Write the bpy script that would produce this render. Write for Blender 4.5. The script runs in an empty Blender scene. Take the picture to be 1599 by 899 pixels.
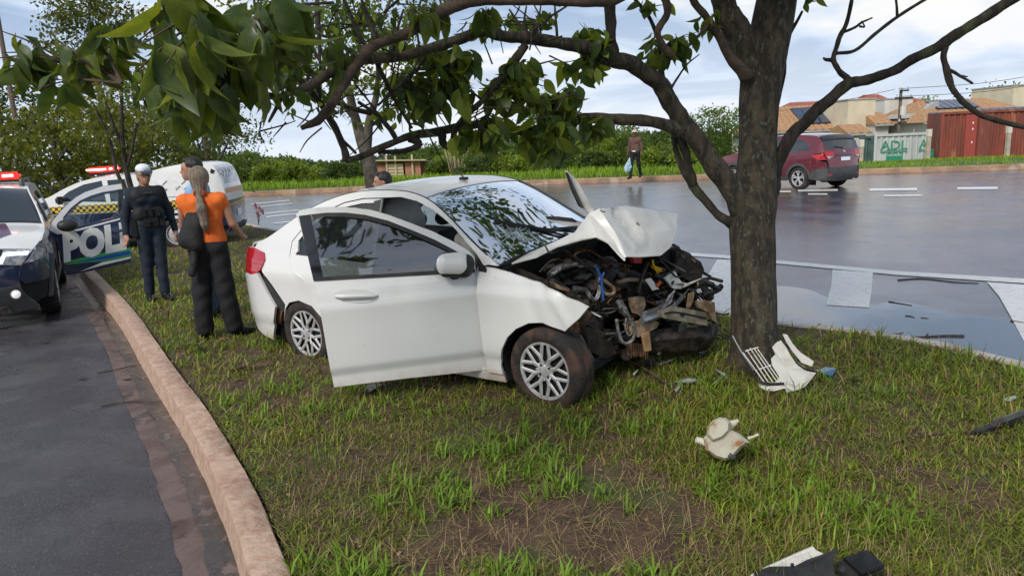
import bpy, bmesh, math, random
import numpy as np
from mathutils import Vector, Matrix
from mathutils.geometry import delaunay_2d_cdt
random.seed(7); RNG = np.random.default_rng(7)
S = bpy.context.scene
C = S.collection
rad = math.radians

# ------------------------------------------------------------------ camera
FPX, CAMH, PITCH, ROLL = 1155.0, 1.8, .1993, .045
def cam_axes():
    cp, sp = math.cos(PITCH), math.sin(PITCH)
    fwd = np.array([0, cp, -sp]); up0 = np.array([0, sp, cp]); r0 = np.array([1., 0, 0])
    cr, sr = math.cos(ROLL), math.sin(ROLL)
    return cr*r0 - sr*up0, sr*r0 + cr*up0, fwd
RR, UU, FF = cam_axes()
cd = bpy.data.cameras.new('camera'); cam = bpy.data.objects.new('camera', cd); C.objects.link(cam)
M4 = Matrix.Identity(4)
for i, a in enumerate((RR, UU, -FF)):
    for j in range(3): M4[j][i] = a[j]
M4.translation = (0, 0, CAMH)
cam.matrix_world = M4
cd.sensor_width = 36; cd.lens = FPX*36/1599; cd.clip_end = 3000; cd.clip_start = .05
S.camera = cam

# ------------------------------------------------------------------ world, sun, exposure
SUN_EL, SUN_AZ = rad(42), rad(212)      # azimuth from +Y clockwise: behind the camera, slightly to the left
W_ = bpy.data.worlds.new('World'); S.world = W_; W_.use_nodes = True
nt = W_.node_tree; nt.nodes.clear()
def N(t, **k):
    n = nt.nodes.new(t)
    for a, b in k.items(): setattr(n, a, b)
    return n
L = lambda a, b: nt.links.new(a, b)
sky = N('ShaderNodeTexSky', sky_type='NISHITA', sun_disc=False, sun_elevation=SUN_EL, sun_rotation=SUN_AZ)
sky.air_density = 1.2; sky.dust_density = 2.0
tc = N('ShaderNodeTexCoord'); sep = N('ShaderNodeSeparateXYZ'); L(tc.outputs['Generated'], sep.inputs[0])
zc = N('ShaderNodeMath', operation='MAXIMUM'); L(sep.outputs['Z'], zc.inputs[0]); zc.inputs[1].default_value = 0.0
za = N('ShaderNodeMath', operation='ADD'); L(zc.outputs[0], za.inputs[0]); za.inputs[1].default_value = .16
dx = N('ShaderNodeMath', operation='DIVIDE'); L(sep.outputs['X'], dx.inputs[0]); L(za.outputs[0], dx.inputs[1])
dy = N('ShaderNodeMath', operation='DIVIDE'); L(sep.outputs['Y'], dy.inputs[0]); L(za.outputs[0], dy.inputs[1])
cb = N('ShaderNodeCombineXYZ'); L(dx.outputs[0], cb.inputs[0]); L(dy.outputs[0], cb.inputs[1]); cb.inputs[2].default_value = 3.7
def noise(scale, detail, rough=.55, dist=0):
    n = N('ShaderNodeTexNoise'); n.inputs['Scale'].default_value = scale; n.inputs['Detail'].default_value = detail
    n.inputs['Roughness'].default_value = rough; n.inputs['Distortion'].default_value = dist; L(cb.outputs[0], n.inputs['Vector']); return n
def ramp(src, stops):
    r = N('ShaderNodeValToRGB'); L(src, r.inputs[0]); e = r.color_ramp.elements
    e[0].position, e[0].color = stops[0][0], stops[0][1]+(1,); e[1].position, e[1].color = stops[1][0], stops[1][1]+(1,)
    for p, c in stops[2:]:
        x = e.new(p); x.color = c+(1,)
    return r
n1 = noise(.8, 7, .55, .8); n2 = noise(1.7, 6, .6, .3)
# cloud shade: from heavy blue-grey to cream
shade = ramp(n1.outputs['Fac'], [(.40, (3.4, 4.5, 6.3)), (.60, (8.7, 8.5, 8.3)), (.49, (5.6, 6.7, 8.3))])
cover = ramp(n2.outputs['Fac'], [(.30, (.72, .72, .72)), (.55, (1, 1, 1))])
hi_ = N('ShaderNodeMapRange'); hi_.interpolation_type = 'SMOOTHSTEP'; L(zc.outputs[0], hi_.inputs[0]); hi_.inputs[1].default_value = .22; hi_.inputs[2].default_value = .75; hi_.inputs[3].default_value = 1.; hi_.inputs[4].default_value = .42
cf = N('ShaderNodeMath', operation='MULTIPLY'); L(cover.outputs[0], cf.inputs[0]); L(hi_.outputs[0], cf.inputs[1])
mx = N('ShaderNodeMixRGB'); L(cf.outputs[0], mx.inputs[0]); L(sky.outputs[0], mx.inputs[1]); L(shade.outputs[0], mx.inputs[2])
# thin pale veil near the horizon
hz = N('ShaderNodeMapRange'); L(zc.outputs[0], hz.inputs[0]); hz.inputs[1].default_value = .0; hz.inputs[2].default_value = .16; hz.inputs[3].default_value = .8; hz.inputs[4].default_value = 0
m2 = N('ShaderNodeMixRGB'); L(hz.outputs[0], m2.inputs[0]); L(mx.outputs[0], m2.inputs[1]); m2.inputs[2].default_value = (7.0, 7.7, 8.7, 1)
bg = N('ShaderNodeBackground'); L(m2.outputs[0], bg.inputs[0]); bg.inputs[1].default_value = .095
wo = N('ShaderNodeOutputWorld'); L(bg.outputs[0], wo.inputs[0])
sl = bpy.data.lights.new('sun', 'SUN'); sl.energy = 2.2; sl.angle = rad(14); sl.color = (1, .95, .88)
so = bpy.data.objects.new('sun', sl); C.objects.link(so)
sd = Vector((math.sin(SUN_AZ)*math.cos(SUN_EL), math.cos(SUN_AZ)*math.cos(SUN_EL), math.sin(SUN_EL)))
so.rotation_euler = (-sd).to_track_quat('-Z', 'Y').to_euler()
S.view_settings.view_transform = 'Standard'; S.view_settings.look = 'None'
S.view_settings.exposure = .32; S.view_settings.gamma = 1
S.cycles.max_bounces = 8; S.cycles.transparent_max_bounces = 12

# ------------------------------------------------------------------ pixel -> world helpers (used to read real positions off the photograph)
def ray(u, v): return FF + RR*(u-799.5)/FPX + UU*(449.5-v)/FPX
def G(u, v, z=0.):
    d = ray(u, v); t = (z-CAMH)/d[2]; return np.array([0, 0, CAMH]) + d*t
def AT(u, v, depth): return np.array([0, 0, CAMH]) + ray(u, v)*depth      # depth along the view axis

# ------------------------------------------------------------------ materials
def mat(name, col, col2=None, ns=8., rough=.6, rough2=None, metal=0., bump=0., bs=40., coat=0., spec=.5, emis=None, es=0.,
        transl=0., lo=.4, hi=.6, vcol=False, detail=5, stretch=None, dirt=None, col3=None, ns3=2., lo3=.55, hi3=.65, transm=0., tint=(1., 1., 1.)):
    m = bpy.data.materials.new(name); m.use_nodes = True; t = m.node_tree; nd = t.nodes; lk = t.links
    b = nd['Principled BSDF']; out = nd['Material Output']
    def nz(scale, det=detail, ro=.6):
        n = nd.new('ShaderNodeTexNoise'); n.inputs['Scale'].default_value = scale; n.inputs['Detail'].default_value = det; n.inputs['Roughness'].default_value = ro
        lk.new(vec, n.inputs['Vector']); return n
    tcn = nd.new('ShaderNodeTexCoord'); vec = tcn.outputs['Object']
    if stretch:
        mp = nd.new('ShaderNodeMapping'); mp.inputs['Scale'].default_value = stretch; lk.new(vec, mp.inputs[0]); vec = mp.outputs[0]
    def mr(src, a, b_, c=0., d=1.):
        r = nd.new('ShaderNodeMapRange'); r.interpolation_type = 'SMOOTHSTEP'; lk.new(src, r.inputs[0])
        for i, x in enumerate((a, b_, c, d)): r.inputs[i+1].default_value = x
        return r.outputs[0]
    def mix(f, a, c):
        x = nd.new('ShaderNodeMixRGB'); lk.new(f, x.inputs[0])
        for i, s_ in ((1, a), (2, c)):
            if isinstance(s_, tuple): x.inputs[i].default_value = s_+(1,)
            else: lk.new(s_, x.inputs[i])
        return x.outputs[0]
    src = col
    if vcol:
        a = nd.new('ShaderNodeAttribute'); a.attribute_name = 'Col'; src = a.outputs['Color']
        b.inputs['Roughness'].default_value = rough
    if col2 is not None:
        f = mr(nz(ns).outputs['Fac'], lo, hi); src = mix(f, src, col2)
        if rough2 is not None: lk.new(mr(nz(ns*.9).outputs['Fac'], lo, hi, rough, rough2), b.inputs['Roughness'])
    if col3 is not None:
        f = mr(nz(ns3).outputs['Fac'], lo3, hi3); src = mix(f, src, col3)
    if dirt:                                  # dirt = (colour, z_full, z_none, strength): mud thrown up on the lower body
        sp = nd.new('ShaderNodeSeparateXYZ'); lk.new(tcn.outputs['Object'], sp.inputs[0])
        g = mr(sp.outputs['Z'], dirt[1], dirt[2], dirt[3], 0)
        mm = nd.new('ShaderNodeMath'); mm.operation = 'MULTIPLY'; lk.new(g, mm.inputs[0]); lk.new(mr(nz(9.).outputs['Fac'], .3, .7, .25, 1), mm.inputs[1])
        src = mix(mm.outputs[0], src, dirt[0])
    if isinstance(src, tuple): b.inputs['Base Color'].default_value = src+(1,)
    else: lk.new(src, b.inputs['Base Color'])
    if rough2 is None or col2 is None: b.inputs['Roughness'].default_value = rough
    b.inputs['Metallic'].default_value = metal; b.inputs['Specular Tint'].default_value = tint+(1,); b.inputs['Specular IOR Level'].default_value = spec
    b.inputs['Coat Weight'].default_value = coat; b.inputs['Coat Roughness'].default_value = .05
    b.inputs['Transmission Weight'].default_value = transm
    if bump:
        bn = nd.new('ShaderNodeBump'); bn.inputs['Strength'].default_value = bump; bn.inputs['Distance'].default_value = .02
        lk.new(nz(bs).outputs['Fac'], bn.inputs['Height']); lk.new(bn.outputs[0], b.inputs['Normal'])
    if emis: b.inputs['Emission Color'].default_value = emis+(1,); b.inputs['Emission Strength'].default_value = es
    if transl:
        tr = nd.new('ShaderNodeBsdfTranslucent')
        if isinstance(src, tuple): tr.inputs[0].default_value = src+(1,)
        else:
            br = nd.new('ShaderNodeMixRGB'); br.blend_type = 'MULTIPLY'; br.inputs[0].default_value = 1; lk.new(src, br.inputs[1]); br.inputs[2].default_value = (1.9, 1.7, .7, 1)
            lk.new(br.outputs[0], tr.inputs[0])
        ms = nd.new('ShaderNodeMixShader'); ms.inputs[0].default_value = transl; lk.new(b.outputs[0], ms.inputs[1]); lk.new(tr.outputs[0], ms.inputs[2]); lk.new(ms.outputs[0], out.inputs[0])
    return m
def glass_mat(name, tint=(.7, .78, .75), gloss=.04, k=1.0, ior=1.5):
    m = bpy.data.materials.new(name); m.use_nodes = True; t = m.node_tree; nd = t.nodes; lk = t.links; nd.clear()
    o = nd.new('ShaderNodeOutputMaterial'); tr = nd.new('ShaderNodeBsdfTransparent'); tr.inputs[0].default_value = tint+(1,)
    g = nd.new('ShaderNodeBsdfGlossy'); g.inputs['Roughness'].default_value = gloss; g.inputs[0].default_value = (.95, .97, 1, 1)
    fr = nd.new('ShaderNodeFresnel'); fr.inputs[0].default_value = ior
    mu = nd.new('ShaderNodeMath'); mu.operation = 'MULTIPLY_ADD'; mu.use_clamp = True; lk.new(fr.outputs[0], mu.inputs[0]); mu.inputs[1].default_value = k; mu.inputs[2].default_value = .03
    ms = nd.new('ShaderNodeMixShader'); lk.new(mu.outputs[0], ms.inputs[0]); lk.new(tr.outputs[0], ms.inputs[1]); lk.new(g.outputs[0], ms.inputs[2]); lk.new(ms.outputs[0], o.inputs[0])
    return m

# ------------------------------------------------------------------ objects
def thing(name, label, cat, loc=(0, 0, 0), rot=0., group=None, mw=None):
    o = bpy.data.objects.new(name, None); C.objects.link(o); o.empty_display_size = .2
    if mw is not None: o.matrix_world = mw
    else: o.location = tuple(float(x) for x in loc); o.rotation_euler = (0, 0, rot)
    o['label'] = label; o['category'] = cat
    if group: o['group'] = group
    return o
def tag(o, label=None, cat=None, group=None, kind=None):
    for k, v in (('label', label), ('category', cat), ('group', group), ('kind', kind)):
        if v: o[k] = v
    return o
class MB:
    """collects triangles and quads of one part"""
    def __init__(s): s.v = []; s.f = []; s.n = 0
    def add(s, v, f):
        v = np.asarray(v, float).reshape(-1, 3); s.v.append(v); s.f += [tuple(int(i)+s.n for i in q) for q in f]; s.n += len(v); return s
    def box(s, c, d, R=None):
        c = np.array(c, float); d = np.array(d, float)/2
        v = np.array([[x, y, z] for x in (-1, 1) for y in (-1, 1) for z in (-1, 1)])*d
        if R is not None: v = v@np.array(R).T
        return s.add(v+c, [(0, 1, 3, 2), (4, 6, 7, 5), (0, 4, 5, 1), (2, 3, 7, 6), (0, 2, 6, 4), (1, 5, 7, 3)])
    def bar(s, a, b, w, h=None, up=(0, 0, 1)):
        a = np.array(a, float); b = np.array(b, float); x = b-a; l = np.linalg.norm(x); x /= l; y = np.cross(up, x)
        if np.linalg.norm(y) < 1e-4: y = np.cross((0, 1, 0), x)
        y /= np.linalg.norm(y); z = np.cross(x, y); return s.box((a+b)/2, (l, w, h or w), np.stack([x, y, z], 1))
    def tube(s, pts, r, n=8, cap=True):
        P = np.array(pts, float); k = len(P); r = np.full(k, r, float) if np.isscalar(r) else np.array(r, float)
        T = np.gradient(P, axis=0); T /= np.linalg.norm(T, axis=1)[:, None]+1e-9
        u = np.cross(T[0], (0, 0, 1)); u = u if np.linalg.norm(u) > .1 else np.cross(T[0], (0, 1, 0)); u /= np.linalg.norm(u)
        a = np.arange(n)*2*np.pi/n; vs = []
        for i in range(k):
            u = u-T[i]*(u@T[i]); u /= np.linalg.norm(u); w = np.cross(T[i], u)
            vs.append(P[i]+r[i]*(np.cos(a)[:, None]*u+np.sin(a)[:, None]*w))
        f = [(i*n+j, i*n+(j+1) % n, (i+1)*n+(j+1) % n, (i+1)*n+j) for i in range(k-1) for j in range(n)]
        if cap: f += [tuple(range(n))[::-1], tuple((k-1)*n+j for j in range(n))]
        return s.add(np.concatenate(vs), f)
    def rings(s, rings, closed=True, cap=True):
        R_ = [np.array(r, float) for r in rings]; n = len(R_[0]); k = len(R_); m = n if closed else n-1
        f = [(i*n+j, i*n+(j+1) % n, (i+1)*n+(j+1) % n, (i+1)*n+j) for i in range(k-1) for j in range(m)]
        if cap and closed: f += [tuple(range(n))[::-1], tuple((k-1)*n+j for j in range(n))]
        return s.add(np.concatenate(R_), f)
    def lathe(s, prof, n=24, o=(0, 0, 0), axis='y', cap=False):
        a = np.arange(n)*2*np.pi/n; rs = []
        for h, r in prof:
            z = np.full(n, h); c_, s_ = r*np.cos(a), r*np.sin(a)
            rs.append(np.array(o)+(np.stack([c_, z, s_], 1) if axis == 'y' else np.stack([c_, s_, z], 1) if axis == 'z' else np.stack([z, c_, s_], 1)))
        return s.rings(rs, True, cap)
    def prism(s, poly, fn, h):
        """poly: 2D outline, fn(u,v,w)->3D, extruded w from 0 to h"""
        n = len(poly); v = [fn(a, b, 0) for a, b in poly]+[fn(a, b, h) for a, b in poly]
        return s.add(v, [tuple(range(n))[::-1], tuple(range(n, 2*n))]+[(i, (i+1) % n, n+(i+1) % n, n+i) for i in range(n)])
    def sheet(s, grid, th=0., nrm=None):
        g = np.array(grid, float); a, b = g.shape[:2]
        f = [(i*b+j, i*b+j+1, (i+1)*b+j+1, (i+1)*b+j) for i in range(a-1) for j in range(b-1)]
        if not th: return s.add(g.reshape(-1, 3), f)
        dx_ = np.gradient(g, axis=0); dy_ = np.gradient(g, axis=1); n_ = np.cross(dx_, dy_); n_ /= np.linalg.norm(n_, axis=2)[..., None]+1e-9
        h = g-n_*th; o = a*b; F2 = [tuple(o+i for i in q)[::-1] for q in f]
        bd = [(0, j) for j in range(b)]+[(i, b-1) for i in range(1, a)]+[(a-1, j) for j in range(b-2, -1, -1)]+[(i, 0) for i in range(a-2, 0, -1)]
        ids = [i*b+j for i, j in bd]; E_ = [(ids[k], ids[(k+1) % len(ids)], o+ids[(k+1) % len(ids)], o+ids[k]) for k in range(len(ids))]
        return s.add(np.concatenate([g.reshape(-1, 3), h.reshape(-1, 3)]), f+F2+E_)
def part(name, mb, m, parent=None, label=None, smooth=True, ang=35, bevel=0., kind=None, group=None, cat=None, recalc=True):
    me = bpy.data.meshes.new(name); me.from_pydata(np.concatenate(mb.v).tolist(), [], mb.f); me.validate()
    if bevel or recalc:
        bm = bmesh.new(); bm.from_mesh(me)
        if recalc: bmesh.ops.recalc_face_normals(bm, faces=bm.faces)
        if bevel: bmesh.ops.bevel(bm, geom=[e for e in bm.edges if e.is_manifold and e.calc_face_angle(0) > .6], offset=bevel, segments=2, affect='EDGES', clamp_overlap=True)
        bm.to_mesh(me); bm.free()
    if smooth:
        me.polygons.foreach_set('use_smooth', [True]*len(me.polygons))
        if ang < 180: me.set_sharp_from_angle(angle=rad(ang))
    me.materials.append(m); o = bpy.data.objects.new(name, me); C.objects.link(o)
    if parent is not None: o.parent = parent
    return tag(o, label, cat, group, kind)
def raw_mesh(name, V, F, m, parent=None, col=None, smooth=False):
    """fast path: V (n,3), F (k,3|4) numpy arrays, col per-vertex colour"""
    me = bpy.data.meshes.new(name); k = F.shape[1]
    me.vertices.add(len(V)); me.vertices.foreach_set('co', V.astype(np.float32).ravel())
    me.loops.add(F.size); me.loops.foreach_set('vertex_index', F.astype(np.int32).ravel())
    me.polygons.add(len(F)); me.polygons.foreach_set('loop_start', np.arange(0, F.size, k, dtype=np.int32))
    if smooth: me.polygons.foreach_set('use_smooth', np.ones(len(F), bool))
    me.update(calc_edges=True)
    if col is not None:
        ca = me.color_attributes.new('Col', 'FLOAT_COLOR', 'POINT'); c4 = np.ones((len(V), 4), np.float32); c4[:, :3] = col; ca.data.foreach_set('color', c4.ravel())
    me.materials.append(m); o = bpy.data.objects.new(name, me); C.objects.link(o)
    if parent is not None: o.parent = parent
    return o
def cat_curve(P, n=8):
    """Catmull-Rom through the rows of P (any width)"""
    P = np.array(P, float); Q = np.concatenate([[2*P[0]-P[1]], P, [2*P[-1]-P[-2]]]); out = []
    for i in range(len(P)-1):
        p0, p1, p2, p3 = Q[i:i+4]
        for t in np.arange(n)/n: out.append(.5*((2*p1)+(-p0+p2)*t+(2*p0-5*p1+4*p2-p3)*t*t+(-p0+3*p1-3*p2+p3)*t**3))
    return np.array(out+[P[-1]])
def pchip(xs, ys):
    xs = np.array(xs, float); ys = np.array(ys, float); h = np.diff(xs); d = np.diff(ys)/h; m = np.zeros(len(xs))
    for i in range(1, len(xs)-1):
        if d[i-1]*d[i] > 0: w1 = 2*h[i]+h[i-1]; w2 = h[i]+2*h[i-1]; m[i] = (w1+w2)/(w1/d[i-1]+w2/d[i])
    m[0], m[-1] = d[0], d[-1]
    def f(x):
        x = np.clip(np.asarray(x, float), xs[0], xs[-1]); i = np.clip(np.searchsorted(xs, x)-1, 0, len(h)-1); t = (x-xs[i])/h[i]
        return ((1+2*t)*(1-t)**2)*ys[i]+t*(1-t)**2*h[i]*m[i]+t*t*(3-2*t)*ys[i+1]+t*t*(t-1)*h[i]*m[i+1]
    return f
def inpoly(P, loops):
    x, y = P[:, 0], P[:, 1]; r = np.zeros(len(P), bool)
    for lp in loops:
        a = np.array(lp, float); b = np.roll(a, -1, 0)
        for (x0, y0), (x1, y1) in zip(a, b):
            if y0 == y1: continue
            c = ((y0 > y) != (y1 > y)) & (x < (x1-x0)*(y-y0)/(y1-y0)+x0); r ^= c
    return r
def resamp(lp, res):
    out = []; a = np.array(lp, float)
    for p, q in zip(a, np.roll(a, -1, 0)):
        k = max(1, int(math.ceil(np.linalg.norm(q-p)/res))); out += [p+(q-p)*i/k for i in range(k)]
    return np.array(out)
def panel(loops, fn, res=.06, th=.015, inward=None, mb=None):
    """sheet cut to 2D outlines (first = outer, rest = holes) and lifted onto fn(points)->3D; inward(points)->3D unit vectors gives the folded edge"""
    mb = mb or MB(); lps = [resamp(l, res) for l in loops]; allb = np.concatenate(lps)
    lo_, hi_ = allb.min(0), allb.max(0)
    gx, gy = np.meshgrid(np.arange(lo_[0]+res/2, hi_[0], res), np.arange(lo_[1]+res/2, hi_[1], res)); g = np.stack([gx.ravel(), gy.ravel()], 1)
    if len(g):
        g = g[inpoly(g, loops)]
        if len(g): g = g[np.min(np.linalg.norm(g[:, None]-allb[None], axis=2), axis=1) > res*.45]
    P = np.concatenate([allb, g]) if len(g) else allb
    E_, k = [], 0
    for l in lps: E_ += [(k+i, k+(i+1) % len(l)) for i in range(len(l))]; k += len(l)
    vo, eo, fo, ov, oe, of = delaunay_2d_cdt([Vector(p) for p in P], E_, [], 0, 1e-5)
    vo = np.array([tuple(v) for v in vo]); tri = np.array(fo); cen = vo[tri].mean(1); tri = tri[inpoly(cen, loops)]
    X = fn(vo); mb.add(X, tri)
    if th and inward is not None:
        D = inward(vo) if inward is not None else None
        idx = {}
        for i, l in enumerate(ov):
            for j in l: idx[j] = i
        k = 0
        for l in lps:
            ids = [idx[k+i] for i in range(len(l))]; k += len(l); a = X[ids]; b = a+D[ids]*th; n = len(ids)
            mb.add(np.concatenate([a, b]), [(i, (i+1) % n, n+(i+1) % n, n+i) for i in range(n)])
    return mb
def text_mb(txt, size, fn, shear=0., bold=0., depth=.0, space=1., mb=None, align='LEFT', res=3):
    """lettering as a mesh: fn(u, v, w)->3D places it; font is the built-in one"""
    cu = bpy.data.curves.new('lettering', 'FONT'); cu.body = txt; cu.size = size; cu.shear = shear; cu.offset = bold; cu.space_character = space; cu.align_x = align; cu.resolution_u = res
    o = bpy.data.objects.new('lettering', cu); C.objects.link(o); me = o.to_mesh(); mb = mb or MB()
    if len(me.vertices):
        bm = bmesh.new(); bm.from_mesh(me); bmesh.ops.triangulate(bm, faces=bm.faces)
        for _ in range(3):
            le = [e for e in bm.edges if e.calc_length() > size*.16]
            if not le: break
            bmesh.ops.subdivide_edges(bm, edges=le, cuts=1); bmesh.ops.triangulate(bm, faces=[f for f in bm.faces if len(f.verts) > 3])
        bm.verts.index_update(); mb.add([fn(v.co.x, v.co.y, 0) for v in bm.verts], [tuple(v.index for v in f.verts) for f in bm.faces]); bm.free()
    o.to_mesh_clear(); bpy.data.objects.remove(o); bpy.data.curves.remove(cu); return mb
def rotz(a): c, s = math.cos(a), math.sin(a); return np.array([[c, -s, 0], [s, c, 0], [0, 0, 1.]])
def rotx(a): c, s = math.cos(a), math.sin(a); return np.array([[1, 0, 0], [0, c, -s], [0, s, c.real]])
def roty(a): c, s = math.cos(a), math.sin(a); return np.array([[c, 0, s], [0, 1, 0], [-s, 0, c]])
def pnoise(P, f, seed=0, oct=3):
    """cheap smooth noise in [-1,1] for point arrays (n,2|3)"""
    r = np.random.default_rng(seed); out = np.zeros(len(P)); a = 1.; tot = 0
    for o in range(oct):
        for k in range(3):
            d = r.normal(size=P.shape[1]); d /= np.linalg.norm(d); ph = r.uniform(0, 6.28); ph2 = r.uniform(0, 6.28); e = r.normal(size=P.shape[1]); e /= np.linalg.norm(e)
            out += a*np.sin(P@d*f*2**o*(1+.3*k)+ph+1.3*np.sin(P@e*f*2**o*.7+ph2))/3
        tot += a; a *= .55
    return out/tot

# ------------------------------------------------------------------ smooth bodies: signed distance fields meshed by surface nets
def sdf_mesh(prims, res, k=.03):
    """prims: ('c',a,b,ra,rb) tapered capsule | ('e',c,r[,R]) ellipsoid, optional trailing k"""
    lo_, hi_ = np.full(3, 1e9), np.full(3, -1e9)
    for p in prims:
        if p[0] == 'c': m_ = max(p[3], p[4]); pts = np.array([p[1], p[2]], float); lo_ = np.minimum(lo_, pts.min(0)-m_); hi_ = np.maximum(hi_, pts.max(0)+m_)
        else: m_ = max(p[2]); lo_ = np.minimum(lo_, np.array(p[1])-m_); hi_ = np.maximum(hi_, np.array(p[1])+m_)
    lo_ -= res*3; hi_ += res*3; n = np.ceil((hi_-lo_)/res).astype(int)+1
    ax = [lo_[i]+np.arange(n[i])*res for i in range(3)]
    D = np.full(n, 1e3)
    for p in prims:
        kk = k
        if p[0] == 'c':
            a, b = np.array(p[1], float), np.array(p[2], float); m_ = max(p[3], p[4])+kk*2+res*2; l0, h0 = np.minimum(a, b)-m_, np.maximum(a, b)+m_
        else: m_ = max(p[2])+kk*2+res*2; l0, h0 = np.array(p[1])-m_, np.array(p[1])+m_
        i0 = np.clip(((l0-lo_)/res).astype(int), 0, n-1); i1 = np.clip(((h0-lo_)/res).astype(int)+1, 1, n)
        X, Y, Z = np.meshgrid(*[ax[i][i0[i]:i1[i]] for i in range(3)], indexing='ij'); Q = np.stack([X, Y, Z], -1)
        if p[0] == 'c':
            ab = b-a; t = np.clip(((Q-a)@ab)/(ab@ab+1e-12), 0, 1); d = np.linalg.norm(Q-a-t[..., None]*ab, axis=-1)-(p[3]+(p[4]-p[3])*t)
        else:
            q = Q-np.array(p[1]); 
            if len(p) > 3 and p[3] is not None: q = q@np.array(p[3])
            r = np.array(p[2], float); k0 = np.linalg.norm(q/r, axis=-1); k1 = np.linalg.norm(q/r**2, axis=-1)+1e-9; d = k0*(k0-1)/k1
        sl_ = tuple(slice(i0[i], i1[i]) for i in range(3)); o = D[sl_]
        h = np.maximum(kk-np.abs(o-d), 0)/kk; D[sl_] = np.minimum(o, d)-h*h*kk/4
    ins = D < 0; c = np.zeros(np.array(n)-1, int); acc = np.zeros(tuple(np.array(n)-1)+(3,)); cnt = np.zeros(tuple(np.array(n)-1))
    corner = lambda A, i, j, l: A[i:n[0]-1+i, j:n[1]-1+j, l:n[2]-1+l]
    cs = [(i, j, l) for i in (0, 1) for j in (0, 1) for l in (0, 1)]
    for p in cs:
        for ax_ in range(3):
            if p[ax_] == 0:
                q = list(p); q[ax_] = 1; a = corner(D, *p); b = corner(D, *q); x = (a < 0) != (b < 0)
                with np.errstate(divide='ignore', invalid='ignore'): t = np.where(x, a/(a-b), 0)
                v = np.array(p, float)+np.zeros(a.shape+(3,)); v[..., ax_] += t; acc += np.where(x[..., None], v, 0); cnt += x
    act = cnt > 0; idx = -np.ones(act.shape, int); idx[act] = np.arange(act.sum()); I = np.argwhere(act)
    V = lo_+res*(I+acc[act]/cnt[act][:, None]); F = []
    for ax_ in range(3):
        o1, o2 = [(1, 2), (2, 0), (0, 1)][ax_]
        a = ins; b = np.roll(ins, -1, ax_); x = a != b; sl_ = [slice(1, -1)]*3; sl_[ax_] = slice(0, -1); 
        E_ = np.argwhere(x[tuple(sl_)]); 
        if not len(E_): continue
        off = np.array([1, 1, 1]); off[ax_] = 0; E_ = E_+off; inside = a[tuple(E_.T)]
        d1 = np.zeros(3, int); d1[o1] = 1; d2 = np.zeros(3, int); d2[o2] = 1
        q = np.stack([idx[tuple((E_-d1-d2).T)], idx[tuple((E_-d2).T)], idx[tuple(E_.T)], idx[tuple((E_-d1).T)]], 1)
        q[~inside] = q[~inside][:, ::-1]; F.append(q)
    F = np.concatenate(F); F = F[(F >= 0).all(1)]
    return V, F
def blob(name, prims, m, parent=None, res=.014, k=.03, label=None, fn=None):
    V, F = sdf_mesh(prims, res, k)
    if fn is not None: V = fn(V)
    o = raw_mesh(name, V, F, m, parent, smooth=True)
    return tag(o, label)
# ================================================================== SETTING: ground, roads, kerbs, verges
M = {}
M['asphalt_wet'] = mat('asphalt_wet', (.05, .052, .068), (.09, .092, .118), ns=.9, rough=.05, rough2=.20, bump=.12, bs=95, spec=1.0, tint=(.80, .86, 1.), col3=(.085, .083, .10), ns3=60, lo3=.56, hi3=.66, stretch=(1, 1, 1))
M['asphalt_old'] = mat('asphalt_old', (.042, .037, .043), (.072, .066, .074), ns=1.4, rough=.16, rough2=.42, bump=.55, bs=70, spec=.6, col3=(.12, .11, .115), ns3=75, lo3=.57, hi3=.66)
M['gutter'] = mat('gutter_mud', (.10, .065, .055), (.15, .105, .09), ns=5, rough=.35, rough2=.7, bump=.3, bs=50, col3=(.05, .035, .03), ns3=3)
M['water'] = mat('gutter_water', (.026, .018, .015), (.06, .04, .032), ns=4, rough=.03, rough2=.16, bump=.45, bs=16, spec=.8, col3=(.13, .09, .075), ns3=7, lo3=.56, hi3=.62)
M['puddle'] = mat('puddle_water', (.10, .105, .125), rough=.015, bump=.03, bs=5, spec=1.6)
M['kerb'] = mat('kerb_concrete', (.40, .255, .18), (.48, .345, .255), ns=14, rough=.8, bump=.9, bs=22, col3=(.30, .15, .11), ns3=5, lo3=.56, hi3=.78)
M['kerb_pale'] = mat('kerb_pale', (.55, .50, .43), (.38, .33, .27), ns=4, rough=.7, bump=.3, bs=30)
M['kerb_far'] = mat('kerb_far', (.40, .25, .15), (.26, .16, .10), ns=1.6, rough=.8, bump=.3, bs=8, col3=(.45, .33, .24), ns3=1.4)
M['soil'] = mat('soil', (.060, .034, .022), (.10, .058, .038), ns=5, rough=.95, bump=.8, bs=34, col3=(.055, .07, .018), ns3=1.6, lo3=.50, hi3=.62)
M['paint'] = mat('road_paint', (.72, .72, .69), (.50, .50, .49), ns=14, rough=.32, rough2=.5, lo=.5, hi=.72, bump=.2, bs=90, col3=(.16, .155, .15), ns3=38, lo3=.62, hi3=.68)
M['far_ground'] = mat('far_ground', (.07, .11, .02), (.12, .17, .03), ns=.25, rough=.95, bump=.3, bs=3)

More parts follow.
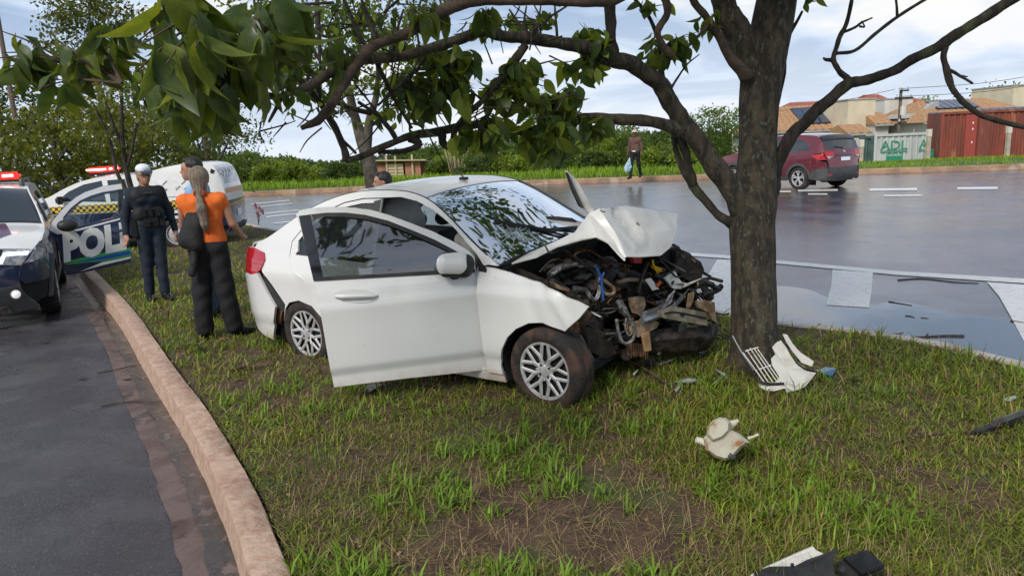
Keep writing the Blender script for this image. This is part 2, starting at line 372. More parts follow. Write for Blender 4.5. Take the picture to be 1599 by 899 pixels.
KL = np.array([G(u, v, .02)[:2] for u, v in [(455, 899), (395, 760), (330, 650), (270, 570), (205, 480), (150, 425)]])
d0 = (KL[0]-KL[1])/np.linalg.norm(KL[0]-KL[1])
KL = np.concatenate([[KL[0]+d0*3.2, KL[0]+d0*1.5], KL, [[-7.9, 13.6], [-8.9, 15.6], [-9.3, 17.4], [-8.8, 18.9], [-7.9, 19.4]]])
KL = cat_curve(KL, 6)
KR = np.array([[6.6, .4], [5.2, 2.6], [4.4, 4.0]]+[G(u, v, 0)[:2].tolist() for u, v in [(1599, 572), (1500, 548), (1400, 528), (1300, 514), (1225, 507), (1130, 492)]]+[[-.6, 10.55], [-4.6, 15.7], [-6.5, 18.3], [-7.2, 19.2], [-7.9, 19.4]])
KR = cat_curve(KR, 5)
def side(poly, d):
    t = np.gradient(poly, axis=0); t /= np.linalg.norm(t, axis=1)[:, None]; return poly+np.stack([-t[:, 1], t[:, 0]], 1)*d
def strip(name, prof, path, m, kind='structure', jitter=.0):
    """profile (offset to the left of the path, height) swept along a path"""
    rs = []
    for o, z in prof:
        q = side(path, o); z = float(z); zz = np.full(len(q), z)
        if jitter: 
            j = pnoise(np.concatenate([q, q[:, :1]*0+z], 1), 9., int(abs(o)*1000)+3); q = q+np.stack([j, j], 1)*jitter; zz = zz+j*jitter*.6
        rs.append(np.concatenate([q, zz[:, None]], 1))
    return part(name, MB().sheet(np.array(rs)), m, smooth=True, ang=40, kind=kind, recalc=False)
# ground to the horizon: falls away gently beyond the far kerb
def terrain(x, y):
    far = np.maximum(0, y-(31.5-.12*np.maximum(x, 0)-.0*x)); z = -.28+.40*np.clip(far/.6, 0, 1)-.058*np.minimum(np.maximum(far-1.5, 0), 28)-.034*np.maximum(far-29.5, 0)
    return z
def sheet_xy(name, X, Y, zf, m, col=None):
    gx, gy = np.meshgrid(X, Y, indexing='ij'); z = zf(gx, gy); V = np.stack([gx, gy, z], -1).reshape(-1, 3); a, b = gx.shape
    i = (np.arange(a-1)[:, None]*b+np.arange(b-1)).ravel(); F = np.stack([i, i+b, i+b+1, i+1], 1); return tag(raw_mesh(name, V, F, m, smooth=True), kind='structure')
xs = np.concatenate([[-900, -400, -200], np.arange(-120, 121, 3.), [200, 400, 900]]); ys = np.concatenate([[-300, -60, -10], np.arange(0, 30, 5.), np.arange(30, 36, .3), np.arange(36, 70, 2.), [80, 120, 200, 400, 1200]])
sheet_xy('ground', xs, ys, terrain, M['far_ground'])
# left road under everything, right avenue on top of it
part('road_left', MB().add([[-60, -8, -.15], [3, -8, -.15], [3, 32, -.15], [-60, 32, -.15]], [(0, 1, 2, 3)]), M['asphalt_old'], kind='structure', recalc=False)
FK = np.array([[-60, 33.5, 0], [-30, 32.0, 0], [-14, 31.2, 0], [-11.15, 30.72, 0], [-4.53, 30.61, 0], [1.95, 29.4, 0], [7.49, 28.4, 0], [12.86, 27.28, 0], [18.09, 26.04, 0], [30, 23., 0], [70, 12, 0]])[:, :2]
avenue = [[80, -8], [12, -8]]+KR[::1].tolist()+[[-9.5, 22.5], [-14, 27], [-24, 31.0]]+FK[2:].tolist()
fz = lambda z: (lambda P: np.concatenate([P, np.full((len(P), 1), z)], 1))
part('avenue', panel([avenue], fz(-.05), res=4, th=.1, inward=lambda P: np.tile([0, 0, -1.], (len(P), 1))), M['asphalt_wet'], kind='structure', recalc=False)
# median
def med_z(P): return .012*pnoise(P, 3.1, 5)+.006*pnoise(P, 11, 6)
ml = side(KL, -.02)
median = np.concatenate([ml[::-1][1:], KR[::-1][::-1][:0], KR[:-1]]) if False else np.concatenate([KR[:-1], ml[::-1]])
part('median_soil', panel([median], lambda P: np.concatenate([P, med_z(P)[:, None]], 1), res=.3), M['soil'], kind='structure', recalc=False)
strip('kerb_left', [(-.005, -.05), (0, .028), (.008, .035), (.140, .035), (.152, .026), (.175, -.16)], KL, M['kerb'], jitter=.006)
strip('gutter', [(.17, -.146), (.30, -.1455), (.42, -.1458)], KL, M['gutter'], jitter=.022)
strip('gutter_water', [(.165, -.1415), (.30, -.1415)], KL, M['water'], jitter=.03)
strip('kerb_right', [(-.10, -.06), (-.095, .008), (-.08, .014), (.03, .014), (.04, -.02)], KR, M['kerb_pale'], jitter=.008)
strip('kerb_far', [(.0, -.06), (.02, .10), (.05, .115), (.30, .12), (.7, .10)], cat_curve(FK, 4), M['kerb_far'], jitter=.03)
# puddle along the right kerb
pud = [G(u, v, -.045)[:2] for u, v in [(1700, 560), (1620, 520), (1560, 498), (1500, 494), (1455, 480), (1400, 470), (1360, 476), (1310, 470), (1262, 452), (1215, 446), (1160, 450), (1128, 470)]]
kr_ = side(KR, -.09); kr_ = kr_[(kr_[:, 1] < 7.6) & (kr_[:, 1] > 3.0)]
pud = cat_curve(np.array(pud), 5); pud = pud+.04*np.stack([pnoise(pud, 7, 1), pnoise(pud, 7, 2)], 1)
part('puddle', panel([np.concatenate([pud, kr_[::-1]])], fz(-.0465), res=.5), M['puddle'], kind='structure', recalc=False)
# painted markings on the avenue (each its own sheet)
def quad(name, pts, m=M['paint'], z=-.0465): return tag(part(name, panel([[tuple(G(u, v, z)[:2]) for u, v in pts]], fz(z), res=.5), m, recalc=False), kind='structure')
MZ = -.0425
def mark(pts, z=MZ): return quad('road_marking', pts, z=z)
mark([(1040, 392), (1130, 398), (1215, 406.5), (1400, 423), (1620, 436), (1800, 446), (1800, 455), (1620, 443.5), (1400, 429), (1215, 411.5), (1130, 403), (1040, 397)])
mark([(1300, 421), (1363, 425.5), (1361, 455), (1357, 480), (1290, 476), (1298, 445)])
mark([(1541, 440), (1640, 447), (1680, 500), (1690, 545), (1603, 540), (1576, 490), (1560, 462)])
mark([(1120, 405), (1142, 405.5), (1142, 480), (1128, 488), (1085, 480), (1105, 430)])
for a, b, v0, v1, w in [(1212, 1235, 299, 299, 1.3), (1246, 1308, 297.5, 296.5, 1.6), (1358, 1432, 296.2, 295.2, 1.8), (1495, 1558, 294, 293.4, 1.8), (1262, 1292, 303, 303, 1.), (1380, 1440, 305.5, 304.8, 1.1), (1650, 1720, 291, 290, 1.8)]:
    mark([(a, v0-w), (b, v1-w), (b, v1+w), (a, v0+w)])
for k in (0, 1, 3, 4, 6): mark([(392+k*6, 318+k*5), (452+k*5, 312+k*5), (452+k*5, 313.2+k*5), (392+k*6, 319.4+k*5)])

# ------------------------------------------------------------------ grass and straw
M['grass'] = mat('grass', (.1, .1, .1), rough=.55, vcol=True, transl=.25, spec=.3)
def blades(name, P, ln, wd, col, lean, m=M['grass'], flat=None, curve=.5):
    n = len(P); az = RNG.uniform(0, 2*np.pi, n); d = np.stack([np.cos(az), np.sin(az), 0*az], 1); sd_ = np.stack([-np.sin(az), np.cos(az), 0*az], 1)
    tl = lean*np.abs(RNG.normal(1, .45, n)); up = np.array([0, 0, 1.])
    def at(t):
        h = ln*t*np.cos(tl*(1-curve+curve*t)); o = ln*t*np.sin(tl*(1-curve+curve*t)); return P+d*o[:, None]+up*np.maximum(h, .001)[:, None]
    p0, p1, p2 = P, at(.55), at(1.); w = wd[:, None]/2
    V = np.stack([p0-sd_*w*.7, p0+sd_*w*.7, p1-sd_*w, p1+sd_*w, p2], 1).reshape(-1, 3)
    b = np.arange(n)[:, None]*5; F = np.concatenate([b+[0, 1, 3], b+[0, 3, 2], b+[2, 3, 4]]); c = np.repeat(col, 5, 0)
    return tag(raw_mesh(name, V, F, m, col=c), kind='stuff')
def ground_pts(n, u0, u1, v0, v1):
    u = RNG.uniform(u0, u1, n); v = v0+(v1-v0)*RNG.uniform(0, 1, n)**.85
    d = FF+RR*((u-799.5)/FPX)[:, None]+UU*((449.5-v)/FPX)[:, None]; t = -CAMH/d[:, 2]; return (d*t[:, None])[:, :2]
def in_med(P): return inpoly(P, [np.concatenate([side(KR, .06)[:-1], side(KL, -.01)[::-1]])])
T = ground_pts(46000, -60, 1750, 330, 1080); T = T[in_med(T)]
R_ = np.linalg.norm(T, axis=1)
lush = pnoise(T, 2.0, 11, 4)+.35*pnoise(T, 6., 12)
# thicker growth around the wreck and to the right, thin worn soil next to the left kerb and in front
u_ = 799.5+FPX*(T@RR[:2]-CAMH*RR[2])/(T@FF[:2]-CAMH*FF[2]); 
kd = np.min(np.linalg.norm(T[:, None]-KL[None, ::4], axis=2), axis=1)
bias = np.clip((T[:, 1]-3.2)/2.2, 0, 1)*.45+np.clip((T[:, 0]+.2)/1.6, 0, 1)*.28-.25*np.exp(-((T[:, 0]+.5)**2+(T[:, 1]-3.9)**2)/.8)+np.clip((T[:, 1]-7.5)/2, 0, 1)*.6-.22*np.exp(-(kd/.9)**2)-.25*np.exp(-((T[:, 0]+1.3)**2+(T[:, 1]-5.2)**2)/.5)-.22*np.exp(-((T[:, 0]-2.6)**2+(T[:, 1]-4.3)**2)/.2)-.3*np.exp(-((T[:, 0]-1.35)**2+(T[:, 1]-4.0)**2)/.12)
keep = RNG.uniform(-.30, 1.05, len(T)) < lush+bias; T = T[keep]; lush = (lush+bias)[keep]; R_ = R_[keep]
k = 6; P2 = np.repeat(T, k, 0)+RNG.normal(0, 1, (len(T)*k, 2))*.035*np.clip(np.repeat(R_, k)/5, .6, 2.5)[:, None]; lu = np.repeat(lush, k); rr_ = np.repeat(R_, k)
ok = in_med(P2); P2, lu, rr_ = P2[ok], lu[ok], rr_[ok]; n = len(P2)
P3 = np.concatenate([P2, med_z(P2)[:, None]-.004], 1)
tint = pnoise(P2, 3.3, 21); rnd = RNG.uniform(0, 1, n)
g = np.array([.165, .215, .022])*(1+.25*RNG.normal(0, 1, (n, 1)))+np.clip(tint, 0, 1)[:, None]*np.array([.07, .05, .0]); g = np.where((rnd < .12)[:, None], np.array([.30, .22, .085]), g); g = np.where((rnd > .93)[:, None], np.array([.13, .085, .04]), g)
g = np.clip(g*(.8+.5*RNG.uniform(0, 1, (n, 1))), .01, .6)
blades('grass', P3, np.clip(RNG.gamma(4, .0140, n)*(1+.5*np.clip(lu, -.3, 1.2)), .02, .2)*np.where(rr_ > 9, .75, 1), RNG.uniform(.004, .0105, n)*np.clip(rr_/5, .8, 2.4), g, RNG.uniform(.95, 1.9, n), curve=.8)
# close-cropped bright turf at the far end of the median
T = ground_pts(60000, -60, 1750, 335, 600); T = T[in_med(T)]; T = T[(T[:, 1] > 6.6) & (pnoise(T, 1.1, 61) > -.55-.12*(T[:, 1]-7))]; n = len(T); tn = pnoise(T, 1.7, 62)[:, None]
blades('grass', np.concatenate([T, med_z(T)[:, None]-.004], 1), RNG.uniform(.03, .085, n), RNG.uniform(.006, .014, n)*np.clip(T[:, 1]/8, 1, 2.2), np.clip(np.array([.17, .225, .022])*(1+.25*tn)*RNG.uniform(.7, 1.3, (n, 1)), .01, 1), RNG.uniform(.4, 1.2, n))
# low olive mat between the tufts
T = ground_pts(75000, -60, 1750, 480, 1090); T = T[in_med(T)]; kd = pnoise(T, 1.6, 71, 4); T = T[(kd > -.2) & (np.hypot(T[:, 0]+1.3, T[:, 1]-5.2)+.5*kd > .55)]; n = len(T); tn = pnoise(T, 2.2, 72)[:, None]
blades('grass', np.concatenate([T, med_z(T)[:, None]-.004], 1), RNG.uniform(.025, .07, n), RNG.uniform(.004, .008, n), np.clip(np.array([.155, .195, .024])*(1+.35*tn)*RNG.uniform(.6, 1.3, (n, 1)), .01, 1), RNG.uniform(.8, 1.5, n))
# long lush blades in scattered clumps
T = ground_pts(1500, 200, 1700, 520, 1000); T = T[in_med(T)]; T = T[(pnoise(T, 2.3, 31)+.25*(T[:, 1] > 4.6)) > .12]
P2 = np.repeat(T, 11, 0)+RNG.normal(0, .02, (len(T)*11, 2)); n = len(P2)
blades('grass', np.concatenate([P2, med_z(P2)[:, None]-.004], 1), RNG.uniform(.06, .15, n), RNG.uniform(.006, .013, n), np.array([.135, .225, .022])*RNG.uniform(.7, 1.5, (n, 1)), RNG.uniform(.6, 1.5, n), curve=.8)
# straw lying flat
T = ground_pts(24000, -40, 1700, 380, 1060); T = T[in_med(T)]; n = len(T)
blades('straw', np.concatenate([T, med_z(T)[:, None]+.006], 1), RNG.uniform(.04, .16, n), RNG.uniform(.002, .004, n)*np.clip(np.linalg.norm(T, axis=1)/5, .8, 2), np.array([.42, .32, .15])*RNG.uniform(.4, 1.15, (n, 1)), np.full(n, 1.35), curve=.1)
# litter of dead leaves and crumbs
n = 2600; T = ground_pts(n, -40, 1700, 380, 1080); T = T[in_med(T)]; n = len(T); a_ = RNG.uniform(0, 6.28, n); s_ = RNG.uniform(.006, .022, n)*np.clip(np.linalg.norm(T, axis=1)/6, .6, 2)
P3 = np.concatenate([T, med_z(T)[:, None]+RNG.uniform(.008, .05, n)[:, None]], 1); e1 = np.stack([np.cos(a_), np.sin(a_), RNG.normal(0, .4, n)], 1)*s_[:, None]; e2 = np.stack([-np.sin(a_), np.cos(a_), RNG.normal(0, .4, n)], 1)*s_[:, None]*.55
V_ = np.stack([P3-e1, P3-e2*1.0, P3+e1, P3+e2], 1).reshape(-1, 3); F_ = np.arange(n)[:, None]*4+np.arange(4)
tag(raw_mesh('leaf_litter', V_, F_, M['grass'], col=np.repeat(np.array([.16, .10, .055])*RNG.uniform(.3, 2.4, (n, 1)), 4, 0)), kind='stuff')
# tall bright grass on the far verge
n = 52000; X_ = RNG.uniform(-24, 34, n); yk = np.interp(X_, FK[:, 0], FK[:, 1]); Y_ = yk+.9+RNG.uniform(0, 1, n)**1.1*13
P2 = np.stack([X_, Y_], 1); z_ = np.maximum(terrain(X_, Y_), -9); z_ = np.where(Y_-yk < 1.6, .12, z_)
tn = pnoise(P2, .8, 44)[:, None]; g = np.array([.17, .28, .02])*(1+.3*tn)*RNG.uniform(.7, 1.3, (n, 1))+np.array([.05, .02, 0])*np.clip(tn, 0, 1)
hgt = RNG.uniform(.12, .42, n)*(1+.6*tn[:, 0])*np.where(X_ > 11, .45, 1)
blades('verge_grass', np.concatenate([P2, z_[:, None]-.02], 1), hgt, RNG.uniform(.02, .045, n), np.clip(g, .01, 1), RNG.uniform(.15, .7, n))
# ================================================================== VEHICLE TOOLKIT
WHITE_DIRT = (.33, .24, .15)
M['white_paint'] = mat('white_paint', (.74, .74, .72), rough=.3, coat=.85, spec=.5, col3=(.50, .46, .38), ns3=26, lo3=.68, hi3=.76, dirt=((.42, .26, .14), .12, .36, .8), col2=(.66, .65, .62), ns=2.2, lo=.55, hi=.8)
M['white_paint_clean'] = mat('white_paint_plain', (.74, .74, .72), (.68, .68, .66), ns=2, rough=.3, coat=.6, lo=.5, hi=.8)
M['white_bent'] = mat('white_dirty_paint', (.74, .73, .69), (.52, .50, .44), ns=4.5, rough=.38, coat=.3, lo=.45, hi=.75, col3=(.22, .15, .09), ns3=7, lo3=.66, hi3=.74)
M['navy_paint'] = mat('navy_paint', (.014, .026, .075), rough=.22, coat=.9, dirt=((.12, .1, .08), .1, .6, .3))
M['wine_paint'] = mat('wine_paint', (.15, .020, .032), rough=.25, metal=.25, coat=1.)
M['black_plastic'] = mat('black_plastic', (.016, .016, .017), (.035, .034, .034), ns=6, rough=.5, spec=.4)
M['grey_plastic'] = mat('grey_plastic', (.055, .056, .058), (.08, .08, .08), ns=5, rough=.6)
M['gloss_black'] = mat('gloss_black', (.010, .010, .011), rough=.12, coat=.6)
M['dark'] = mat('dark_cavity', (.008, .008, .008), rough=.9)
M['rubber'] = mat('tyre_rubber', (.018, .017, .016), (.05, .032, .024), ns=9, rough=.8, bump=.2, bs=30, lo=.45, hi=.62)
M['rubber_muddy'] = mat('muddy_tyre_rubber', (.022, .019, .017), (.085, .045, .032), ns=7, rough=.85, bump=.5, bs=38, lo=.42, hi=.62)
M['silver'] = mat('alloy_silver', (.62, .62, .63), (.48, .47, .46), ns=12, rough=.42, metal=.45)
M['alloy_dark'] = mat('alloy_dark', (.05, .05, .055), rough=.3, metal=.6)
M['steel'] = mat('bare_steel', (.30, .30, .30), (.16, .13, .11), ns=14, rough=.42, metal=.8)
M['rust'] = mat('rusty_metal', (.10, .050, .028), (.20, .105, .055), ns=18, rough=.85, bump=.5, bs=50, col3=(.03, .02, .016), ns3=9)
M['red_lens'] = mat('red_lens', (.40, .010, .016), rough=.15, coat=.7, emis=(.8, .02, .02), es=.02)
M['clear_lens'] = mat('clear_lens', (.55, .57, .6), (.25, .26, .28), ns=20, rough=.12, coat=.8, metal=.3)
M['chrome'] = mat('chrome', (.7, .7, .72), rough=.12, metal=1.)
M['dark_glass'] = mat('tinted_glass', (.012, .016, .016), rough=.035, spec=1.1, coat=.5)
M['glass'] = glass_mat('car_glass', (.72, .80, .77), .025, 1.15)
M['shard_white'] = mat('crack_white', (.7, .75, .75), rough=.3)
M['windscreen'] = glass_mat('windscreen_glass', (.72, .80, .77), .025, 1.15)
M['plate_white'] = mat('plate_white', (.75, .75, .75), rough=.4)
M['letter_white'] = mat('letter_white', (.80, .80, .76), rough=.4)
M['green_stripe'] = mat('green_stripe', (.06, .36, .10), rough=.35)
M['blue_stripe'] = mat('blue_stripe', (.01, .09, .42), rough=.35)
M['yellow'] = mat('yellow_paint', (.75, .47, .02), rough=.4)
M['black_paint'] = mat('black_paint', (.01, .01, .012), rough=.4)
M['red_beacon'] = mat('red_beacon', (.6, .01, .01), rough=.3, emis=(1., .03, .02), es=1.1)
M['red_beacon_core'] = mat('red_beacon_core', (.8, .3, .3), rough=.3, emis=(1., .45, .42), es=6)
M['lamp_glow'] = mat('headlight_strip', (.9, .9, 1.), rough=.3, emis=(.85, .88, 1.), es=2.4)

class Body:
    def __init__(s, bx, bw, sz, sw, edge, crown):
        s.B = pchip(bx, bw); s.Sh = pchip(sz, sw); s.e = cat_curve(edge, 8); k = np.arange(len(s.e))/8.
        s.k = k; t = np.gradient(s.e, axis=0); t /= np.linalg.norm(t, axis=1)[:, None]; s.nrm = np.stack([t[:, 1], -t[:, 0]], 1)
        if s.nrm[len(k)//2][1] < 0: s.nrm *= -1
        cx, cv = zip(*crown); s.crown = pchip(cx, cv)
    def W(s, x, z): return s.B(x)*s.Sh(z)
    def E(s, q): return np.stack([np.interp(q, s.k, s.e[:, 0]), np.interp(q, s.k, s.e[:, 1])], -1)
    def Nn(s, q): n = np.stack([np.interp(q, s.k, s.nrm[:, 0]), np.interp(q, s.k, s.nrm[:, 1])], -1); return n/np.linalg.norm(n, axis=-1)[..., None]
    def side(s, sg, off=0., extra=None):
        def f(P):
            P = np.atleast_2d(P); y = s.W(P[:, 0], P[:, 1])+off
            if extra is not None: y = y+extra(P)
            return np.stack([P[:, 0], sg*y, P[:, 1]], 1)
        return f
    def side_in(s, sg): return lambda P: np.tile([0, -sg, 0.], (len(P), 1))
    def top(s, off=0., shrink=0.):
        def f(P):
            P = np.atleast_2d(P); e = s.E(P[:, 0]); n = s.Nn(P[:, 0]); w = s.W(e[:, 0], e[:, 1])-shrink
            c = s.crown(P[:, 0])*(1-np.abs(P[:, 1])**2.3)+off
            return np.stack([e[:, 0]+n[:, 0]*c, P[:, 1]*w, e[:, 1]+n[:, 1]*c], 1)
        return f
    def top_in(s, P=None): 
        def f(P): n = s.Nn(P[:, 0]); return -np.stack([n[:, 0], 0*n[:, 0], n[:, 1]], 1)
        return f
    def side_part(s, name, m, loops, parent, sg=(-1, 1), off=0., res=.07, th=.02, label=None, extra=None):
        return [part(name, panel(loops, s.side(g, off, extra), res, th, s.side_in(g)), m, parent, label, ang=50, recalc=False) for g in sg]
    def top_part(s, name, m, loops, parent, off=0., res=.08, th=.02, label=None):
        # parameter space is scaled so that the grid is roughly square
        sc = 1/ max(.05, np.linalg.norm(np.diff(s.e, axis=0), axis=1).sum()/s.k[-1]) ; hw = .7
        lp = [[(a/sc, b*hw) for a, b in l] for l in loops]
        f0 = s.top(off); f1 = s.top_in()
        tr = lambda P: np.stack([P[:, 0]*sc, P[:, 1]/hw], 1)
        return part(name, panel(lp, lambda P: f0(tr(P)), res, th, lambda P: f1(tr(P))), m, parent, label, ang=50, recalc=False)
def rect(s0, s1, t=.985, t0=None): t0 = -t if t0 is None else t0; return [(s0, t0), (s1, t0), (s1, t), (s0, t)]
def arc(cx, cz, r, a0, a1, n=9): return [(cx+r*math.cos(rad(a)), cz+r*math.sin(rad(a))) for a in np.linspace(a0, a1, n)]
TYRES = {}
def wheel(parent, c, R=.3, w=.19, rr=.205, sg=-1, style='mesh', rubber='rubber', tilt=None, seed=0):
    """wheel (drum) > tyre, rim ; outer face towards sg*y"""
    def put(o): 
        o.location = c
        if tilt is not None: o.rotation_euler = tilt
        return o
    h = w/2; o = part('wheel', MB().lathe([(-h*.6, rr*.96), (-h*.6, .05), (h*.35, .05), (h*.35, rr*.7), (h*.3, rr*.96)], 24), M['dark'], parent); put(o)
    pr = [(-h*.8, rr*.98), (-h, rr*1.06), (-h*1.03, (R+rr)*.5), (-h*.95, R*.965), (-h*.72, R*.993), (-h*.35, R), (-h*.33, R-.008), (-h*.27, R-.008), (-h*.25, R), (h*.25, R), (h*.27, R-.008), (h*.33, R-.008), (h*.35, R), (h*.72, R*.993), (h*.95, R*.965), (h*1.03, (R+rr)*.5), (h, rr*1.06), (h*.8, rr*.98)]
    part('tyre', MB().lathe(pr, 40), M[rubber], o, ang=60)
    b = MB(); F = sg*h
    b.lathe([(F*.80, rr*.90), (F*.92, rr*.93), (F*.95, rr*1.0), (F*.80, rr*1.01), (F*.2, rr*.95), (F*.2, rr*.90)], 36)
    def sp(a0, r0, a1, r1, w0, w1, f0=.80, f1=.90):
        p = np.array([math.cos(a0)*r0, F*f0, math.sin(a0)*r0]); q = np.array([math.cos(a1)*r1, F*f1, math.sin(a1)*r1]); d = q-p; d /= np.linalg.norm(d); sd_ = np.cross(d, (0, 1, 0)); n_ = np.cross(sd_, d)
        b.rings([[p-sd_*w0-n_*0, p+n_*.007*sg*-1*0+np.array([0, sg*.008, 0])-sd_*w0*.3, p+np.array([0, sg*.008, 0])+sd_*w0*.3, p+sd_*w0, p-np.array([0, sg*.02, 0])],
                 [q-sd_*w1-n_*0, q+np.array([0, sg*.006, 0])-sd_*w1*.3, q+np.array([0, sg*.006, 0])+sd_*w1*.3, q+sd_*w1, q-np.array([0, sg*.02, 0])]])
    if style == 'mesh':
        for k in range(8):
            a = k*math.pi/4+.2+seed; sp(a, .035, a, rr*.52, .017, .015)
            for e in (-1, 1): sp(a, rr*.46, a+e*.27, rr*.95, .0145, .0135)
            sp(a+math.pi/8, .05, a+math.pi/8, rr*.34, .008, .007)
    elif style == 'five':
        for k in range(5):
            a = k*2*math.pi/5+.3+seed
            for e in (-1, 1): sp(a+e*.10, .045, a+e*.24, rr*.93, .012, .014)
            sp(a, .05, a, rr*.9, .01, .014, .7, .8)
    elif style == 'steel':
        b.lathe([(F*.55, rr*.9), (F*.75, rr*.62), (F*.7, rr*.35), (F*.8, .05)], 24)
    b.lathe([(F*.74, .06), (F*.86, .05), (F*.92, .028), (F*.92, .001)], 20)
    r_ = part('rim', b, M['silver' if style != 'five' else 'silver'], o, ang=40)
    if style == 'mesh':
        for k in range(4): a = k*math.pi/2+.6; part('wheel_nut', MB().lathe([(F*.84, .009), (F*.93, .009), (F*.93, .001)], 8, o=(math.cos(a)*.047, 0, math.sin(a)*.047)), M['alloy_dark'], o, ang=40)
    return o
def arch_liner(b, cx, cz, r, W0, sg, depth=.32, a0=-.35):
    """dark wheel well: half cylinder behind the arch opening"""
    a = np.linspace(a0, math.pi+.35, 16); g = np.array([[[cx+r*math.cos(t), sg*(W0-.012), cz+r*math.sin(t)], [cx+r*math.cos(t), sg*(W0-depth), cz+r*math.sin(t)]] for t in a]); b.sheet(g)
    x1 = cx+(r if a0 < 1 else .1); b.add([[cx-r, sg*(W0-depth), cz-.2], [x1, sg*(W0-depth), cz-.2], [x1, sg*(W0-depth), cz+r], [cx-r, sg*(W0-depth), cz+r]], [(0, 1, 2, 3)])

# ================================================================== THE CRASHED WHITE SALOON
CX, CY, CYAW, CZ, CPI, CRO = -1.335, 6.955, -.627, -.021, .0395, .05
c_, s_ = math.cos(CYAW), math.sin(CYAW)
KM = Matrix(((c_, -s_, 0, CX), (s_, c_, 0, CY), (CPI, CRO, 1, CZ-CPI*1.2), (0, 0, 0, 1)))
KMn = np.array(KM); KMi = np.linalg.inv(KMn)
k_ray = lambda u, v: (KMi[:3, :3]@np.array([0, 0, CAMH])+KMi[:3, 3], KMi[:3, :3]@ray(u, v))
def KP(u, v, x=None, y=None, z=None):
    o, d = k_ray(u, v); t = (x-o[0])/d[0] if x is not None else (y-o[1])/d[1] if y is not None else (z-o[2])/d[2]; return o+d*t
def kproj(p):
    q = KMn[:3, :3]@np.asarray(p)+KMn[:3, 3]-np.array([0, 0, CAMH]); z = q@FF; return np.array([799.5+FPX*(q@RR)/z, 449.5-FPX*(q@UU)/z])
def inv2(fn, u, v, g=(1., .8)):
    g = np.array(g, float)
    for _ in range(25):
        p = kproj(fn(g[None])[0]); J = np.stack([(kproj(fn((g+e)[None])[0])-p)/1e-4 for e in (np.array([1e-4, 0]), np.array([0, 1e-4]))], 1); g = g-np.clip(np.linalg.lstsq(J, p-np.array([u, v]), rcond=1e-3)[0], -.25, .25)
    return tuple(g)
kedge = [(2.14, 1.01), (1.88, 1.17), (1.66, 1.315), (1.47, 1.425), (1.30, 1.485), (1.08, 1.515), (.72, 1.515), (.45, 1.48), (.2, 1.415), (-.05, 1.32), (-.33, 1.18), (-.52, 1.10), (-.72, 1.06), (-.88, 1.03), (-.96, .93), (-.99, .72), (-.99, .45), (-.93, .25)]
KB = Body([-1., -.9, -.8, -.65, -.3, .2, 1.9, 2.4, 2.7, 2.9, 3.1], [.74, .83, .895, .95, .985, 1, 1, .99, .965, .91, .80],
          [.15, .25, .33, .365, .50, .66, .80, .825, .855, .91, .98, 1.1, 1.3, 1.45, 1.56], [.78, .805, .806, .830, .837, .841, .848, .850, .834, .826, .80, .765, .69, .635, .59],
          kedge, [(0, .07), (2, .05), (5, .035), (8, .03), (10, .03), (13, .03), (15, .07), (17, .06)])
car = thing('white_car', 'white saloon car with smashed front end and front door hanging open, against the tree', 'car', mw=KM)
fs = KB.side(-1)
sx = lambda *pts: [inv2(fs, u, v) for u, v in pts]
# outlines on the right flank, (x, z) metres
e_lo = [tuple(p) for p in KB.e[:8*11+1]]                                   # edge curve A-pillar foot -> C-pillar foot
op_front = sx((765, 412), (750, 386), (719, 350), (705, 337), (685, 321), (660, 308), (635, 302.5), (606, 302))
rdoor_top = [(.93, 1.465), (.72, 1.462), (.5, 1.43), (.28, 1.36), (.06, 1.25), (-.09, 1.11), (-.11, .98), (-.04, .86), (.10, .80), (.19, .63), (.33, .46), (.44, .31), (.49, .22)]
arch_r = sx((447, 500), (449, 485), (455, 475), (470, 471), (490, 479), (508, 500))+[(.30, .36), (.335, .24)]
side_r = e_lo + [(-.60, 1.075), (-.66, 1.02)] + sx((420, 398), (421, 408), (414, 424), (430, 449), (449, 478)) + arch_r + [(.34, .22), (.485, .215)] + rdoor_top[::-1][1:] + op_front[::-1][1:] + [(1.965, .93), (1.965, 1.0), (2.06, 1.015)]
side_r = [tuple(p) for p in side_r]
KB.side_part('body_side', M['white_paint'], [side_r], car, sg=(-1,), res=.05)
fend = [(1.975, 1.0)]+sx((775, 408), (800, 414), (828, 424), (845, 427), (866, 437), (885, 450), (902, 457), (917, 466), (905, 482), (884, 503), (870, 498), (850, 491), (828, 492), (808, 502), (794, 516), (785, 535), (783, 560))+[(2.12, .22), (1.985, .22)]
def dent(P):    # creases along the crumpled front wing
    x = P[:, 0]; z = P[:, 1]; return -.05*np.clip((x-2.55)/.3, 0, 1)**1.5+.018*np.exp(-((x-2.66+.5*(z-.7))/.03)**2)-.012*np.exp(-((x-2.45+.35*(z-.7))/.05)**2)
KB.side_part('front_wing', M['white_paint'], [fend], car, sg=(-1,), res=.035, extra=dent, label='front wing torn at its leading edge')
sill = [(.49, .235), (1.975, .235), (2.12, .235), (2.12, .15), (.33, .15), (.335, .235)]
KB.side_part('sill', M['white_paint'], [sill], car, off=-.012)
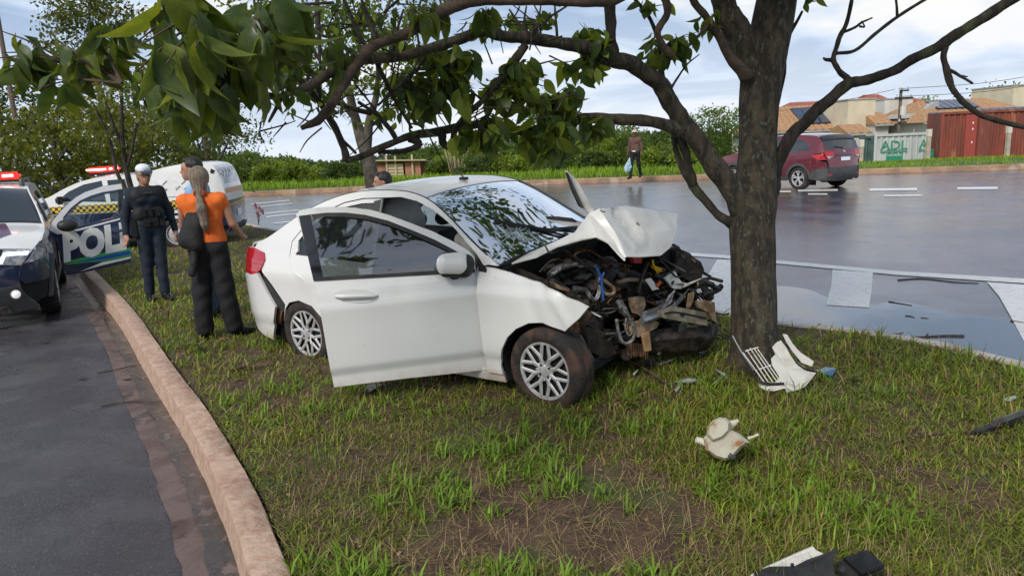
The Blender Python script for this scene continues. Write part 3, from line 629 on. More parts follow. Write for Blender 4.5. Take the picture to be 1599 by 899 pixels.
# left flank (closed doors)
arch_l = arc(0, .3, .345, 205, -25, 12)
lq = e_lo+[(-.60, 1.075), (-.66, 1.02), (-.56, .80), (-.42, .62)]+arch_l[1:]+[(.335, .22), (.485, .215)]+rdoor_top[::-1][1:]+[(1.1, 1.46), (1.3, 1.44), (1.48, 1.37), (1.66, 1.26), (1.85, 1.08), (1.965, .95), (1.965, 1.0), (2.06, 1.015)]
KB.side_part('body_side', M['white_paint'], [lq], car, sg=(1,))
rdoor = [(.925, .24)]+[(x, z-.006) for x, z in rdoor_top[:1]]+rdoor_top[1:]
rdoor = [(.925, .225), (.925, 1.455)]+[(x+.004, z-.008) for x, z in rdoor_top[1:]]
rwin = [(.86, 1.425), (.70, 1.42), (.5, 1.39), (.28, 1.315), (.10, 1.215), (-.01, 1.11), (.0, 1.02), (.86, .995)]
KB.side_part('rear_door', M['white_paint'], [rdoor, rwin], car, off=-.003)
for g in (-1, 1):
    for o in KB.side_part('rear_door_window', M['glass'], [rwin], car, sg=(g,), off=-.018, th=0): pass
KB.side_part('pillar_trim', M['gloss_black'], [[(.835, .985), (.92, .985), (.92, 1.452), (.85, 1.44)]], car, off=.004)
KB.side_part('window_trim', M['black_plastic'], [[(-.02, 1.0), (.84, .975), (.84, .998), (-.0, 1.022)]], car, off=.005)
# left front door closed
fdoor = [(1.965, .24), (.935, .235), (.935, 1.455), (1.1, 1.45), (1.3, 1.43), (1.48, 1.36), (1.66, 1.25), (1.85, 1.07), (1.955, .95)]
fwin = [(1.0, 1.42), (1.28, 1.40), (1.45, 1.34), (1.63, 1.22), (1.83, 1.03), (1.80, .99), (1.0, .995)]
KB.side_part('front_door', M['white_paint'], [fdoor, fwin], car, sg=(1,), label='closed far front door')
KB.side_part('front_door_window', M['glass'], [fwin], car, sg=(1,), off=-.018, th=0)
# rear: tail lights, bumper corner pushed off, dark gap behind it
for g in (-1, 1):
    tl = sx((403, 393), (412, 391), (420, 398), (421, 409), (413, 426), (404, 433), (401, 420)) if g < 0 else [(-.66, 1.01), (-.50, .985), (-.46, .93), (-.55, .81), (-.66, .785)]
    tl = [(-.80, 1.02), (-.66, 1.03)]+tl[2:6]+[(-.68, .79), (-.82, .80)]
    KB.side_part('tail_light', M['red_lens'], [tl], car, sg=(g,), off=.012, res=.03, th=.04)
bump_r = sx((410, 430), (413, 437), (424, 460), (436, 482), (433, 500), (432, 535), (427, 531))+[(-.62, .19), (-.78, .24), (-.93, .32), (-.985, .5), (-.97, .76), (-.80, .785), (-.66, .79)]
KB.side_part('rear_bumper', M['white_paint'], [bump_r], car, sg=(-1,), off=.02, res=.05, th=.025, label='rear bumper corner sprung loose from the body')
KB.side_part('rear_bumper', M['white_paint'], [[(-.56, .79), (-.38, .55), (-.36, .22), (-.78, .24), (-.93, .32), (-.985, .5), (-.97, .76)]], car, sg=(1,), off=.01)
KB.side_part('inner_panel', M['rust'], [[(-.75, .86), (-.45, .86), (-.28, .58), (-.25, .35), (-.55, .3), (-.8, .4)]], car, sg=(-1,), off=-.035, res=.06)
KB.side_part('bumper_bracket', M['black_plastic'], [sx((410, 436), (418, 440), (452, 480), (446, 492), (436, 484))], car, sg=(-1,), off=-.01, res=.05)
KB.top_part('boot_lid', M['white_paint'], [rect(11.0, 14.6, .9)], car)
KB.top_part('rear_bumper_centre', M['white_paint'], [rect(14.7, 17, .97)], car, off=.02)
KB.top_part('rear_window', M['dark_glass'], [rect(8.0, 10.8, .93)], car, off=-.004)
KB.top_part('roof', M['white_paint_clean'], [rect(3.55, 7.9, .985)], car, res=.07)
KB.top_part('roof_frame', M['white_paint'], [[(7.9, -.985), (11.0, -.985), (11.0, .985), (7.9, .985)], [(8.0, -.93), (8.0, .93), (10.8, .93), (10.8, -.93)]], car)
KB.top_part('windscreen', M['windscreen'], [rect(.02, 3.5, .965)], car, off=-.006, th=0, res=.07)
KB.top_part('windscreen_border', M['gloss_black'], [[(-.0, -.992), (3.56, -.992), (3.56, .992), (0, .992)], [(.38, -.93), (.38, .93), (3.40, .93), (3.40, -.93)]], car, off=-.012, th=0, res=.06)
part('roof_ditch', MB().tube(KB.top(.0)(np.stack([np.linspace(.4, 9.5, 40), np.full(40, -.99)], 1)), .006, 6).tube(KB.top(.0)(np.stack([np.linspace(.4, 9.5, 40), np.full(40, .99)], 1)), .006, 6), M['black_plastic'], car)
# antenna with its base
ab = KB.top(0)(np.array([[4.3, 0.02]]))[0]
a0_, a1_ = KP(765, 281, y=ab[1]), KP(752, 262, y=ab[1])
an = part('antenna_base', MB().box(ab+[0, 0, .012], (.09, .035, .024)), M['black_plastic'], car, bevel=.008); part('antenna', MB().tube([ab+[.0, 0, .02], ab+[-.13, 0, .13], ab+[-.2, 0, .22]], [.006, .004, .002], 6), M['black_plastic'], car)
# wipers
wb = KB.top(.005)
def wiper(pt):
    P_ = wb(np.array(pt)); arm = part('wiper_arm', MB().tube([P_[0], (P_[0]+P_[1])/2+[0, 0, .004], P_[1]+[0, 0, .004]], [.011, .009, .007], 6), M['black_plastic'], car)
    d = P_[2:]; part('wiper_blade', MB().tube(d, .012, 5), M['black_plastic'], arm)
ks = lambda u, v: inv2(KB.top(.0), u, v, (1., -.2))
w1 = [ks(899, 360), ks(850, 345), ks(778, 336), ks(820, 341), ks(862, 348)]; wiper([ks(888, 356), ks(822, 342), ks(778, 336), ks(820, 341.5), ks(862, 348)])
w2 = [ks(868, 350), ks(880, 347), ks(856, 347), ks(880, 344), ks(908, 341)]; wiper([ks(905, 346), ks(880, 345), ks(857, 347.5), ks(905, 342)])

# web of cracks in the windscreen around the airbag
rc = np.random.default_rng(9); c0 = np.array(ks(808, 352))
for k in range(13):
    a = k*.483+rc.uniform(-.1, .1); L_ = rc.uniform(.35, .9); pts = [c0]
    for q in range(4): pts.append(pts[-1]+np.array([math.sin(a)*L_*.38, math.cos(a)*L_*.22])/1.6+rc.normal(0, .02, 2))
    pts = np.array(pts); pts = pts[(pts[:, 0] > .1) & (pts[:, 0] < 3.3) & (np.abs(pts[:, 1]) < .92)]
    if len(pts) > 1: part('glass_crack', MB().tube(KB.top(-.002)(pts), .0016, 4), M['shard_white'], car)
for r0_ in (.12, .26):
    t_ = np.linspace(0, 6.28, 15); part('glass_crack', MB().tube(KB.top(-.002)(np.stack([c0[0]+r0_*1.6*np.sin(t_)*(1+.15*np.sin(5*t_)), c0[1]+r0_*np.cos(t_)*(1+.15*np.sin(4*t_))], 1).clip([.06, -.93], [3.3, .9])), .0014, 4), M['shard_white'], car)

# front door swung open: a plane hinged at the wing
HA = rad(46); HP = np.array([1.945, -.815, 0]); HD = np.array([-math.cos(HA), -math.sin(HA), 0]); HN = np.array([math.sin(HA), -math.cos(HA), 0])
dsh = lambda z: (KB.Sh(z)-.835)
def door_f(off=0.):
    return lambda P: HP+np.outer(np.atleast_2d(P)[:, 0], HD)+np.outer(dsh(np.atleast_2d(P)[:, 1])+off, HN)+np.outer(np.atleast_2d(P)[:, 1], [0, 0, 1.])
df = door_f(); dx_ = lambda *pts: [inv2(df, u, v, (.5, .8)) for u, v in pts]
d_out = dx_((523, 603), (516, 560), (508, 500), (501, 450), (497, 433), (487, 385), (478, 350), (473, 334), (478, 328), (495, 324), (520, 321), (550, 320), (585, 323), (615, 330), (650, 342), (685, 355), (715, 369), (738, 382), (747, 392), (748, 408), (753, 425), (756, 480), (760, 535), (763, 568), (700, 577), (640, 585), (580, 594))
d_win = dx_((512, 431), (505, 400), (499, 365), (495, 336), (520, 332), (550, 331), (580, 334), (615, 343), (650, 357), (685, 372), (715, 386), (740, 400), (742, 410), (690, 415), (600, 423))
d_in = lambda P: np.tile(-HN, (len(P), 1))
door = part('front_door', panel([d_out, d_win], df, .032, .03, d_in), M['white_paint'], car, 'front door hanging wide open', ang=50, recalc=False)
part('door_inner_panel', panel([[p for p in dx_((524, 600), (505, 440), (640, 425), (747, 412), (760, 566))]], door_f(-.055), .12, 0), M['grey_plastic'], door, recalc=False)
part('window_glass', panel([d_win], door_f(-.022), .1, 0), glass_mat('door_glass', (.13, .15, .15), .03, 3.4), door, recalc=False)
bt = lambda a, m, nm, off=.004, res=.05: part(nm, panel([a], door_f(off), res, .01, d_in), m, door, recalc=False)
bt(dx_((497, 437), (480, 352), (477, 336), (495, 333), (500, 365), (506, 400), (513, 433)), M['gloss_black'], 'pillar_trim', .003)
bt(dx_((497, 437), (500, 431), (600, 422.5), (742, 409.5), (747, 411), (747, 415.5), (600, 428)), M['black_plastic'], 'window_seal', .006)
bt(dx_((495, 333), (520, 329.5), (550, 328.5), (580, 331), (615, 339), (650, 352), (685, 366), (715, 381), (738, 393), (740, 398), (715, 388), (685, 374), (650, 359), (615, 346), (580, 337.5), (550, 335), (520, 335.5), (500, 338)), M['black_plastic'], 'window_frame', .005)
bt(dx_((700, 385), (744, 405), (744, 411), (688, 415), (690, 398)), M['black_plastic'], 'mirror_sail', .008)
part('mirror_sail', panel([sx((752, 394), (766, 409), (765, 415), (753, 413))], KB.side(-1, .004), .05, .01, KB.side_in(-1)), M['black_plastic'], car, recalc=False)
# body crease under the handle, as a shallow raised rib
cr = [door_f(o)(np.array([p]))[0] for o in (.0,) for p in dx_((502, 456), (560, 449), (640, 440), (752, 430))]
hb = df(np.array(dx_((530, 459), (562, 457), (594, 456))))
hn = HN*.022
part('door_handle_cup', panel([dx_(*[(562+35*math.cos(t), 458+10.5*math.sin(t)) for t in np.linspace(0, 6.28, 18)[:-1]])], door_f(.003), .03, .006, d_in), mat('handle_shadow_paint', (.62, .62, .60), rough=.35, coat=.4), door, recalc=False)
part('door_handle', MB().tube([hb[0]+hn*.3, hb[0]*.75+hb[1]*.25+hn, hb[1]+hn*1.15, hb[2]*.75+hb[1]*.25+hn, hb[2]+hn*.3], [.011, .016, .016, .016, .011], 8), M['white_paint'], door)
# door mirror
mc = df(np.array(dx_((712, 400))))[0]+HN*.10
Rm = np.stack([-HD, HN, [0, 0, 1.]], 1)
mo = blob('mirror_housing', [('c', mc-HD*.045+[0, 0, .012], mc+HD*.055+[0, 0, .02], .068, .060), ('c', mc-HD*.045+[0, 0, -.022], mc+HD*.060+[0, 0, -.016], .066, .058)], M['white_paint'], door, .010, .03)
part('mirror_base', MB().tube([mc-HN*.10+[0, 0, -.05], mc-HN*.03+[0, 0, -.06], mc+[0, 0, -.062]], [.03, .035, .05], 10), M['black_plastic'], mo)
blob('mirror_trim', [('c', mc-HD*.085+[0, 0, .0], mc-HD*.075+[0, 0, -.04], .062, .06), ('c', mc-HD*.06+[0, 0, -.048], mc+HD*.06+[0, 0, -.042], .052, .046)], M['black_plastic'], mo, .010, .02)

# wheels
wheel(car, (0, -.725, .30), seed=.3); fw_ = wheel(car, (2.49, -.725, .30), rubber='rubber_muddy', seed=.1, tilt=(0, 0, rad(-3)))
wheel(car, (0, .725, .30), sg=1); wheel(car, (2.49, .72, .30), sg=1, rubber='rubber_muddy')
b = MB()
for g in (-1, 1):
    for cx_ in (0, 2.49): b = MB(); arch_liner(b, cx_, .3, .345, .82, g, a0=0 if cx_ == 0 else 1.75); part('wheel_arch_liner', b, M['black_plastic'], car, recalc=False)
# floor and underbody
part('underbody', MB().box((1.0, 0, .24), (3.3, 1.45, .08)).box((1.55, 0, .5), (.05, .01, .01)), M['dark'], car)
part('bulkhead', MB().box((2.13, 0, .62), (.05, 1.45, .72)), M['dark'], car)
# cabin
M['cloth_dark'] = mat('seat_cloth', (.022, .022, .024), (.04, .04, .042), ns=20, rough=.9); M['airbag'] = mat('airbag_cloth', (.62, .58, .49), (.42, .39, .32), ns=6, rough=.9, bump=.4, bs=14)
M['lining'] = mat('headlining', (.40, .38, .34), rough=.9)
cab = part('dashboard', MB().rings([[(2.08, y, .98), (1.95, y, 1.01), (1.78, y, .95), (1.72, y, .84), (1.8, y, .6), (2.08, y, .55)] for y in np.linspace(-.68, .68, 9)]), M['black_plastic'], car)
for y in (-.36, .36):
    st = blob('seat', [('c', (1.0, y-.16, .50), (1.0, y+.16, .50), .09, .09), ('c', (1.35, y-.15, .55), (1.35, y+.15, .55), .09, .09), ('c', (1.15, y-.15, .52), (1.15, y+.15, .52), .10, .10)], M['cloth_dark'], car, .03, .08)
    blob('seat_back', [('c', (.92, y-.16, .60), (.92, y+.16, .60), .08, .08), ('c', (.78, y-.15, 1.0), (.78, y+.15, 1.0), .07, .07), ('c', (.86, y-.16, .8), (.86, y+.16, .8), .08, .08)], M['cloth_dark'], st, .03, .09)
    blob('headrest', [('c', (.74, y-.09, 1.17), (.74, y+.09, 1.17), .065, .065)], M['cloth_dark'], st, .025, .02)
blob('rear_seat', [('c', (.1, -.5, .55), (.1, .5, .55), .12, .12), ('c', (-.1, -.5, .95), (-.1, .5, .95), .1, .1)], M['cloth_dark'], car, .04, .2)
th_ = np.linspace(0, 2*math.pi, 25); part('steering_wheel', MB().tube([(1.62+.10*math.sin(t), .36+.18*math.cos(t), .93+.15*math.sin(t)) for t in th_], .014, 6).bar((1.6, .2, .93), (1.6, .52, .93), .03), M['black_plastic'], car)
fb = lambda V: V+.03*np.stack([pnoise(V, 9, 4), pnoise(V, 9, 5), pnoise(V, 8, 6)], 1)
blob('airbag', [('e', (1.72, -.28, 1.06), (.20, .30, .15)), ('e', (1.78, -.05, 1.02), (.16, .2, .11)), ('e', (1.62, -.42, 1.12), (.10, .14, .10))], M['airbag'], car, .022, .06, label='deflated cream passenger airbag', fn=fb)
blob('airbag', [('e', (.50, .02, 1.24), (.15, .20, .17)), ('e', (.42, .18, 1.15), (.14, .16, .16))], mat('white_airbag', (.72, .72, .76), (.60, .60, .66), ns=5, rough=.9), car, .022, .06, label='white billowed side airbag seen through the open door')
blob('airbag', [('e', (1.5, .36, 1.0), (.12, .22, .16)), ('e', (1.55, .22, .92), (.1, .14, .14))], M['airbag'], car, .022, .06, label='deflated cream driver airbag', fn=fb)
part('headlining', panel([rect(3.8, 8, .93)], KB.top(-.04), .3, 0), M['lining'], car, recalc=False)
# ------------------------------------------------------------------ the smashed front of the white car
def FP(u, v, back=0.):
    """point on the crushed front plane of the car (back = metres behind it)"""
    n = np.array([1, -.394, 0]); n /= np.linalg.norm(n); p0 = np.array([2.62, -.57, 0])-n*back; o, d = k_ray(u, v); return o+d*(((p0-o)@n)/(d@n))
M['wreck_dark'] = mat('oily_dark_metal', (.020, .017, .015), (.055, .040, .030), ns=14, rough=.55, metal=.3, bump=.5, bs=30)
M['wreck_grey'] = mat('scraped_grey_plastic', (.11, .11, .11), (.045, .045, .045), ns=11, rough=.6)
M['beige_plastic'] = mat('beige_plastic', (.34, .25, .155), (.17, .11, .065), ns=14, rough=.6)
M['alu'] = mat('crumpled_aluminium', (.42, .42, .42), (.18, .17, .16), ns=22, rough=.42, metal=.7, bump=.8, bs=35)
M['blue_wire'] = mat('blue_wire', (.02, .10, .38), rough=.5)
M['red_plastic'] = mat('red_plastic', (.45, .03, .02), rough=.5)
hood_rows = [
 [KP(804, 399, y=-.66), (2.17, -.42, 1.045), (2.20, -.14, 1.06), (2.21, .14, 1.06), (2.19, .42, 1.045), (2.16, .66, 1.01)],
 [KP(843, 387, y=-.64), KP(841, 378, y=-.47), (2.36, -.14, 1.13), (2.36, .14, 1.13), (2.35, .42, 1.10), (2.33, .66, 1.05)],
 [KP(876, 369, y=-.63), KP(870, 364, y=-.50), (2.52, -.14, 1.20), (2.52, .14, 1.20), (2.50, .42, 1.16), (2.50, .66, 1.08)],
 [KP(916, 356, y=-.62), KP(904, 347, y=-.50), (2.66, -.2, 1.27), (2.66, .1, 1.26), (2.66, .42, 1.2), (2.66, .62, 1.10)],
 [KP(938, 353, y=-.61), KP(926, 317, y=-.50), KP(942, 309, x=2.76), KP(982, 304, x=2.77), KP(1022, 308, x=2.82), KP(1063, 314, x=2.86)],
 [KP(956, 362, y=-.60), KP(954, 345, y=-.50), KP(966, 345, x=2.90), KP(992, 340, x=2.91), KP(1020, 345, x=2.93), KP(1060, 340, x=2.94)],
 [KP(981, 388, y=-.57), KP(981, 384, y=-.53), KP(984, 382, x=2.99), KP(1000, 382, x=3.0), KP(1036, 380, x=3.0), KP(1050, 368, x=2.98)]]
hg = np.array([[np.array(p, float) for p in r] for r in hood_rows])
def dense(g, k=6):
    a, b = g.shape[:2]; U = np.arange((a-1)*k+1)/k; V_ = np.arange((b-1)*k+1)/k
    def lerp(A, t, ax):
        i = np.clip(t.astype(int), 0, A.shape[ax]-2); f = t-i; f = f*f*(3-2*f)*.35+f*.65
        sh = [1]*A.ndim; sh[ax] = -1; return np.take(A, i, ax)*(1-f.reshape(sh))+np.take(A, i+1, ax)*f.reshape(sh)
    return lerp(lerp(g, U, 0), V_, 1)
D_ = dense(hg, 7); nz_ = pnoise(D_.reshape(-1, 3), 9, 77, 4).reshape(D_.shape[:2]); D_[..., 0] += .018*nz_; D_[..., 2] += .010*nz_
dc = KP(985, 330, x=2.86); dd = np.linalg.norm((D_-dc)*[.6, 1, 1], axis=2); D_[..., 0] += -.07*np.exp(-(dd/.07)**2)+.028*np.sin(dd*50)*np.exp(-(dd/.16)**2)
bonnet = part('bonnet', MB().sheet(D_, th=.010), M['white_bent'], car, 'bonnet buckled and folded up in two', ang=38)
def ppoly(name, pts, m, th=.012, back=0., parent=car, f=None, label=None, jit=.0):
    P = np.array([(f or (lambda u, v: FP(u, v, back)))(u, v) for u, v in pts]); c = P.mean(0); P = P+np.random.default_rng(len(pts)+int(pts[0][0])).normal(0, jit, P.shape)
    q = P-np.array([th, -.3*th, 0]); n = len(P)
    return part(name, MB().add(np.concatenate([P, q]), [tuple(range(n)), tuple(range(n, 2*n))[::-1]]+[(i, (i+1) % n, n+(i+1) % n, n+i) for i in range(n)]), m, parent, label, smooth=False)
def ptube(name, pts, w, m, back=0., parent=car, n=7, sm=5):
    """pts (u,v[,extra depth]); w in pixels of the photograph (about 5.2 mm each here)"""
    P = cat_curve(np.array([FP(p[0], p[1], back+(p[2] if len(p) > 2 else 0)) for p in pts]), sm); return part(name, MB().tube(P, w*.0026, n), m, parent)
# torn edge marks on the bonnet
for a in ([(941, 311), (944, 313), (948, 313)], [(978, 367), (985, 370), (992, 368), (1000, 364)]):
    P = cat_curve(np.array([KP(u, v, x=2.90 if u > 960 else 2.83) for u, v in a]), 4); part('paint_tear', MB().tube(P+[.02, 0, 0], .004, 5), M['rust'], bonnet)
# far wing blade standing up beyond the windscreen
wp = [(892, 254), (899, 260), (911, 275), (922, 296), (933, 317), (925, 320), (914, 306), (903, 282)]
fw2 = lambda u, v: KP(u, v, y=.74)
ppoly('bent_wing_edge', wp, M['white_bent'], .03, f=fw2, label='strip of the far wing bent upright')
ppoly('wing_edge_seal', [(893, 257), (901, 284), (912, 309), (917, 312), (905, 285)], M['black_plastic'], .03, f=lambda u, v: KP(u, v, y=.72))
# solid mass behind: bay walls, engine, gearbox
part('inner_wing', MB().sheet(np.array([[(2.15, y, .95), (2.5, y, .90), (2.62+.15*(y > 0), y, .80)], [(2.15, y, .3), (2.5, y, .32), (2.62+.15*(y > 0), y, .45)]])if False else np.array([[(2.15, -.60, .97), (2.45, -.60, .88), (2.66, -.56, .76)], [(2.15, -.60, .3), (2.45, -.58, .30), (2.66, -.5, .40)]])), M['wreck_dark'], car, recalc=False)
part('inner_wing', MB().sheet(np.array([[(2.15, .64, .97), (2.6, .66, .88), (3.0, .66, .72)], [(2.15, .64, .3), (2.6, .64, .30), (3.0, .6, .35)]])), M['wreck_dark'], car, recalc=False)
blob('engine_block', [('e', (2.42, .05, .62), (.22, .34, .22)), ('c', (2.4, -.25, .78), (2.4, .3, .80), .09, .09), ('e', (2.45, -.3, .5), (.2, .2, .2)), ('e', (2.5, .4, .55), (.22, .2, .22))], M['wreck_dark'], car, .035, .04, fn=lambda V: V+.012*np.stack([pnoise(V, 22, 1), pnoise(V, 22, 2), pnoise(V, 22, 3)], 1))
r = np.random.default_rng(12)
mats_ = ['wreck_dark', 'wreck_dark', 'black_plastic', 'rust', 'wreck_grey', 'black_plastic', 'wreck_dark', 'dark', 'black_plastic', 'wreck_dark', 'dark', 'wreck_grey']
def inside(u, v):  # outline of the open bay in the photograph
    return inpoly(np.array([[u, v]]), [[(845, 408), (880, 385), (935, 362), (980, 392), (1035, 384), (1060, 370), (1100, 392), (1112, 420), (1108, 520), (1060, 530), (1000, 540), (950, 535), (925, 505), (912, 470), (870, 435)]])[0]
k = 0
while k < 150:
    u, v = r.uniform(850, 1115), r.uniform(372, 540)
    if not inside(u, v): continue
    bk = r.uniform(.05, .30) if v < 500 else r.uniform(.03, .2); p = FP(u, v, bk)
    if p[0] < 2.2: continue
    R3 = rotz(r.uniform(0, 3))@rotx(r.uniform(-.6, .6))@roty(r.uniform(-.6, .6)); m = M[mats_[r.integers(len(mats_))]]; q = r.uniform()
    if q < .45: part('broken_panel', MB().box(p, r.uniform([.03, .02, .01], [.17, .09, .04]), R3), m, car, bevel=.004)
    elif q < .7:
        d = r.uniform(.02, .045); part('pulley', MB().lathe([(-.02, .004), (-.02, d), (-.008, d), (-.006, d*.75), (.006, d*.75), (.008, d), (.02, d), (.02, .004)], 14, axis='x'), m, car).matrix_basis = Matrix.Translation(p)@Matrix(R3).to_4x4()
    else:
        e = R3@np.array([r.uniform(.06, .2), 0, 0]); part('bracket', MB().tube([p-e, p-e*.3+[0, 0, .02], p+e*.4, p+e+[0, 0, -.02]], r.uniform(.006, .016), 6), m, car)
    k += 1
for k in range(42):          # loose wiring and thin hoses
    u, v = r.uniform(860, 1100), r.uniform(385, 520)
    if not inside(u, v): continue
    pts = [(u, v)]
    for j in range(4): pts.append((pts[-1][0]+r.uniform(-28, 28), pts[-1][1]+r.uniform(-14, 20)))
    pts = [(a, min(b, 535), .03*math.sin(i*2)) for i, (a, b) in enumerate(pts)]
    ptube('wire', pts, r.uniform(1.2, 3.2), M[['black_plastic', 'wreck_grey', 'rust', 'wreck_dark', 'black_plastic', 'wreck_grey'][r.integers(6)]], back=r.uniform(.0, .15), n=5)
ppoly('wing_bracket', [(880, 502), (918, 467), (928, 474), (915, 494), (905, 510), (894, 520)], M['rust'], .02, .02, label='rust-brown torn mounting bracket')
ppoly('apron_sheet', [(905, 514), (930, 498), (952, 505), (963, 535), (946, 546), (925, 535)], M['wreck_dark'], .01, .06)
ptube('coolant_hose', [(862, 416), (876, 405), (900, 397), (924, 400), (938, 414), (936, 429), (922, 438), (900, 436)], 9, M['wreck_grey'], .12)
ptube('metal_pipe', [(864, 414), (872, 410), (884, 402), (905, 397)], 7, M['alu'], .10)
ptube('coolant_hose', [(866, 424), (885, 436), (905, 455), (900, 470)], 9, M['black_plastic'], .10)
ppoly('strut_top', [(868, 426), (880, 432), (894, 436), (892, 441), (874, 436)], M['beige_plastic'], .04, .05)
ptube('metal_pipe', [(921, 440), (926, 449), (933, 452), (938, 444), (941, 430)], 6, M['alu'], .02)
ptube('metal_pipe', [(941, 418), (952, 425), (962, 434), (961, 442), (950, 443), (944, 438)], 5, M['beige_plastic'], .02)
ptube('blue_cable', [(936, 402), (942, 416), (944, 432), (945, 452)], 3.2, M['blue_wire'], .0); ptube('blue_cable', [(948, 409), (944, 416), (938, 424)], 2.6, M['blue_wire'], .0)
ptube('metal_pipe', [(965, 425), (985, 420), (1004, 421), (1015, 424)], 6, M['beige_plastic'], .1)
ppoly('yellow_cap', [(1024, 396), (1030, 398), (1040, 402), (1041, 406), (1034, 407), (1026, 402)], M['yellow'], .03, .1); ptube('dipstick', [(1023, 388), (1024, 395), (1030, 408), (1036, 416)], 3, M['yellow'], .1)
ppoly('red_reservoir_cap', [(992, 384), (1008, 383), (1006, 393), (995, 394)], M['red_plastic'], .04, .1)
ppoly('headlamp_shell', [(1042, 416), (1052, 408), (1058, 403), (1062, 414), (1068, 422), (1080, 423), (1100, 415), (1086, 422), (1066, 432), (1054, 432)], M['white_bent'], .02, .02, label='white broken headlamp shell')
ppoly('white_tag', [(1011, 419), (1020, 416), (1032, 433), (1022, 436)], M['white_bent'], .006, .04); ppoly('orange_connector', [(1027, 427), (1035, 420), (1036, 424), (1030, 431)], mat('orange_plastic', (.55, .12, .03), rough=.5), .01, .03)
ppoly('headlamp_housing', [(1060, 372), (1078, 376), (1098, 389), (1103, 402), (1098, 414), (1082, 420), (1068, 414), (1058, 396)], M['wreck_dark'], .14, .06)
ppoly('battery', [(1036, 374), (1044, 368), (1060, 366), (1062, 384), (1052, 392), (1040, 388)], M['black_plastic'], .14, .12)
ptube('bumper_bracket', [(1098, 420), (1112, 424), (1122, 430), (1129, 426)], 9, M['black_plastic'], .0); ptube('bumper_bracket', [(1103, 438), (1116, 436), (1127, 430)], 8, M['black_plastic'], .0)
ptube('bumper_bracket', [(1098, 418), (1104, 434), (1112, 446)], 12, M['black_plastic'], .02)
cm = [(1036, 468), (1058, 460), (1105, 468), (1106, 489), (1060, 482), (1037, 478)]
bm_ = ppoly('crash_beam', cm, mat('beam_steel', (.36, .32, .24), (.20, .17, .12), ns=12, rough=.5, metal=.3), .045, -.09, label='bent grey crash beam')
ptube('beam_groove', [(1040, 471), (1060, 469), (1104, 477)], 2.5, M['dark'], -.093, bm_); ppoly('bolt_hole', [(1065, 471), (1070, 471), (1071, 475), (1066, 475)], M['dark'], .01, -.098, bm_)
ppoly('radiator_tank', [(990, 490), (1022, 481), (1030, 486), (1028, 494), (998, 510), (990, 504)], M['beige_plastic'], .06, -.02); ppoly('radiator_leg', [(1004, 505), (1016, 500), (1018, 530), (1008, 532)], mat('orange_beige', (.42, .25, .12), (.26, .15, .07), ns=12, rough=.6), .012, -.03)
ptube('bracket_loop', [(967, 453), (973, 466), (984, 478), (992, 498), (990, 512), (980, 520), (972, 516), (967, 500), (965, 482)], 5, M['alu'], -.02); ptube('bracket_loop', [(980, 480), (978, 495), (984, 508), (990, 500)], 3, M['alu'], -.0)
ppoly('bracket_plate', [(968, 452), (975, 452), (984, 470), (992, 490), (986, 492), (975, 474)], M['alu'], .006, .0)
for pts in ([(1000, 478), (1020, 466), (1042, 456), (1052, 440), (1062, 434), (1050, 458), (1028, 470), (1008, 482)], [(1046, 462), (1060, 450), (1078, 433), (1083, 432), (1074, 448), (1058, 464)], [(1030, 458), (1048, 448), (1054, 452), (1036, 464)]):
    ppoly('condenser_sheet', pts, M['alu'], .004, r.uniform(-.03, .02), jit=.012)
ptube('receiver_drier', [(1004, 484), (1018, 479), (1036, 471)], 10, mat('dull_aluminium', (.30, .33, .36), (.2, .21, .22), ns=12, rough=.45, metal=.6), -.04)
ppoly('beige_box', [(992, 449), (1009, 446), (1011, 458), (1006, 470), (997, 473), (993, 460)], M['beige_plastic'], .05, .0)
ppoly('light_strip', [(1078, 439), (1087, 436), (1085, 450), (1079, 462), (1074, 462)], M['beige_plastic'], .006, -.01)
ppoly('hanging_strip', [(1062, 487), (1073, 488), (1069, 512), (1061, 514)], M['wreck_grey'], .008, -.02); ppoly('hanging_strip', [(1074, 487), (1078, 488), (1079, 505), (1077, 518), (1074, 505)], M['beige_plastic'], .006, -.02)
ppoly('torn_mount', [(1090, 452), (1106, 449), (1118, 452), (1119, 470), (1122, 486), (1114, 480), (1108, 468), (1094, 462)], M['beige_plastic'], .03, -.01, label='torn orange-beige mount')
# lower bumper remains: curved black shell
bw = np.array([[FP(u, v, bk) for u, v, bk in row] for row in (
 [(1000, 508, .10), (1030, 497, .04), (1060, 492, .0), (1090, 492, -.03), (1112, 484, -.02), (1121, 470, .08)],
 [(1000, 522, .08), (1030, 514, .0), (1060, 510, -.05), (1090, 508, -.07), (1112, 506, -.04), (1123, 492, .08)],
 [(1002, 534, .10), (1030, 532, .03), (1060, 530, -.03), (1088, 528, -.05), (1108, 522, -.02), (1120, 506, .10)],
 [(1006, 541, .18), (1030, 542, .10), (1060, 542, .04), (1084, 538, .02), (1100, 530, .06), (1112, 514, .16)])])
bwd = dense(bw, 6); bn_ = pnoise(bwd.reshape(-1, 3), 26, 5, 4).reshape(bwd.shape[:2]); bwd[..., 0] += .03*bn_; bwd[-5:, :, 2] += .05*np.array([0, .5, .2, .8, 1])[:, None]*np.abs(np.sin(np.arange(bwd.shape[1])*1.3))[None]*.5
part('lower_bumper', MB().sheet(bwd, th=.010), M['wreck_dark'], car, 'black lower bumper hanging torn')
for k in range(9): u = 982+k*3.6; ppoly('radiator_fin', [(u, 520), (u+2.4, 520), (u+2.6+r.uniform(-1, 1), 540+r.uniform(0, 6)), (u+.4, 538)], M['rust'], .02, .02)
ptube('stabiliser_link', [(906, 509), (912, 520), (920, 536), (927, 549)], 6.5, M['wreck_grey'], -.02)
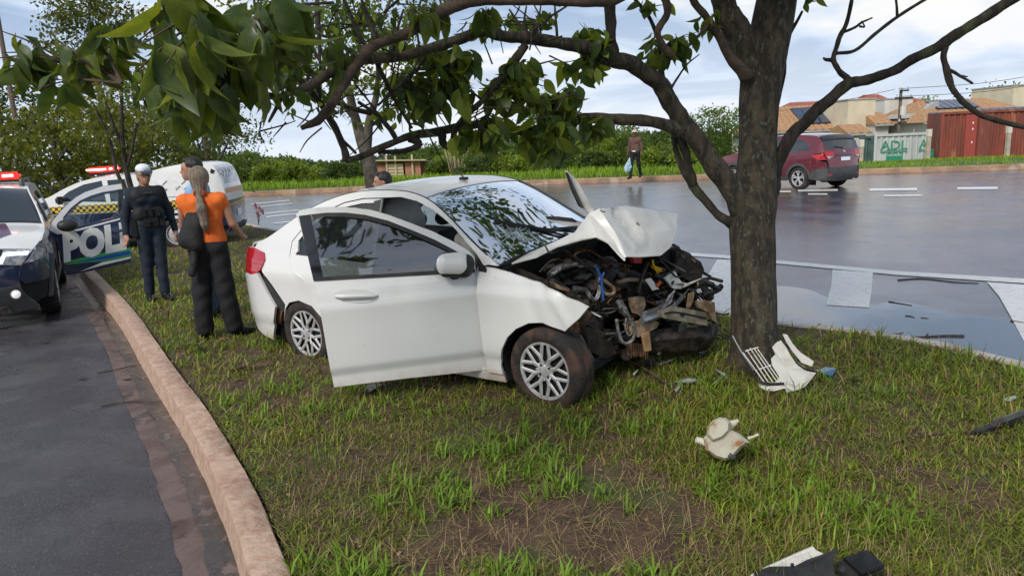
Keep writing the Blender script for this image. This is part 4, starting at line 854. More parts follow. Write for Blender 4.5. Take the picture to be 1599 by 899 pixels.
ptube('drive_shaft', [(900, 520), (925, 530), (950, 528)], 9, M['wreck_dark'], .1); ptube('exhaust_pipe', [(930, 545), (960, 535), (985, 530)], 8, M['rust'], .15)
ppoly('white_clip', [(926, 470), (934, 474), (942, 478), (940, 480), (930, 475)], M['white_bent'], .004, -.03)
# ================================================================== OTHER VEHICLES
class Loc:
    """a vehicle frame: reads local coordinates off the photograph"""
    def __init__(s, x, y, z, yaw):
        c, n = math.cos(yaw), math.sin(yaw); s.M = np.array([[c, -n, 0, x], [n, c, 0, y], [0, 0, 1, z], [0, 0, 0, 1.]]); s.I = np.linalg.inv(s.M)
    def mw(s): return Matrix(s.M.tolist())
    def proj(s, p): q = s.M[:3, :3]@np.asarray(p)+s.M[:3, 3]-np.array([0, 0, CAMH]); z = q@FF; return np.array([799.5+FPX*(q@RR)/z, 449.5-FPX*(q@UU)/z])
    def inv(s, fn, pts, g=(1., .8)):
        out = []
        for u, v in pts:
            h = np.array(g, float)
            for _ in range(25):
                p = s.proj(fn(h[None])[0]); J = np.stack([(s.proj(fn((h+e)[None])[0])-p)/1e-4 for e in (np.array([1e-4, 0]), np.array([0, 1e-4]))], 1); h = h-np.clip(np.linalg.lstsq(J, p-np.array([u, v]), rcond=1e-3)[0], -.25, .25)
            out.append(tuple(h))
        return out
def place(u, v, z, yaw, lx, ly):
    g = G(u, v, z); c, n = math.cos(yaw), math.sin(yaw); return Loc(g[0]-(c*lx-n*ly), g[1]-(n*lx+c*ly), z, yaw)
def wheels(t, wb, R, w, rr, ty, style, rub='rubber'):
    for i, (x, sg) in enumerate(((0, 1), (wb, 1), (0, -1), (wb, -1))): wheel(t, (x, sg*(ty-w/2), R), R, w, rr, sg, style, rub, seed=i*.4)
def shell(t, B, zb, arches, n_e, m='dark'):
    """dark inner body so that joints and arches read as gaps"""
    e = [tuple(p) for p in B.e]; lo = [(e[-1][0], zb)]
    for cx, r in sorted(arches): lo += arc(cx, .32, r, 180, 0, 10)
    lo += [(e[0][0], zb)]
    for g in (-1, 1): part('inner_body', panel([e+lo], B.side(g, -.022), .2, 0), M[m], t, recalc=False)
    part('inner_body', panel([[(a/1, b) for a, b in rect(0, n_e, .96)]], B.top(-.025), .35, 0), M[m], t, recalc=False)
    for g in (-1, 1):
        for cx, r in arches: b = MB(); arch_liner(b, cx, .32, r, B.W(cx, .5)-.02, g); part('wheel_arch_liner', b, M['dark'], t, recalc=False)
    part('underbody', MB().box((arches[1][0]/2, 0, .32), (arches[1][0]+.9, 1.3, .12)), M['dark'], t)

# ------------------------------------------------------------------ wine-red SUV driving away
HV = place(1245, 296.5, -.05, rad(117), 0, .88)
hv = thing('suv', 'wine red SUV driving away on the wet avenue in front of the container fence', 'car', mw=HV.mw())
HB = Body([-.84, -.78, -.62, -.3, .3, 2.6, 3.1, 3.3, 3.5], [.70, .86, .955, .99, 1, 1, .95, .86, .60], [.2, .45, .7, .85, .98, 1.06, 1.3, 1.5, 1.6], [.82, .875, .885, .88, .865, .83, .755, .68, .62],
          [(3.38, .22), (3.47, .45), (3.44, .75), (3.22, .92), (2.75, 1.02), (2.25, 1.11), (1.82, 1.34), (1.4, 1.50), (1.0, 1.555), (.4, 1.57), (-.15, 1.55), (-.52, 1.49), (-.68, 1.27), (-.77, 1.06), (-.82, .86), (-.85, .62), (-.84, .45), (-.76, .28)],
          [(0, .05), (2, .06), (5, .06), (8, .04), (11, .04), (13, .07), (17, .07)])
shell(hv, HB, .25, [(0, .37), (2.61, .37)], 17)
a0 = arc(0, .32, .385, 172, 8, 10); a1 = arc(2.61, .32, .385, 172, 8, 10)
e = lambda a, b: [tuple(p) for p in HB.e[int(a*8):int(b*8)+1]]
win = [(1.95, 1.06), (1.72, 1.27), (1.4, 1.42), (1.0, 1.48), (.4, 1.48), (.0, 1.42), (-.22, 1.28), (-.32, 1.14), (.3, 1.06)]
HB.side_part('body_side', M['wine_paint'], [e(2.2, 13)+[(-.60, 1.04), (-.42, 1.0), (-.40, .96), (-.60, .90), (-.80, .80), (-.83, .62), (-.50, .60), (-.43, .46)]+a0+[(.45, .36), (2.16, .36)]+a1+[(3.05, .5), (3.40, .55)], win], hv, res=.09)
HB.side_part('side_window', M['dark_glass'], [win], hv, off=-.01, th=0, res=.12)
HB.side_part('wheel_arch_trim', M['grey_plastic'], [arc(0, .32, .45, 182, -5, 12)+arc(0, .32, .375, -5, 182, 12)], hv, off=.012, res=.05)
HB.side_part('wheel_arch_trim', M['grey_plastic'], [arc(2.61, .32, .45, 182, -5, 12)+arc(2.61, .32, .375, -5, 182, 12)], hv, off=.012, res=.05)
HB.side_part('sill_trim', M['grey_plastic'], [[(.42, .25), (2.2, .25), (2.17, .37), (.45, .37)]], hv, off=.01)
HB.side_part('rear_bumper_side', M['grey_plastic'], [[(-.44, .30), (-.45, .48), (-.52, .60), (-.84, .62), (-.84, .45), (-.76, .28)]], hv, off=.014, res=.06)
HB.side_part('tail_light', M['red_lens'], [[(-.40, .985), (-.60, 1.02), (-.76, 1.03), (-.82, .86), (-.66, .86)]], hv, off=.014, res=.05)
HB.side_part('door_gap', M['dark'], [[(.98, .40), (.99, .40), (.99, 1.04), (.98, 1.04)]], hv, off=.003, th=0); HB.side_part('door_gap', M['dark'], [[(.47, .55), (.48, .55), (.36, .78), (.2, .95), (.19, .95), (.35, .78)]], hv, off=.003, th=0)
HB.side_part('door_handle', M['wine_paint'], [[(1.05, .90), (1.22, .905), (1.22, .93), (1.05, .925)]], hv, off=.025, res=.05)
HB.top_part('bonnet', M['wine_paint'], [rect(2.2, 5)], hv); HB.top_part('windscreen', M['dark_glass'], [rect(5.1, 7.6, .95)], hv); HB.top_part('roof', M['wine_paint'], [rect(7.7, 11.0)], hv)
HB.top_part('spoiler', M['gloss_black'], [rect(11.0, 11.5, .95)], hv, off=.03, th=.04)
HB.top_part('rear_window', M['dark_glass'], [[(11.5, -.93), (12.6, -.86), (12.75, 0), (12.6, .86), (11.5, .93)]], hv, off=-.004)
HB.top_part('tailgate', M['wine_paint'], [[(11.35, -.985), (14.9, -.97), (14.9, .97), (11.35, .985)], [(11.5, -.94), (11.5, .94), (12.62, .87), (12.78, 0), (12.62, -.87)]], hv)
HB.top_part('rear_bumper', M['grey_plastic'], [rect(14.9, 17, .99)], hv, off=.015)
for g in (-1, 1):
    HB.top_part('tail_light', M['red_lens'], [[(13.0, g*.62), (12.9, g*.99), (13.9, g*.99), (13.6, g*.60)]], hv, off=.014, res=.06)
    HB.top_part('reverse_light', M['clear_lens'], [[(13.65, g*.66), (13.55, g*.95), (13.95, g*.90)]], hv, off=.018, res=.06)
    HB.top_part('reflector', M['red_lens'], [[(15.9, g*.80), (15.9, g*.97), (16.2, g*.95), (16.2, g*.82)]], hv, off=.02, res=.06)
HB.top_part('number_plate', M['plate_white'], [rect(13.75, 14.25, .27)], hv, off=.03); HB.top_part('plate_band', M['blue_stripe'], [rect(13.72, 13.82, .27)], hv, off=.034)
HB.top_part('chrome_strip', M['gloss_black'], [rect(13.45, 13.62, .5)], hv, off=.02); HB.top_part('maker_badge', M['chrome'], [[(13.05+.13*math.cos(t), .07*math.sin(t)) for t in np.linspace(0, 6.28, 12)[:-1]]], hv, off=.012, res=.04)
HB.top_part('rear_wiper', M['black_plastic'], [[(12.55, -.02), (12.62, .0), (12.42, .45), (12.36, .43)]], hv, off=.02, res=.08)
part('door_mirror', MB().box((1.9, .98, 1.03), (.1, .2, .13)), M['wine_paint'], hv, bevel=.03); part('door_mirror', MB().box((1.9, -.98, 1.03), (.1, .2, .13)), M['wine_paint'], hv, bevel=.03)
part('exhaust_tip', MB().tube([(-.7, -.45, .27), (-.84, -.45, .27)], .03, 10), M['chrome'], hv)
wheels(hv, 2.61, .33, .215, .225, .885, 'five')

# ------------------------------------------------------------------ police SUV by the kerb
DU = place(97, 485, -.15, rad(-61), 2.67, .90)
du = thing('police_car', 'navy and white police SUV by the kerb with headlight on and driver door open', 'police car', mw=DU.mw())
DB = Body([-.83, -.6, 0, 2.67, 3.05, 3.25, 3.4, 3.5], [.86, .96, 1, 1, .97, .92, .82, .62], [.2, .45, .75, .92, 1.0, 1.08, 1.3, 1.5, 1.62], [.85, .89, .90, .895, .88, .85, .785, .71, .66],
          [(3.38, .22), (3.47, .40), (3.49, .60), (3.46, .76), (3.36, .92), (3.10, 1.01), (2.75, 1.06), (2.30, 1.10), (2.08, 1.20), (1.75, 1.42), (1.5, 1.545), (1.2, 1.59), (.4, 1.61), (-.2, 1.59), (-.55, 1.52), (-.68, 1.30), (-.76, 1.05), (-.80, .85), (-.80, .55), (-.74, .3)],
          [(0, .08), (3, .10), (5, .06), (8, .07), (10, .05), (14, .04), (19, .05)])
shell(du, DB, .28, [(0, .38), (2.67, .38)], 19)
e = lambda a, b: [tuple(p) for p in DB.e[int(a*8):int(b*8)+1]]
a0 = arc(0, .32, .39, 172, 8, 10); a1 = arc(2.67, .32, .39, 172, 8, 10)
dwin = [(1.9, 1.10), (1.7, 1.30), (1.45, 1.43), (1.05, 1.49), (1.05, 1.08)]; rw = [(.97, 1.08), (.97, 1.49), (.3, 1.50), (.05, 1.46), (.02, 1.08)]; qw = [(-.05, 1.10), (-.03, 1.45), (-.40, 1.36), (-.45, 1.2)]
DB.side_part('front_wing', M['navy_paint'], [e(2.0, 4.6)+[(3.0, .98), (2.12, .98), (2.12, .40)]+a1[:]+[(3.12, .52), (3.46, .52)]], du, res=.09)
DB.side_part('front_wing_top', M['white_paint_clean'], [e(4.7, 7.6)+[(2.12, 1.10), (2.12, .985), (3.0, .985)]], du, res=.09)
DB.side_part('body_frame', M['white_paint_clean'], [e(7.6, 15.5)+[(-.70, .99), (.0, .99), (.96, 1.0), (2.05, 1.0), (2.05, 1.08), (2.12, 1.10)], dwin, rw, qw], du, sg=(-1, 1), res=.09)
DB.side_part('rear_wing', M['navy_paint'], [[(-.70, .985), (-.80, .62), (-.45, .60), (-.40, .42)]+a0+[(.42, .4), (.52, .42), (.30, .75), (.05, .985)]], du, res=.09)
DB.side_part('rear_door', M['navy_paint'], [[(.55, .40), (.99, .40), (.99, .985), (.06, .985), (.31, .75)]], du, res=.09)
DB.side_part('front_door', M['navy_paint'], [[(1.01, .40), (2.10, .40), (2.10, .985), (1.01, .985)]], du, sg=(-1,), res=.09)
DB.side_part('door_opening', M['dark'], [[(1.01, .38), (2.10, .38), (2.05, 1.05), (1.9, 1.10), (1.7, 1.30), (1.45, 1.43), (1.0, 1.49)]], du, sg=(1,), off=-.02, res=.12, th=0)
DB.side_part('side_window', M['dark_glass'], [dwin], du, sg=(-1,), off=-.008, th=0, res=.12)
DB.side_part('side_window', M['dark_glass'], [rw], du, off=-.008, th=0, res=.12); DB.side_part('side_window', M['dark_glass'], [qw], du, off=-.008, th=0, res=.12)
DB.side_part('wheel_arch_trim', M['grey_plastic'], [arc(0, .32, .46, 182, -5, 12)+arc(0, .32, .38, -5, 182, 12)], du, off=.02, res=.05, th=.04)
DB.side_part('wheel_arch_trim', M['grey_plastic'], [arc(2.67, .32, .46, 182, -5, 12)+arc(2.67, .32, .38, -5, 182, 12)], du, off=.02, res=.05, th=.04)
DB.side_part('sill', M['grey_plastic'], [[(.44, .26), (2.24, .26), (2.22, .40), (.45, .40)]], du, off=.012)
for k in range(4):        # white chevron blocks on the wing
    for j in range(2): x = 2.86-.10*k-(.05 if j else 0); z = .90-.085*j; DB.side_part('wing_block', M['letter_white'], [[(x, z), (x-.055, z), (x-.075, z-.07), (x-.02, z-.07)]], du, sg=(1,), off=.004, th=0, res=.05)
DB.top_part('lower_bumper', M['grey_plastic'], [rect(0, 1.55, .99)], du, off=.02, res=.1); DB.top_part('front_bumper', M['navy_paint'], [rect(1.55, 2.9, .99)], du)
DB.top_part('skid_plate', M['steel'], [rect(.1, .6, .62)], du, off=.04); DB.top_part('air_intake', M['dark'], [[(.75, -.5), (1.5, -.6), (1.5, .6), (.75, .5)]], du, off=.024, th=0)
DB.top_part('grille', M['gloss_black'], [rect(2.55, 3.75, .60)], du, off=.012)
for j in range(3): DB.top_part('grille_bar', M['alloy_dark'], [rect(2.75+.3*j, 2.82+.3*j, .56)], du, off=.028, th=.02)
DB.top_part('chrome_trim', M['chrome'], [[(2.45, .0), (2.45, .50), (2.9, .66), (3.1, .60), (2.62, .46), (2.55, 0)]], du, off=.03, res=.05); DB.top_part('chrome_trim', M['chrome'], [[(2.45, 0), (2.55, 0), (2.62, -.46), (3.1, -.60), (2.9, -.66), (2.45, -.50)]], du, off=.03, res=.05)
for g in (-1, 1):
    hl = DB.top_part('headlight', M['clear_lens'], [[(2.95, g*.60), (2.85, g*.98), (3.85, g*1.0), (3.75, g*.62)]], du, off=.016, res=.05)
    q = DB.top_part('light_strip', M['lamp_glow'], [[(3.45, g*.64), (3.50, g*.97), (3.68, g*.97), (3.62, g*.64)]], hl, off=.024, res=.05)
    DB.top_part('light_strip', M['lamp_glow'], [[(3.0, g*.63), (3.45, g*.63), (3.45, g*.68), (3.0, g*.68)]], hl, off=.024, res=.05)
    DB.side_part('headlight_corner', M['clear_lens'], [[(3.36, .93), (3.46, .76), (3.30, .79), (3.20, .88)]], hl, sg=(g,), off=.012, res=.05)
    fc = DB.top(.03)(np.array([[1.15, g*.86]]))[0]
    fo = part('fog_light', MB().lathe([(.0, .075), (.02, .075), (.02, .055), (.005, .05)], 18, axis='x'), M['black_plastic'], du); fo.location = fc
    part('fog_lens', MB().lathe([(.004, .052), (.016, .03), (.02, .001)], 16, axis='x'), mat('fog_lens', (.8, .8, .78), rough=.2, emis=(1, .97, .9), es=.35), fo)
DB.top_part('bonnet', M['white_paint_clean'], [[(3.9, -.985), (7.2, -.985), (7.2, .985), (3.9, .985)]], du)
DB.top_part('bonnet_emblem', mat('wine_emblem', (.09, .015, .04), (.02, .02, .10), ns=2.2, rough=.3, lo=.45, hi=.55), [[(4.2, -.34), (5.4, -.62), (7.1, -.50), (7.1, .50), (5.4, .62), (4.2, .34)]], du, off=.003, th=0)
DB.top_part('windscreen', M['dark_glass'], [rect(7.5, 10.1, .94)], du, off=-.004); DB.top_part('roof', M['white_paint_clean'], [rect(10.15, 14.2)], du)
DB.top_part('windscreen_frame', M['gloss_black'], [[(7.2, -.985), (10.15, -.985), (10.15, .985), (7.2, .985)], [(7.5, -.94), (7.5, .94), (10.1, .94), (10.1, -.94)]], du, off=-.008)
DB.top_part('rear_window', M['dark_glass'], [rect(14.3, 15.6, .9)], du); DB.top_part('tailgate', M['navy_paint'], [rect(15.7, 19)], du)
for g in (-1, 1): part('roof_rail', MB().tube([(1.25, g*.60, 1.60), (1.1, g*.60, 1.67), (-.2, g*.60, 1.67), (-.4, g*.60, 1.60)], .022, 8).tube([(1.25, g*.60, 1.59), (1.2, g*.60, 1.66), (1.1, g*.60, 1.675)], .035, 8), M['grey_plastic'], du)
lb = part('light_bar', MB().box((.95, 0, 1.74), (.26, 1.16, .10)), M['red_beacon'], du, bevel=.03)
part('light_bar_base', MB().box((.95, 0, 1.68), (.2, 1.0, .05)), M['black_plastic'], lb)
for y in (-.38, -.08, .22, .44): part('beacon_core', MB().box((1.085, y, 1.745), (.012, .13, .035)), M['red_beacon_core'], lb)
part('far_mirror', MB().box((1.95, -1.0, 1.10), (.12, .24, .16)), M['black_plastic'], du, bevel=.04)
wheels(du, 2.67, .33, .215, .225, .90, 'five')
# its open driver door
A_ = rad(74); P0 = np.array([2.09, .885, 0]); D0 = np.array([-math.cos(A_), math.sin(A_), 0]); N0 = np.array([math.sin(A_), math.cos(A_), 0])
def ddf(off=0.): return lambda P: P0+np.outer(np.atleast_2d(P)[:, 0], D0)+np.outer(DB.Sh(np.atleast_2d(P)[:, 1])-.90+off, N0)+np.outer(np.atleast_2d(P)[:, 1], [0, 0, 1.])
ip = lambda *pts: DU.inv(ddf(), pts, (.5, .9)); d_in2 = lambda P: np.tile(-N0, (len(P), 1))
dp = lambda nm, pts, m, off=.003, res=.06, par=None, holes=(), th=.006: part(nm, panel([ip(*pts)]+[ip(*h) for h in holes], ddf(off), res, th, d_in2), m, par, recalc=False)
dwp = [(101, 340), (113, 328), (126, 317), (143, 309), (160, 304), (184, 300), (186, 338), (150, 346), (118, 355), (104, 352)]
pd = dp('front_door', [(78, 360), (80, 348), (93, 332), (107, 319), (120, 308), (134, 300), (160, 291), (189, 287), (192, 300), (196, 337), (205, 409), (128, 426), (105, 429), (97, 410), (90, 380)], M['navy_paint'], 0, .06, du, [dwp], .04)
pd['label'] = 'open driver door lettered POLICIA'
dp('door_top_frame', [(78, 360), (80, 348), (93, 332), (107, 319), (120, 308), (134, 300), (160, 291), (189, 287), (191, 295), (160, 300), (143, 305), (125, 313), (110, 325), (98, 340), (101, 354), (120, 358), (186, 341), (196, 337), (196, 340.5), (120, 361), (90, 366)], M['white_paint_clean'], .004, .04, pd)
dp('pillar_trim', [(184, 296), (191, 295), (196, 337), (187, 339)], M['gloss_black'], .006, .05, pd); dp('window_glass', dwp, M['glass'], -.02, .12, pd, th=0)
# lettering POLI(CIA): italic block letters running down the door
o0 = np.array(ip((99, 407))[0]); o1 = np.array(ip((203, 385))[0]); sc = (o1-o0)/np.linalg.norm(o1-o0)
hh = np.array(ip((101, 366))[0])-o0; H_ = abs(hh[1])
fu = lambda u, v, w: ddf(.006)(np.array([[o0[0]+.80*u*sc[0], o0[1]+.80*u*sc[1]+v]]))[0]
part('lettering', text_mb('POLI', H_*1.40, fu, shear=.12, bold=.03, space=1.02), M['letter_white'], pd, recalc=False)
dp('green_stripe', [(100, 409), (150, 397), (204, 386), (204, 391), (150, 402), (118, 409)], M['green_stripe'], .004, .06, pd, th=0)
dp('blue_stripe', [(118, 409), (150, 402), (204, 391), (204, 397), (160, 405), (128, 410)], M['blue_stripe'], .004, .06, pd, th=0)
dp('green_stripe', [(100, 411), (160, 405.3), (204, 397), (204, 400), (160, 407.5), (104, 413)], M['green_stripe'], .004, .06, pd, th=0)
dp('white_stripe', [(124, 424), (160, 409), (204, 400.5), (204, 403.5), (160, 414)], M['letter_white'], .004, .06, pd, th=0)
hc = ddf(.03)(np.array(ip((184, 361), (176, 363), (192, 358)))); part('door_handle', MB().tube([hc[1], hc[0]+N0*.02, hc[2]], .019, 8), M['navy_paint'], pd)
mc = ddf(.16)(np.array(ip((100, 351))))[0]; R2 = np.stack([D0, N0, [0, 0, 1.]], 1); V, F = sdf_mesh([('e', mc, (.13, .09, .085), R2), ('c', mc-N0*.14+[0, 0, -.04], mc, .03, .05)], .016, .03); raw_mesh('door_mirror', V, F, M['black_plastic'], pd, smooth=True)

# ------------------------------------------------------------------ second police vehicle: white compact truck with a closed capsule
VN = place(279, 390, -.06, rad(-174), 0, .84)
vn = thing('police_truck', 'white police truck with closed rear capsule and chequered yellow band, behind the officer', 'police van', mw=VN.mw())
VB = Body([-1.0, -.85, -.5, 0, 2.7, 3.2, 3.45, 3.6], [.86, .96, 1, 1, 1, .95, .82, .62], [.2, .45, .75, .9, 1.0, 1.3, 1.5, 1.7], [.80, .83, .845, .84, .82, .76, .72, .66],
          [(3.45, .25), (3.52, .45), (3.5, .70), (3.38, .88), (3.0, .98), (2.62, 1.04), (2.30, 1.13), (1.95, 1.30), (1.62, 1.42), (1.25, 1.475), (.7, 1.49), (.42, 1.53), (.10, 1.60), (-.25, 1.64), (-.72, 1.63), (-.86, 1.48), (-.95, 1.18), (-.98, .9), (-.98, .5), (-.92, .3)],
          [(0, .06), (4, .06), (8, .04), (13, .03), (19, .04)])
shell(vn, VB, .28, [(0, .36), (2.75, .36)], 19)
e = lambda a, b: [tuple(p) for p in VB.e[int(a*8):int(b*8)+1]]
a0 = arc(0, .31, .365, 172, 8, 10); a1 = arc(2.75, .31, .365, 172, 8, 10)
vw = [(2.12, 1.06), (1.9, 1.23), (1.62, 1.35), (1.28, 1.41), (1.22, 1.0)]; vw2 = [(1.14, 1.0), (1.18, 1.41), (.85, 1.42), (.78, 1.02)]
VB.side_part('body_side', M['white_paint_clean'], [e(2, 17)+[(-.96, .80), (-.3, .80), (3.1, .80), (3.42, .74)], vw, vw2], vn, res=.1)
VB.side_part('lower_body', M['navy_paint'], [[(-.97, .795), (-.96, .42), (-.40, .40)]+a0+[(.45, .34), (2.35, .34)]+a1+[(3.15, .42), (3.46, .50), (3.42, .735), (3.1, .795)]], vn, res=.1)
VB.side_part('side_window', M['dark_glass'], [vw], vn, off=-.008, th=0, res=.12); VB.side_part('side_window', M['dark_glass'], [vw2], vn, off=-.008, th=0, res=.12)
mchk = bpy.data.materials.new('chequered_band'); mchk.use_nodes = True; nd = mchk.node_tree.nodes; ck = nd.new('ShaderNodeTexChecker'); tcc = nd.new('ShaderNodeTexCoord'); mp_ = nd.new('ShaderNodeMapping'); mp_.inputs['Scale'].default_value = (18, .001, 18); mp_.inputs['Location'].default_value = (0, .3, .05)
mchk.node_tree.links.new(tcc.outputs['Object'], mp_.inputs[0]); mchk.node_tree.links.new(mp_.outputs[0], ck.inputs[0]); ck.inputs['Scale'].default_value = 1; ck.inputs[1].default_value = (.72, .46, .02, 1); ck.inputs[2].default_value = (.012, .012, .014, 1); mchk.node_tree.links.new(ck.outputs[0], nd['Principled BSDF'].inputs['Base Color']); nd['Principled BSDF'].inputs['Roughness'].default_value = .4
VB.side_part('chequered_band', mchk, [[(-.78, .805), (2.9, .815), (2.9, .955), (-.78, .97)]], vn, off=.004, th=0, res=.12)
VB.side_part('tail_light', M['red_lens'], [[(-.80, .84), (-.95, .84), (-.95, 1.02), (-.80, .98)]], vn, off=.012, res=.06)
VB.side_part('capsule_line', M['grey_plastic'], [[(.42, .98), (.44, .98), (.44, 1.54), (.42, 1.54)]], vn, off=.003, th=0); VB.side_part('capsule_line', M['grey_plastic'], [[(-.88, 1.045), (.42, 1.02), (.42, 1.032), (-.88, 1.057)]], vn, off=.003, th=0)
for k in range(3):      # raised chevrons on the capsule
    for sg_ in (-1, 1):
        x = .20-.36*k; VB.side_part('raised_chevron', M['white_paint_clean'], [[(x-sg_*.11, 1.20), (x+sg_*.09, 1.38), (x+sg_*.12, 1.35), (x-sg_*.08, 1.17)]], vn, sg=(1,), off=.024+.004*sg_, res=.06, th=.03)
for k in range(3): VB.side_part('lettering_bar', M['letter_white'], [[(.02, .50+.11*k), (.02, .56+.11*k), (-.26, .56+.11*k), (-.26, .50+.11*k)]], vn, sg=(1,), off=.005, th=0)
VB.side_part('lettering_bar', M['letter_white'], [[(.02, .50), (.02, .78), (.09, .78), (.09, .50)]], vn, sg=(1,), off=.005, th=0)
for (x, z, w) in ((-.36, .73, .42), (-.40, .66, .34)):
    for k in range(6): VB.side_part('small_lettering', M['letter_white'], [[(x-k*w/6, z), (x-k*w/6-w/9, z), (x-k*w/6-w/9, z+.045), (x-k*w/6, z+.045)]], vn, sg=(1,), off=.005, th=0)
VB.side_part('capsule_window', M['gloss_black'], [[(-.76, 1.54), (-.83, 1.50), (-.80, 1.44), (-.74, 1.46)]], vn, off=.01, res=.05)
VB.top_part('bonnet', M['white_paint_clean'], [rect(2, 6)], vn); VB.top_part('front_bumper', M['navy_paint'], [rect(0, 2)], vn); VB.top_part('windscreen', M['dark_glass'], [rect(6.1, 8.4, .95)], vn); VB.top_part('roof', M['white_paint_clean'], [rect(8.4, 14.4)], vn)
VB.top_part('rear_door', M['white_paint_clean'], [[(14.4, -.985), (17.0, -.985), (17.0, .985), (14.4, .985)], [(14.75, -.80), (14.75, .80), (15.85, .84), (15.85, -.84)]], vn)
rwv = VB.top_part('rear_window', M['dark_glass'], [[(14.75, -.80), (14.75, .80), (15.85, .84), (15.85, -.84)]], vn, off=-.004)
ft = VB.top(.008); part('lettering', text_mb('POLICIA', .26, lambda u, v, w: ft(np.array([[15.35-v/.33, .78-u/.69]]))[0] if False else ft(np.array([[15.35-v/.34, (.66-u)/.74]]))[0], bold=.006), M['letter_white'], rwv, recalc=False)
VB.top_part('orange_strip', mat('orange_strip', (.55, .27, .10), rough=.4), [rect(16.15, 16.5, .9)], vn, off=.006, th=0); VB.top_part('tailgate', M['navy_paint'], [rect(17.0, 18.4, .985)], vn, off=.004); VB.top_part('rear_bumper', M['black_plastic'], [rect(18.4, 19, .985)], vn, off=.04)
VB.top_part('number_plate', M['plate_white'], [rect(17.5, 17.8, .2)], vn, off=.02)
vb = part('light_bar', MB().box((1.5, 0, 1.61), (.24, 1.05, .10)), M['red_beacon'], vn, bevel=.03); part('light_bar_base', MB().box((1.5, 0, 1.54), (.2, .9, .05)), M['black_plastic'], vb)
for y in (-.3, .0, .3, .46): part('beacon_core', MB().box((1.5, y, 1.615), (.25, .14, .03)), M['red_beacon_core'], vb)
for g in (-1, 1): part('door_mirror', MB().box((2.0, g*.95, 1.08), (.1, .2, .15)), M['black_plastic'], vn, bevel=.03)
wheels(vn, 2.75, .31, .19, .20, .84, 'steel')
# ================================================================== TREES AND LEAVES
M['bark'] = mat('bark', (.052, .042, .031), (.022, .018, .014), ns=16, rough=.92, bump=1., bs=34, col3=(.075, .085, .035), ns3=7, lo3=.54, hi3=.68, stretch=(1, 1, .35))
M['bark_lichen'] = mat('bark_lichen', (.075, .056, .038), (.028, .021, .015), ns=15, rough=.92, bump=1., bs=28, col3=(.095, .11, .065), ns3=42, lo3=.54, hi3=.66, stretch=(1, 1, .4))
M['bark_dry'] = mat('bark_dry', (.105, .068, .046), (.05, .035, .025), ns=12, rough=.9, bump=.6, bs=40)
M['bark_grey'] = mat('bark_grey', (.11, .095, .075), (.05, .042, .034), ns=5, rough=.95, bump=.6, bs=12)
M['leaf'] = mat('leaf', (.1, .1, .1), rough=.42, vcol=True, transl=.5, spec=.4)
M['leaf_big'] = mat('big_leaf', (.058, .10, .026), (.11, .15, .034), ns=1.7, rough=.36, transl=.45, spec=.45, lo=.42, hi=.58)
M['leaf_pale'] = mat('pale_big_leaf', (.17, .21, .03), (.11, .15, .03), ns=3, rough=.4, transl=.45, spec=.4)
LEAF_OUT = [(0, .004), (.06, .01), (.12, .07), (.24, .17), (.40, .235), (.56, .235), (.72, .18), (.85, .10), (.94, .035), (1, 0)]
def leaf_geo(nx=8, bend=.35, fold=.25, wav=.03, seed=0):
    """one leaf in its own frame: stem at the origin, blade along +x, 1 unit long"""
    r = np.random.default_rng(seed); V = []; F = []; n = len(LEAF_OUT)
    for i, (t, w) in enumerate(LEAF_OUT):
        a = t*bend; x = t*math.cos(a*.6); z = -t*math.sin(a*.8); wv = wav*math.sin(i*1.7+seed)
        for s_ in (-1, 0, 1): V.append((x, s_*w, z+fold*w*abs(s_)+(wv if s_ else 0)*w*3))
    for i in range(n-1):
        for j in (0, 1): a = i*3+j; F.append((a, a+3, a+4, a+1))
    return np.array(V), F
def frame(d, up):
    x = d/np.linalg.norm(d, axis=-1, keepdims=True); y = np.cross(up, x); y = y/(np.linalg.norm(y, axis=-1, keepdims=True)+1e-9); return np.stack([x, y, np.cross(x, y)], -1)
SM_V = np.array([[0, 0, 0], [.35, -.26, .05], [.35, .26, .05], [.72, -.2, 0], [.72, .2, 0], [1, 0, -.12]]); SM_F = np.array([[0, 1, 2], [1, 3, 2], [2, 3, 4], [3, 5, 4]])
def leaf_cloud(name, P, D, Lg, col, m, parent, seed=0, kind=None, simple=False):
    r = np.random.default_rng(seed); n = len(P); Fm = frame(D, r.normal(size=(n, 3)))
    sv = SM_V[[0, 1, 2, 5]] if simple else SM_V; sf = np.array([[0, 1, 2], [1, 3, 2]]) if simple else SM_F
    V = P[:, None]+np.einsum('nij,kj->nki', Fm, sv)*Lg[:, None, None]
    F = (np.arange(n)[:, None, None]*len(sv)+sf).reshape(-1, 3); o = raw_mesh(name, V.reshape(-1, 3), F, m, parent, np.repeat(col, len(sv), 0)); return tag(o, kind=kind)
def colr(base, n, r, var=.25, alt=None, pa=.0):
    c = np.array(base)*(1+var*r.normal(size=(n, 1))); 
    if alt is not None: c = np.where(r.uniform(size=(n, 1)) < pa, np.array(alt)*(1+.2*r.normal(size=(n, 1))), c)
    return np.clip(c, .004, .6)

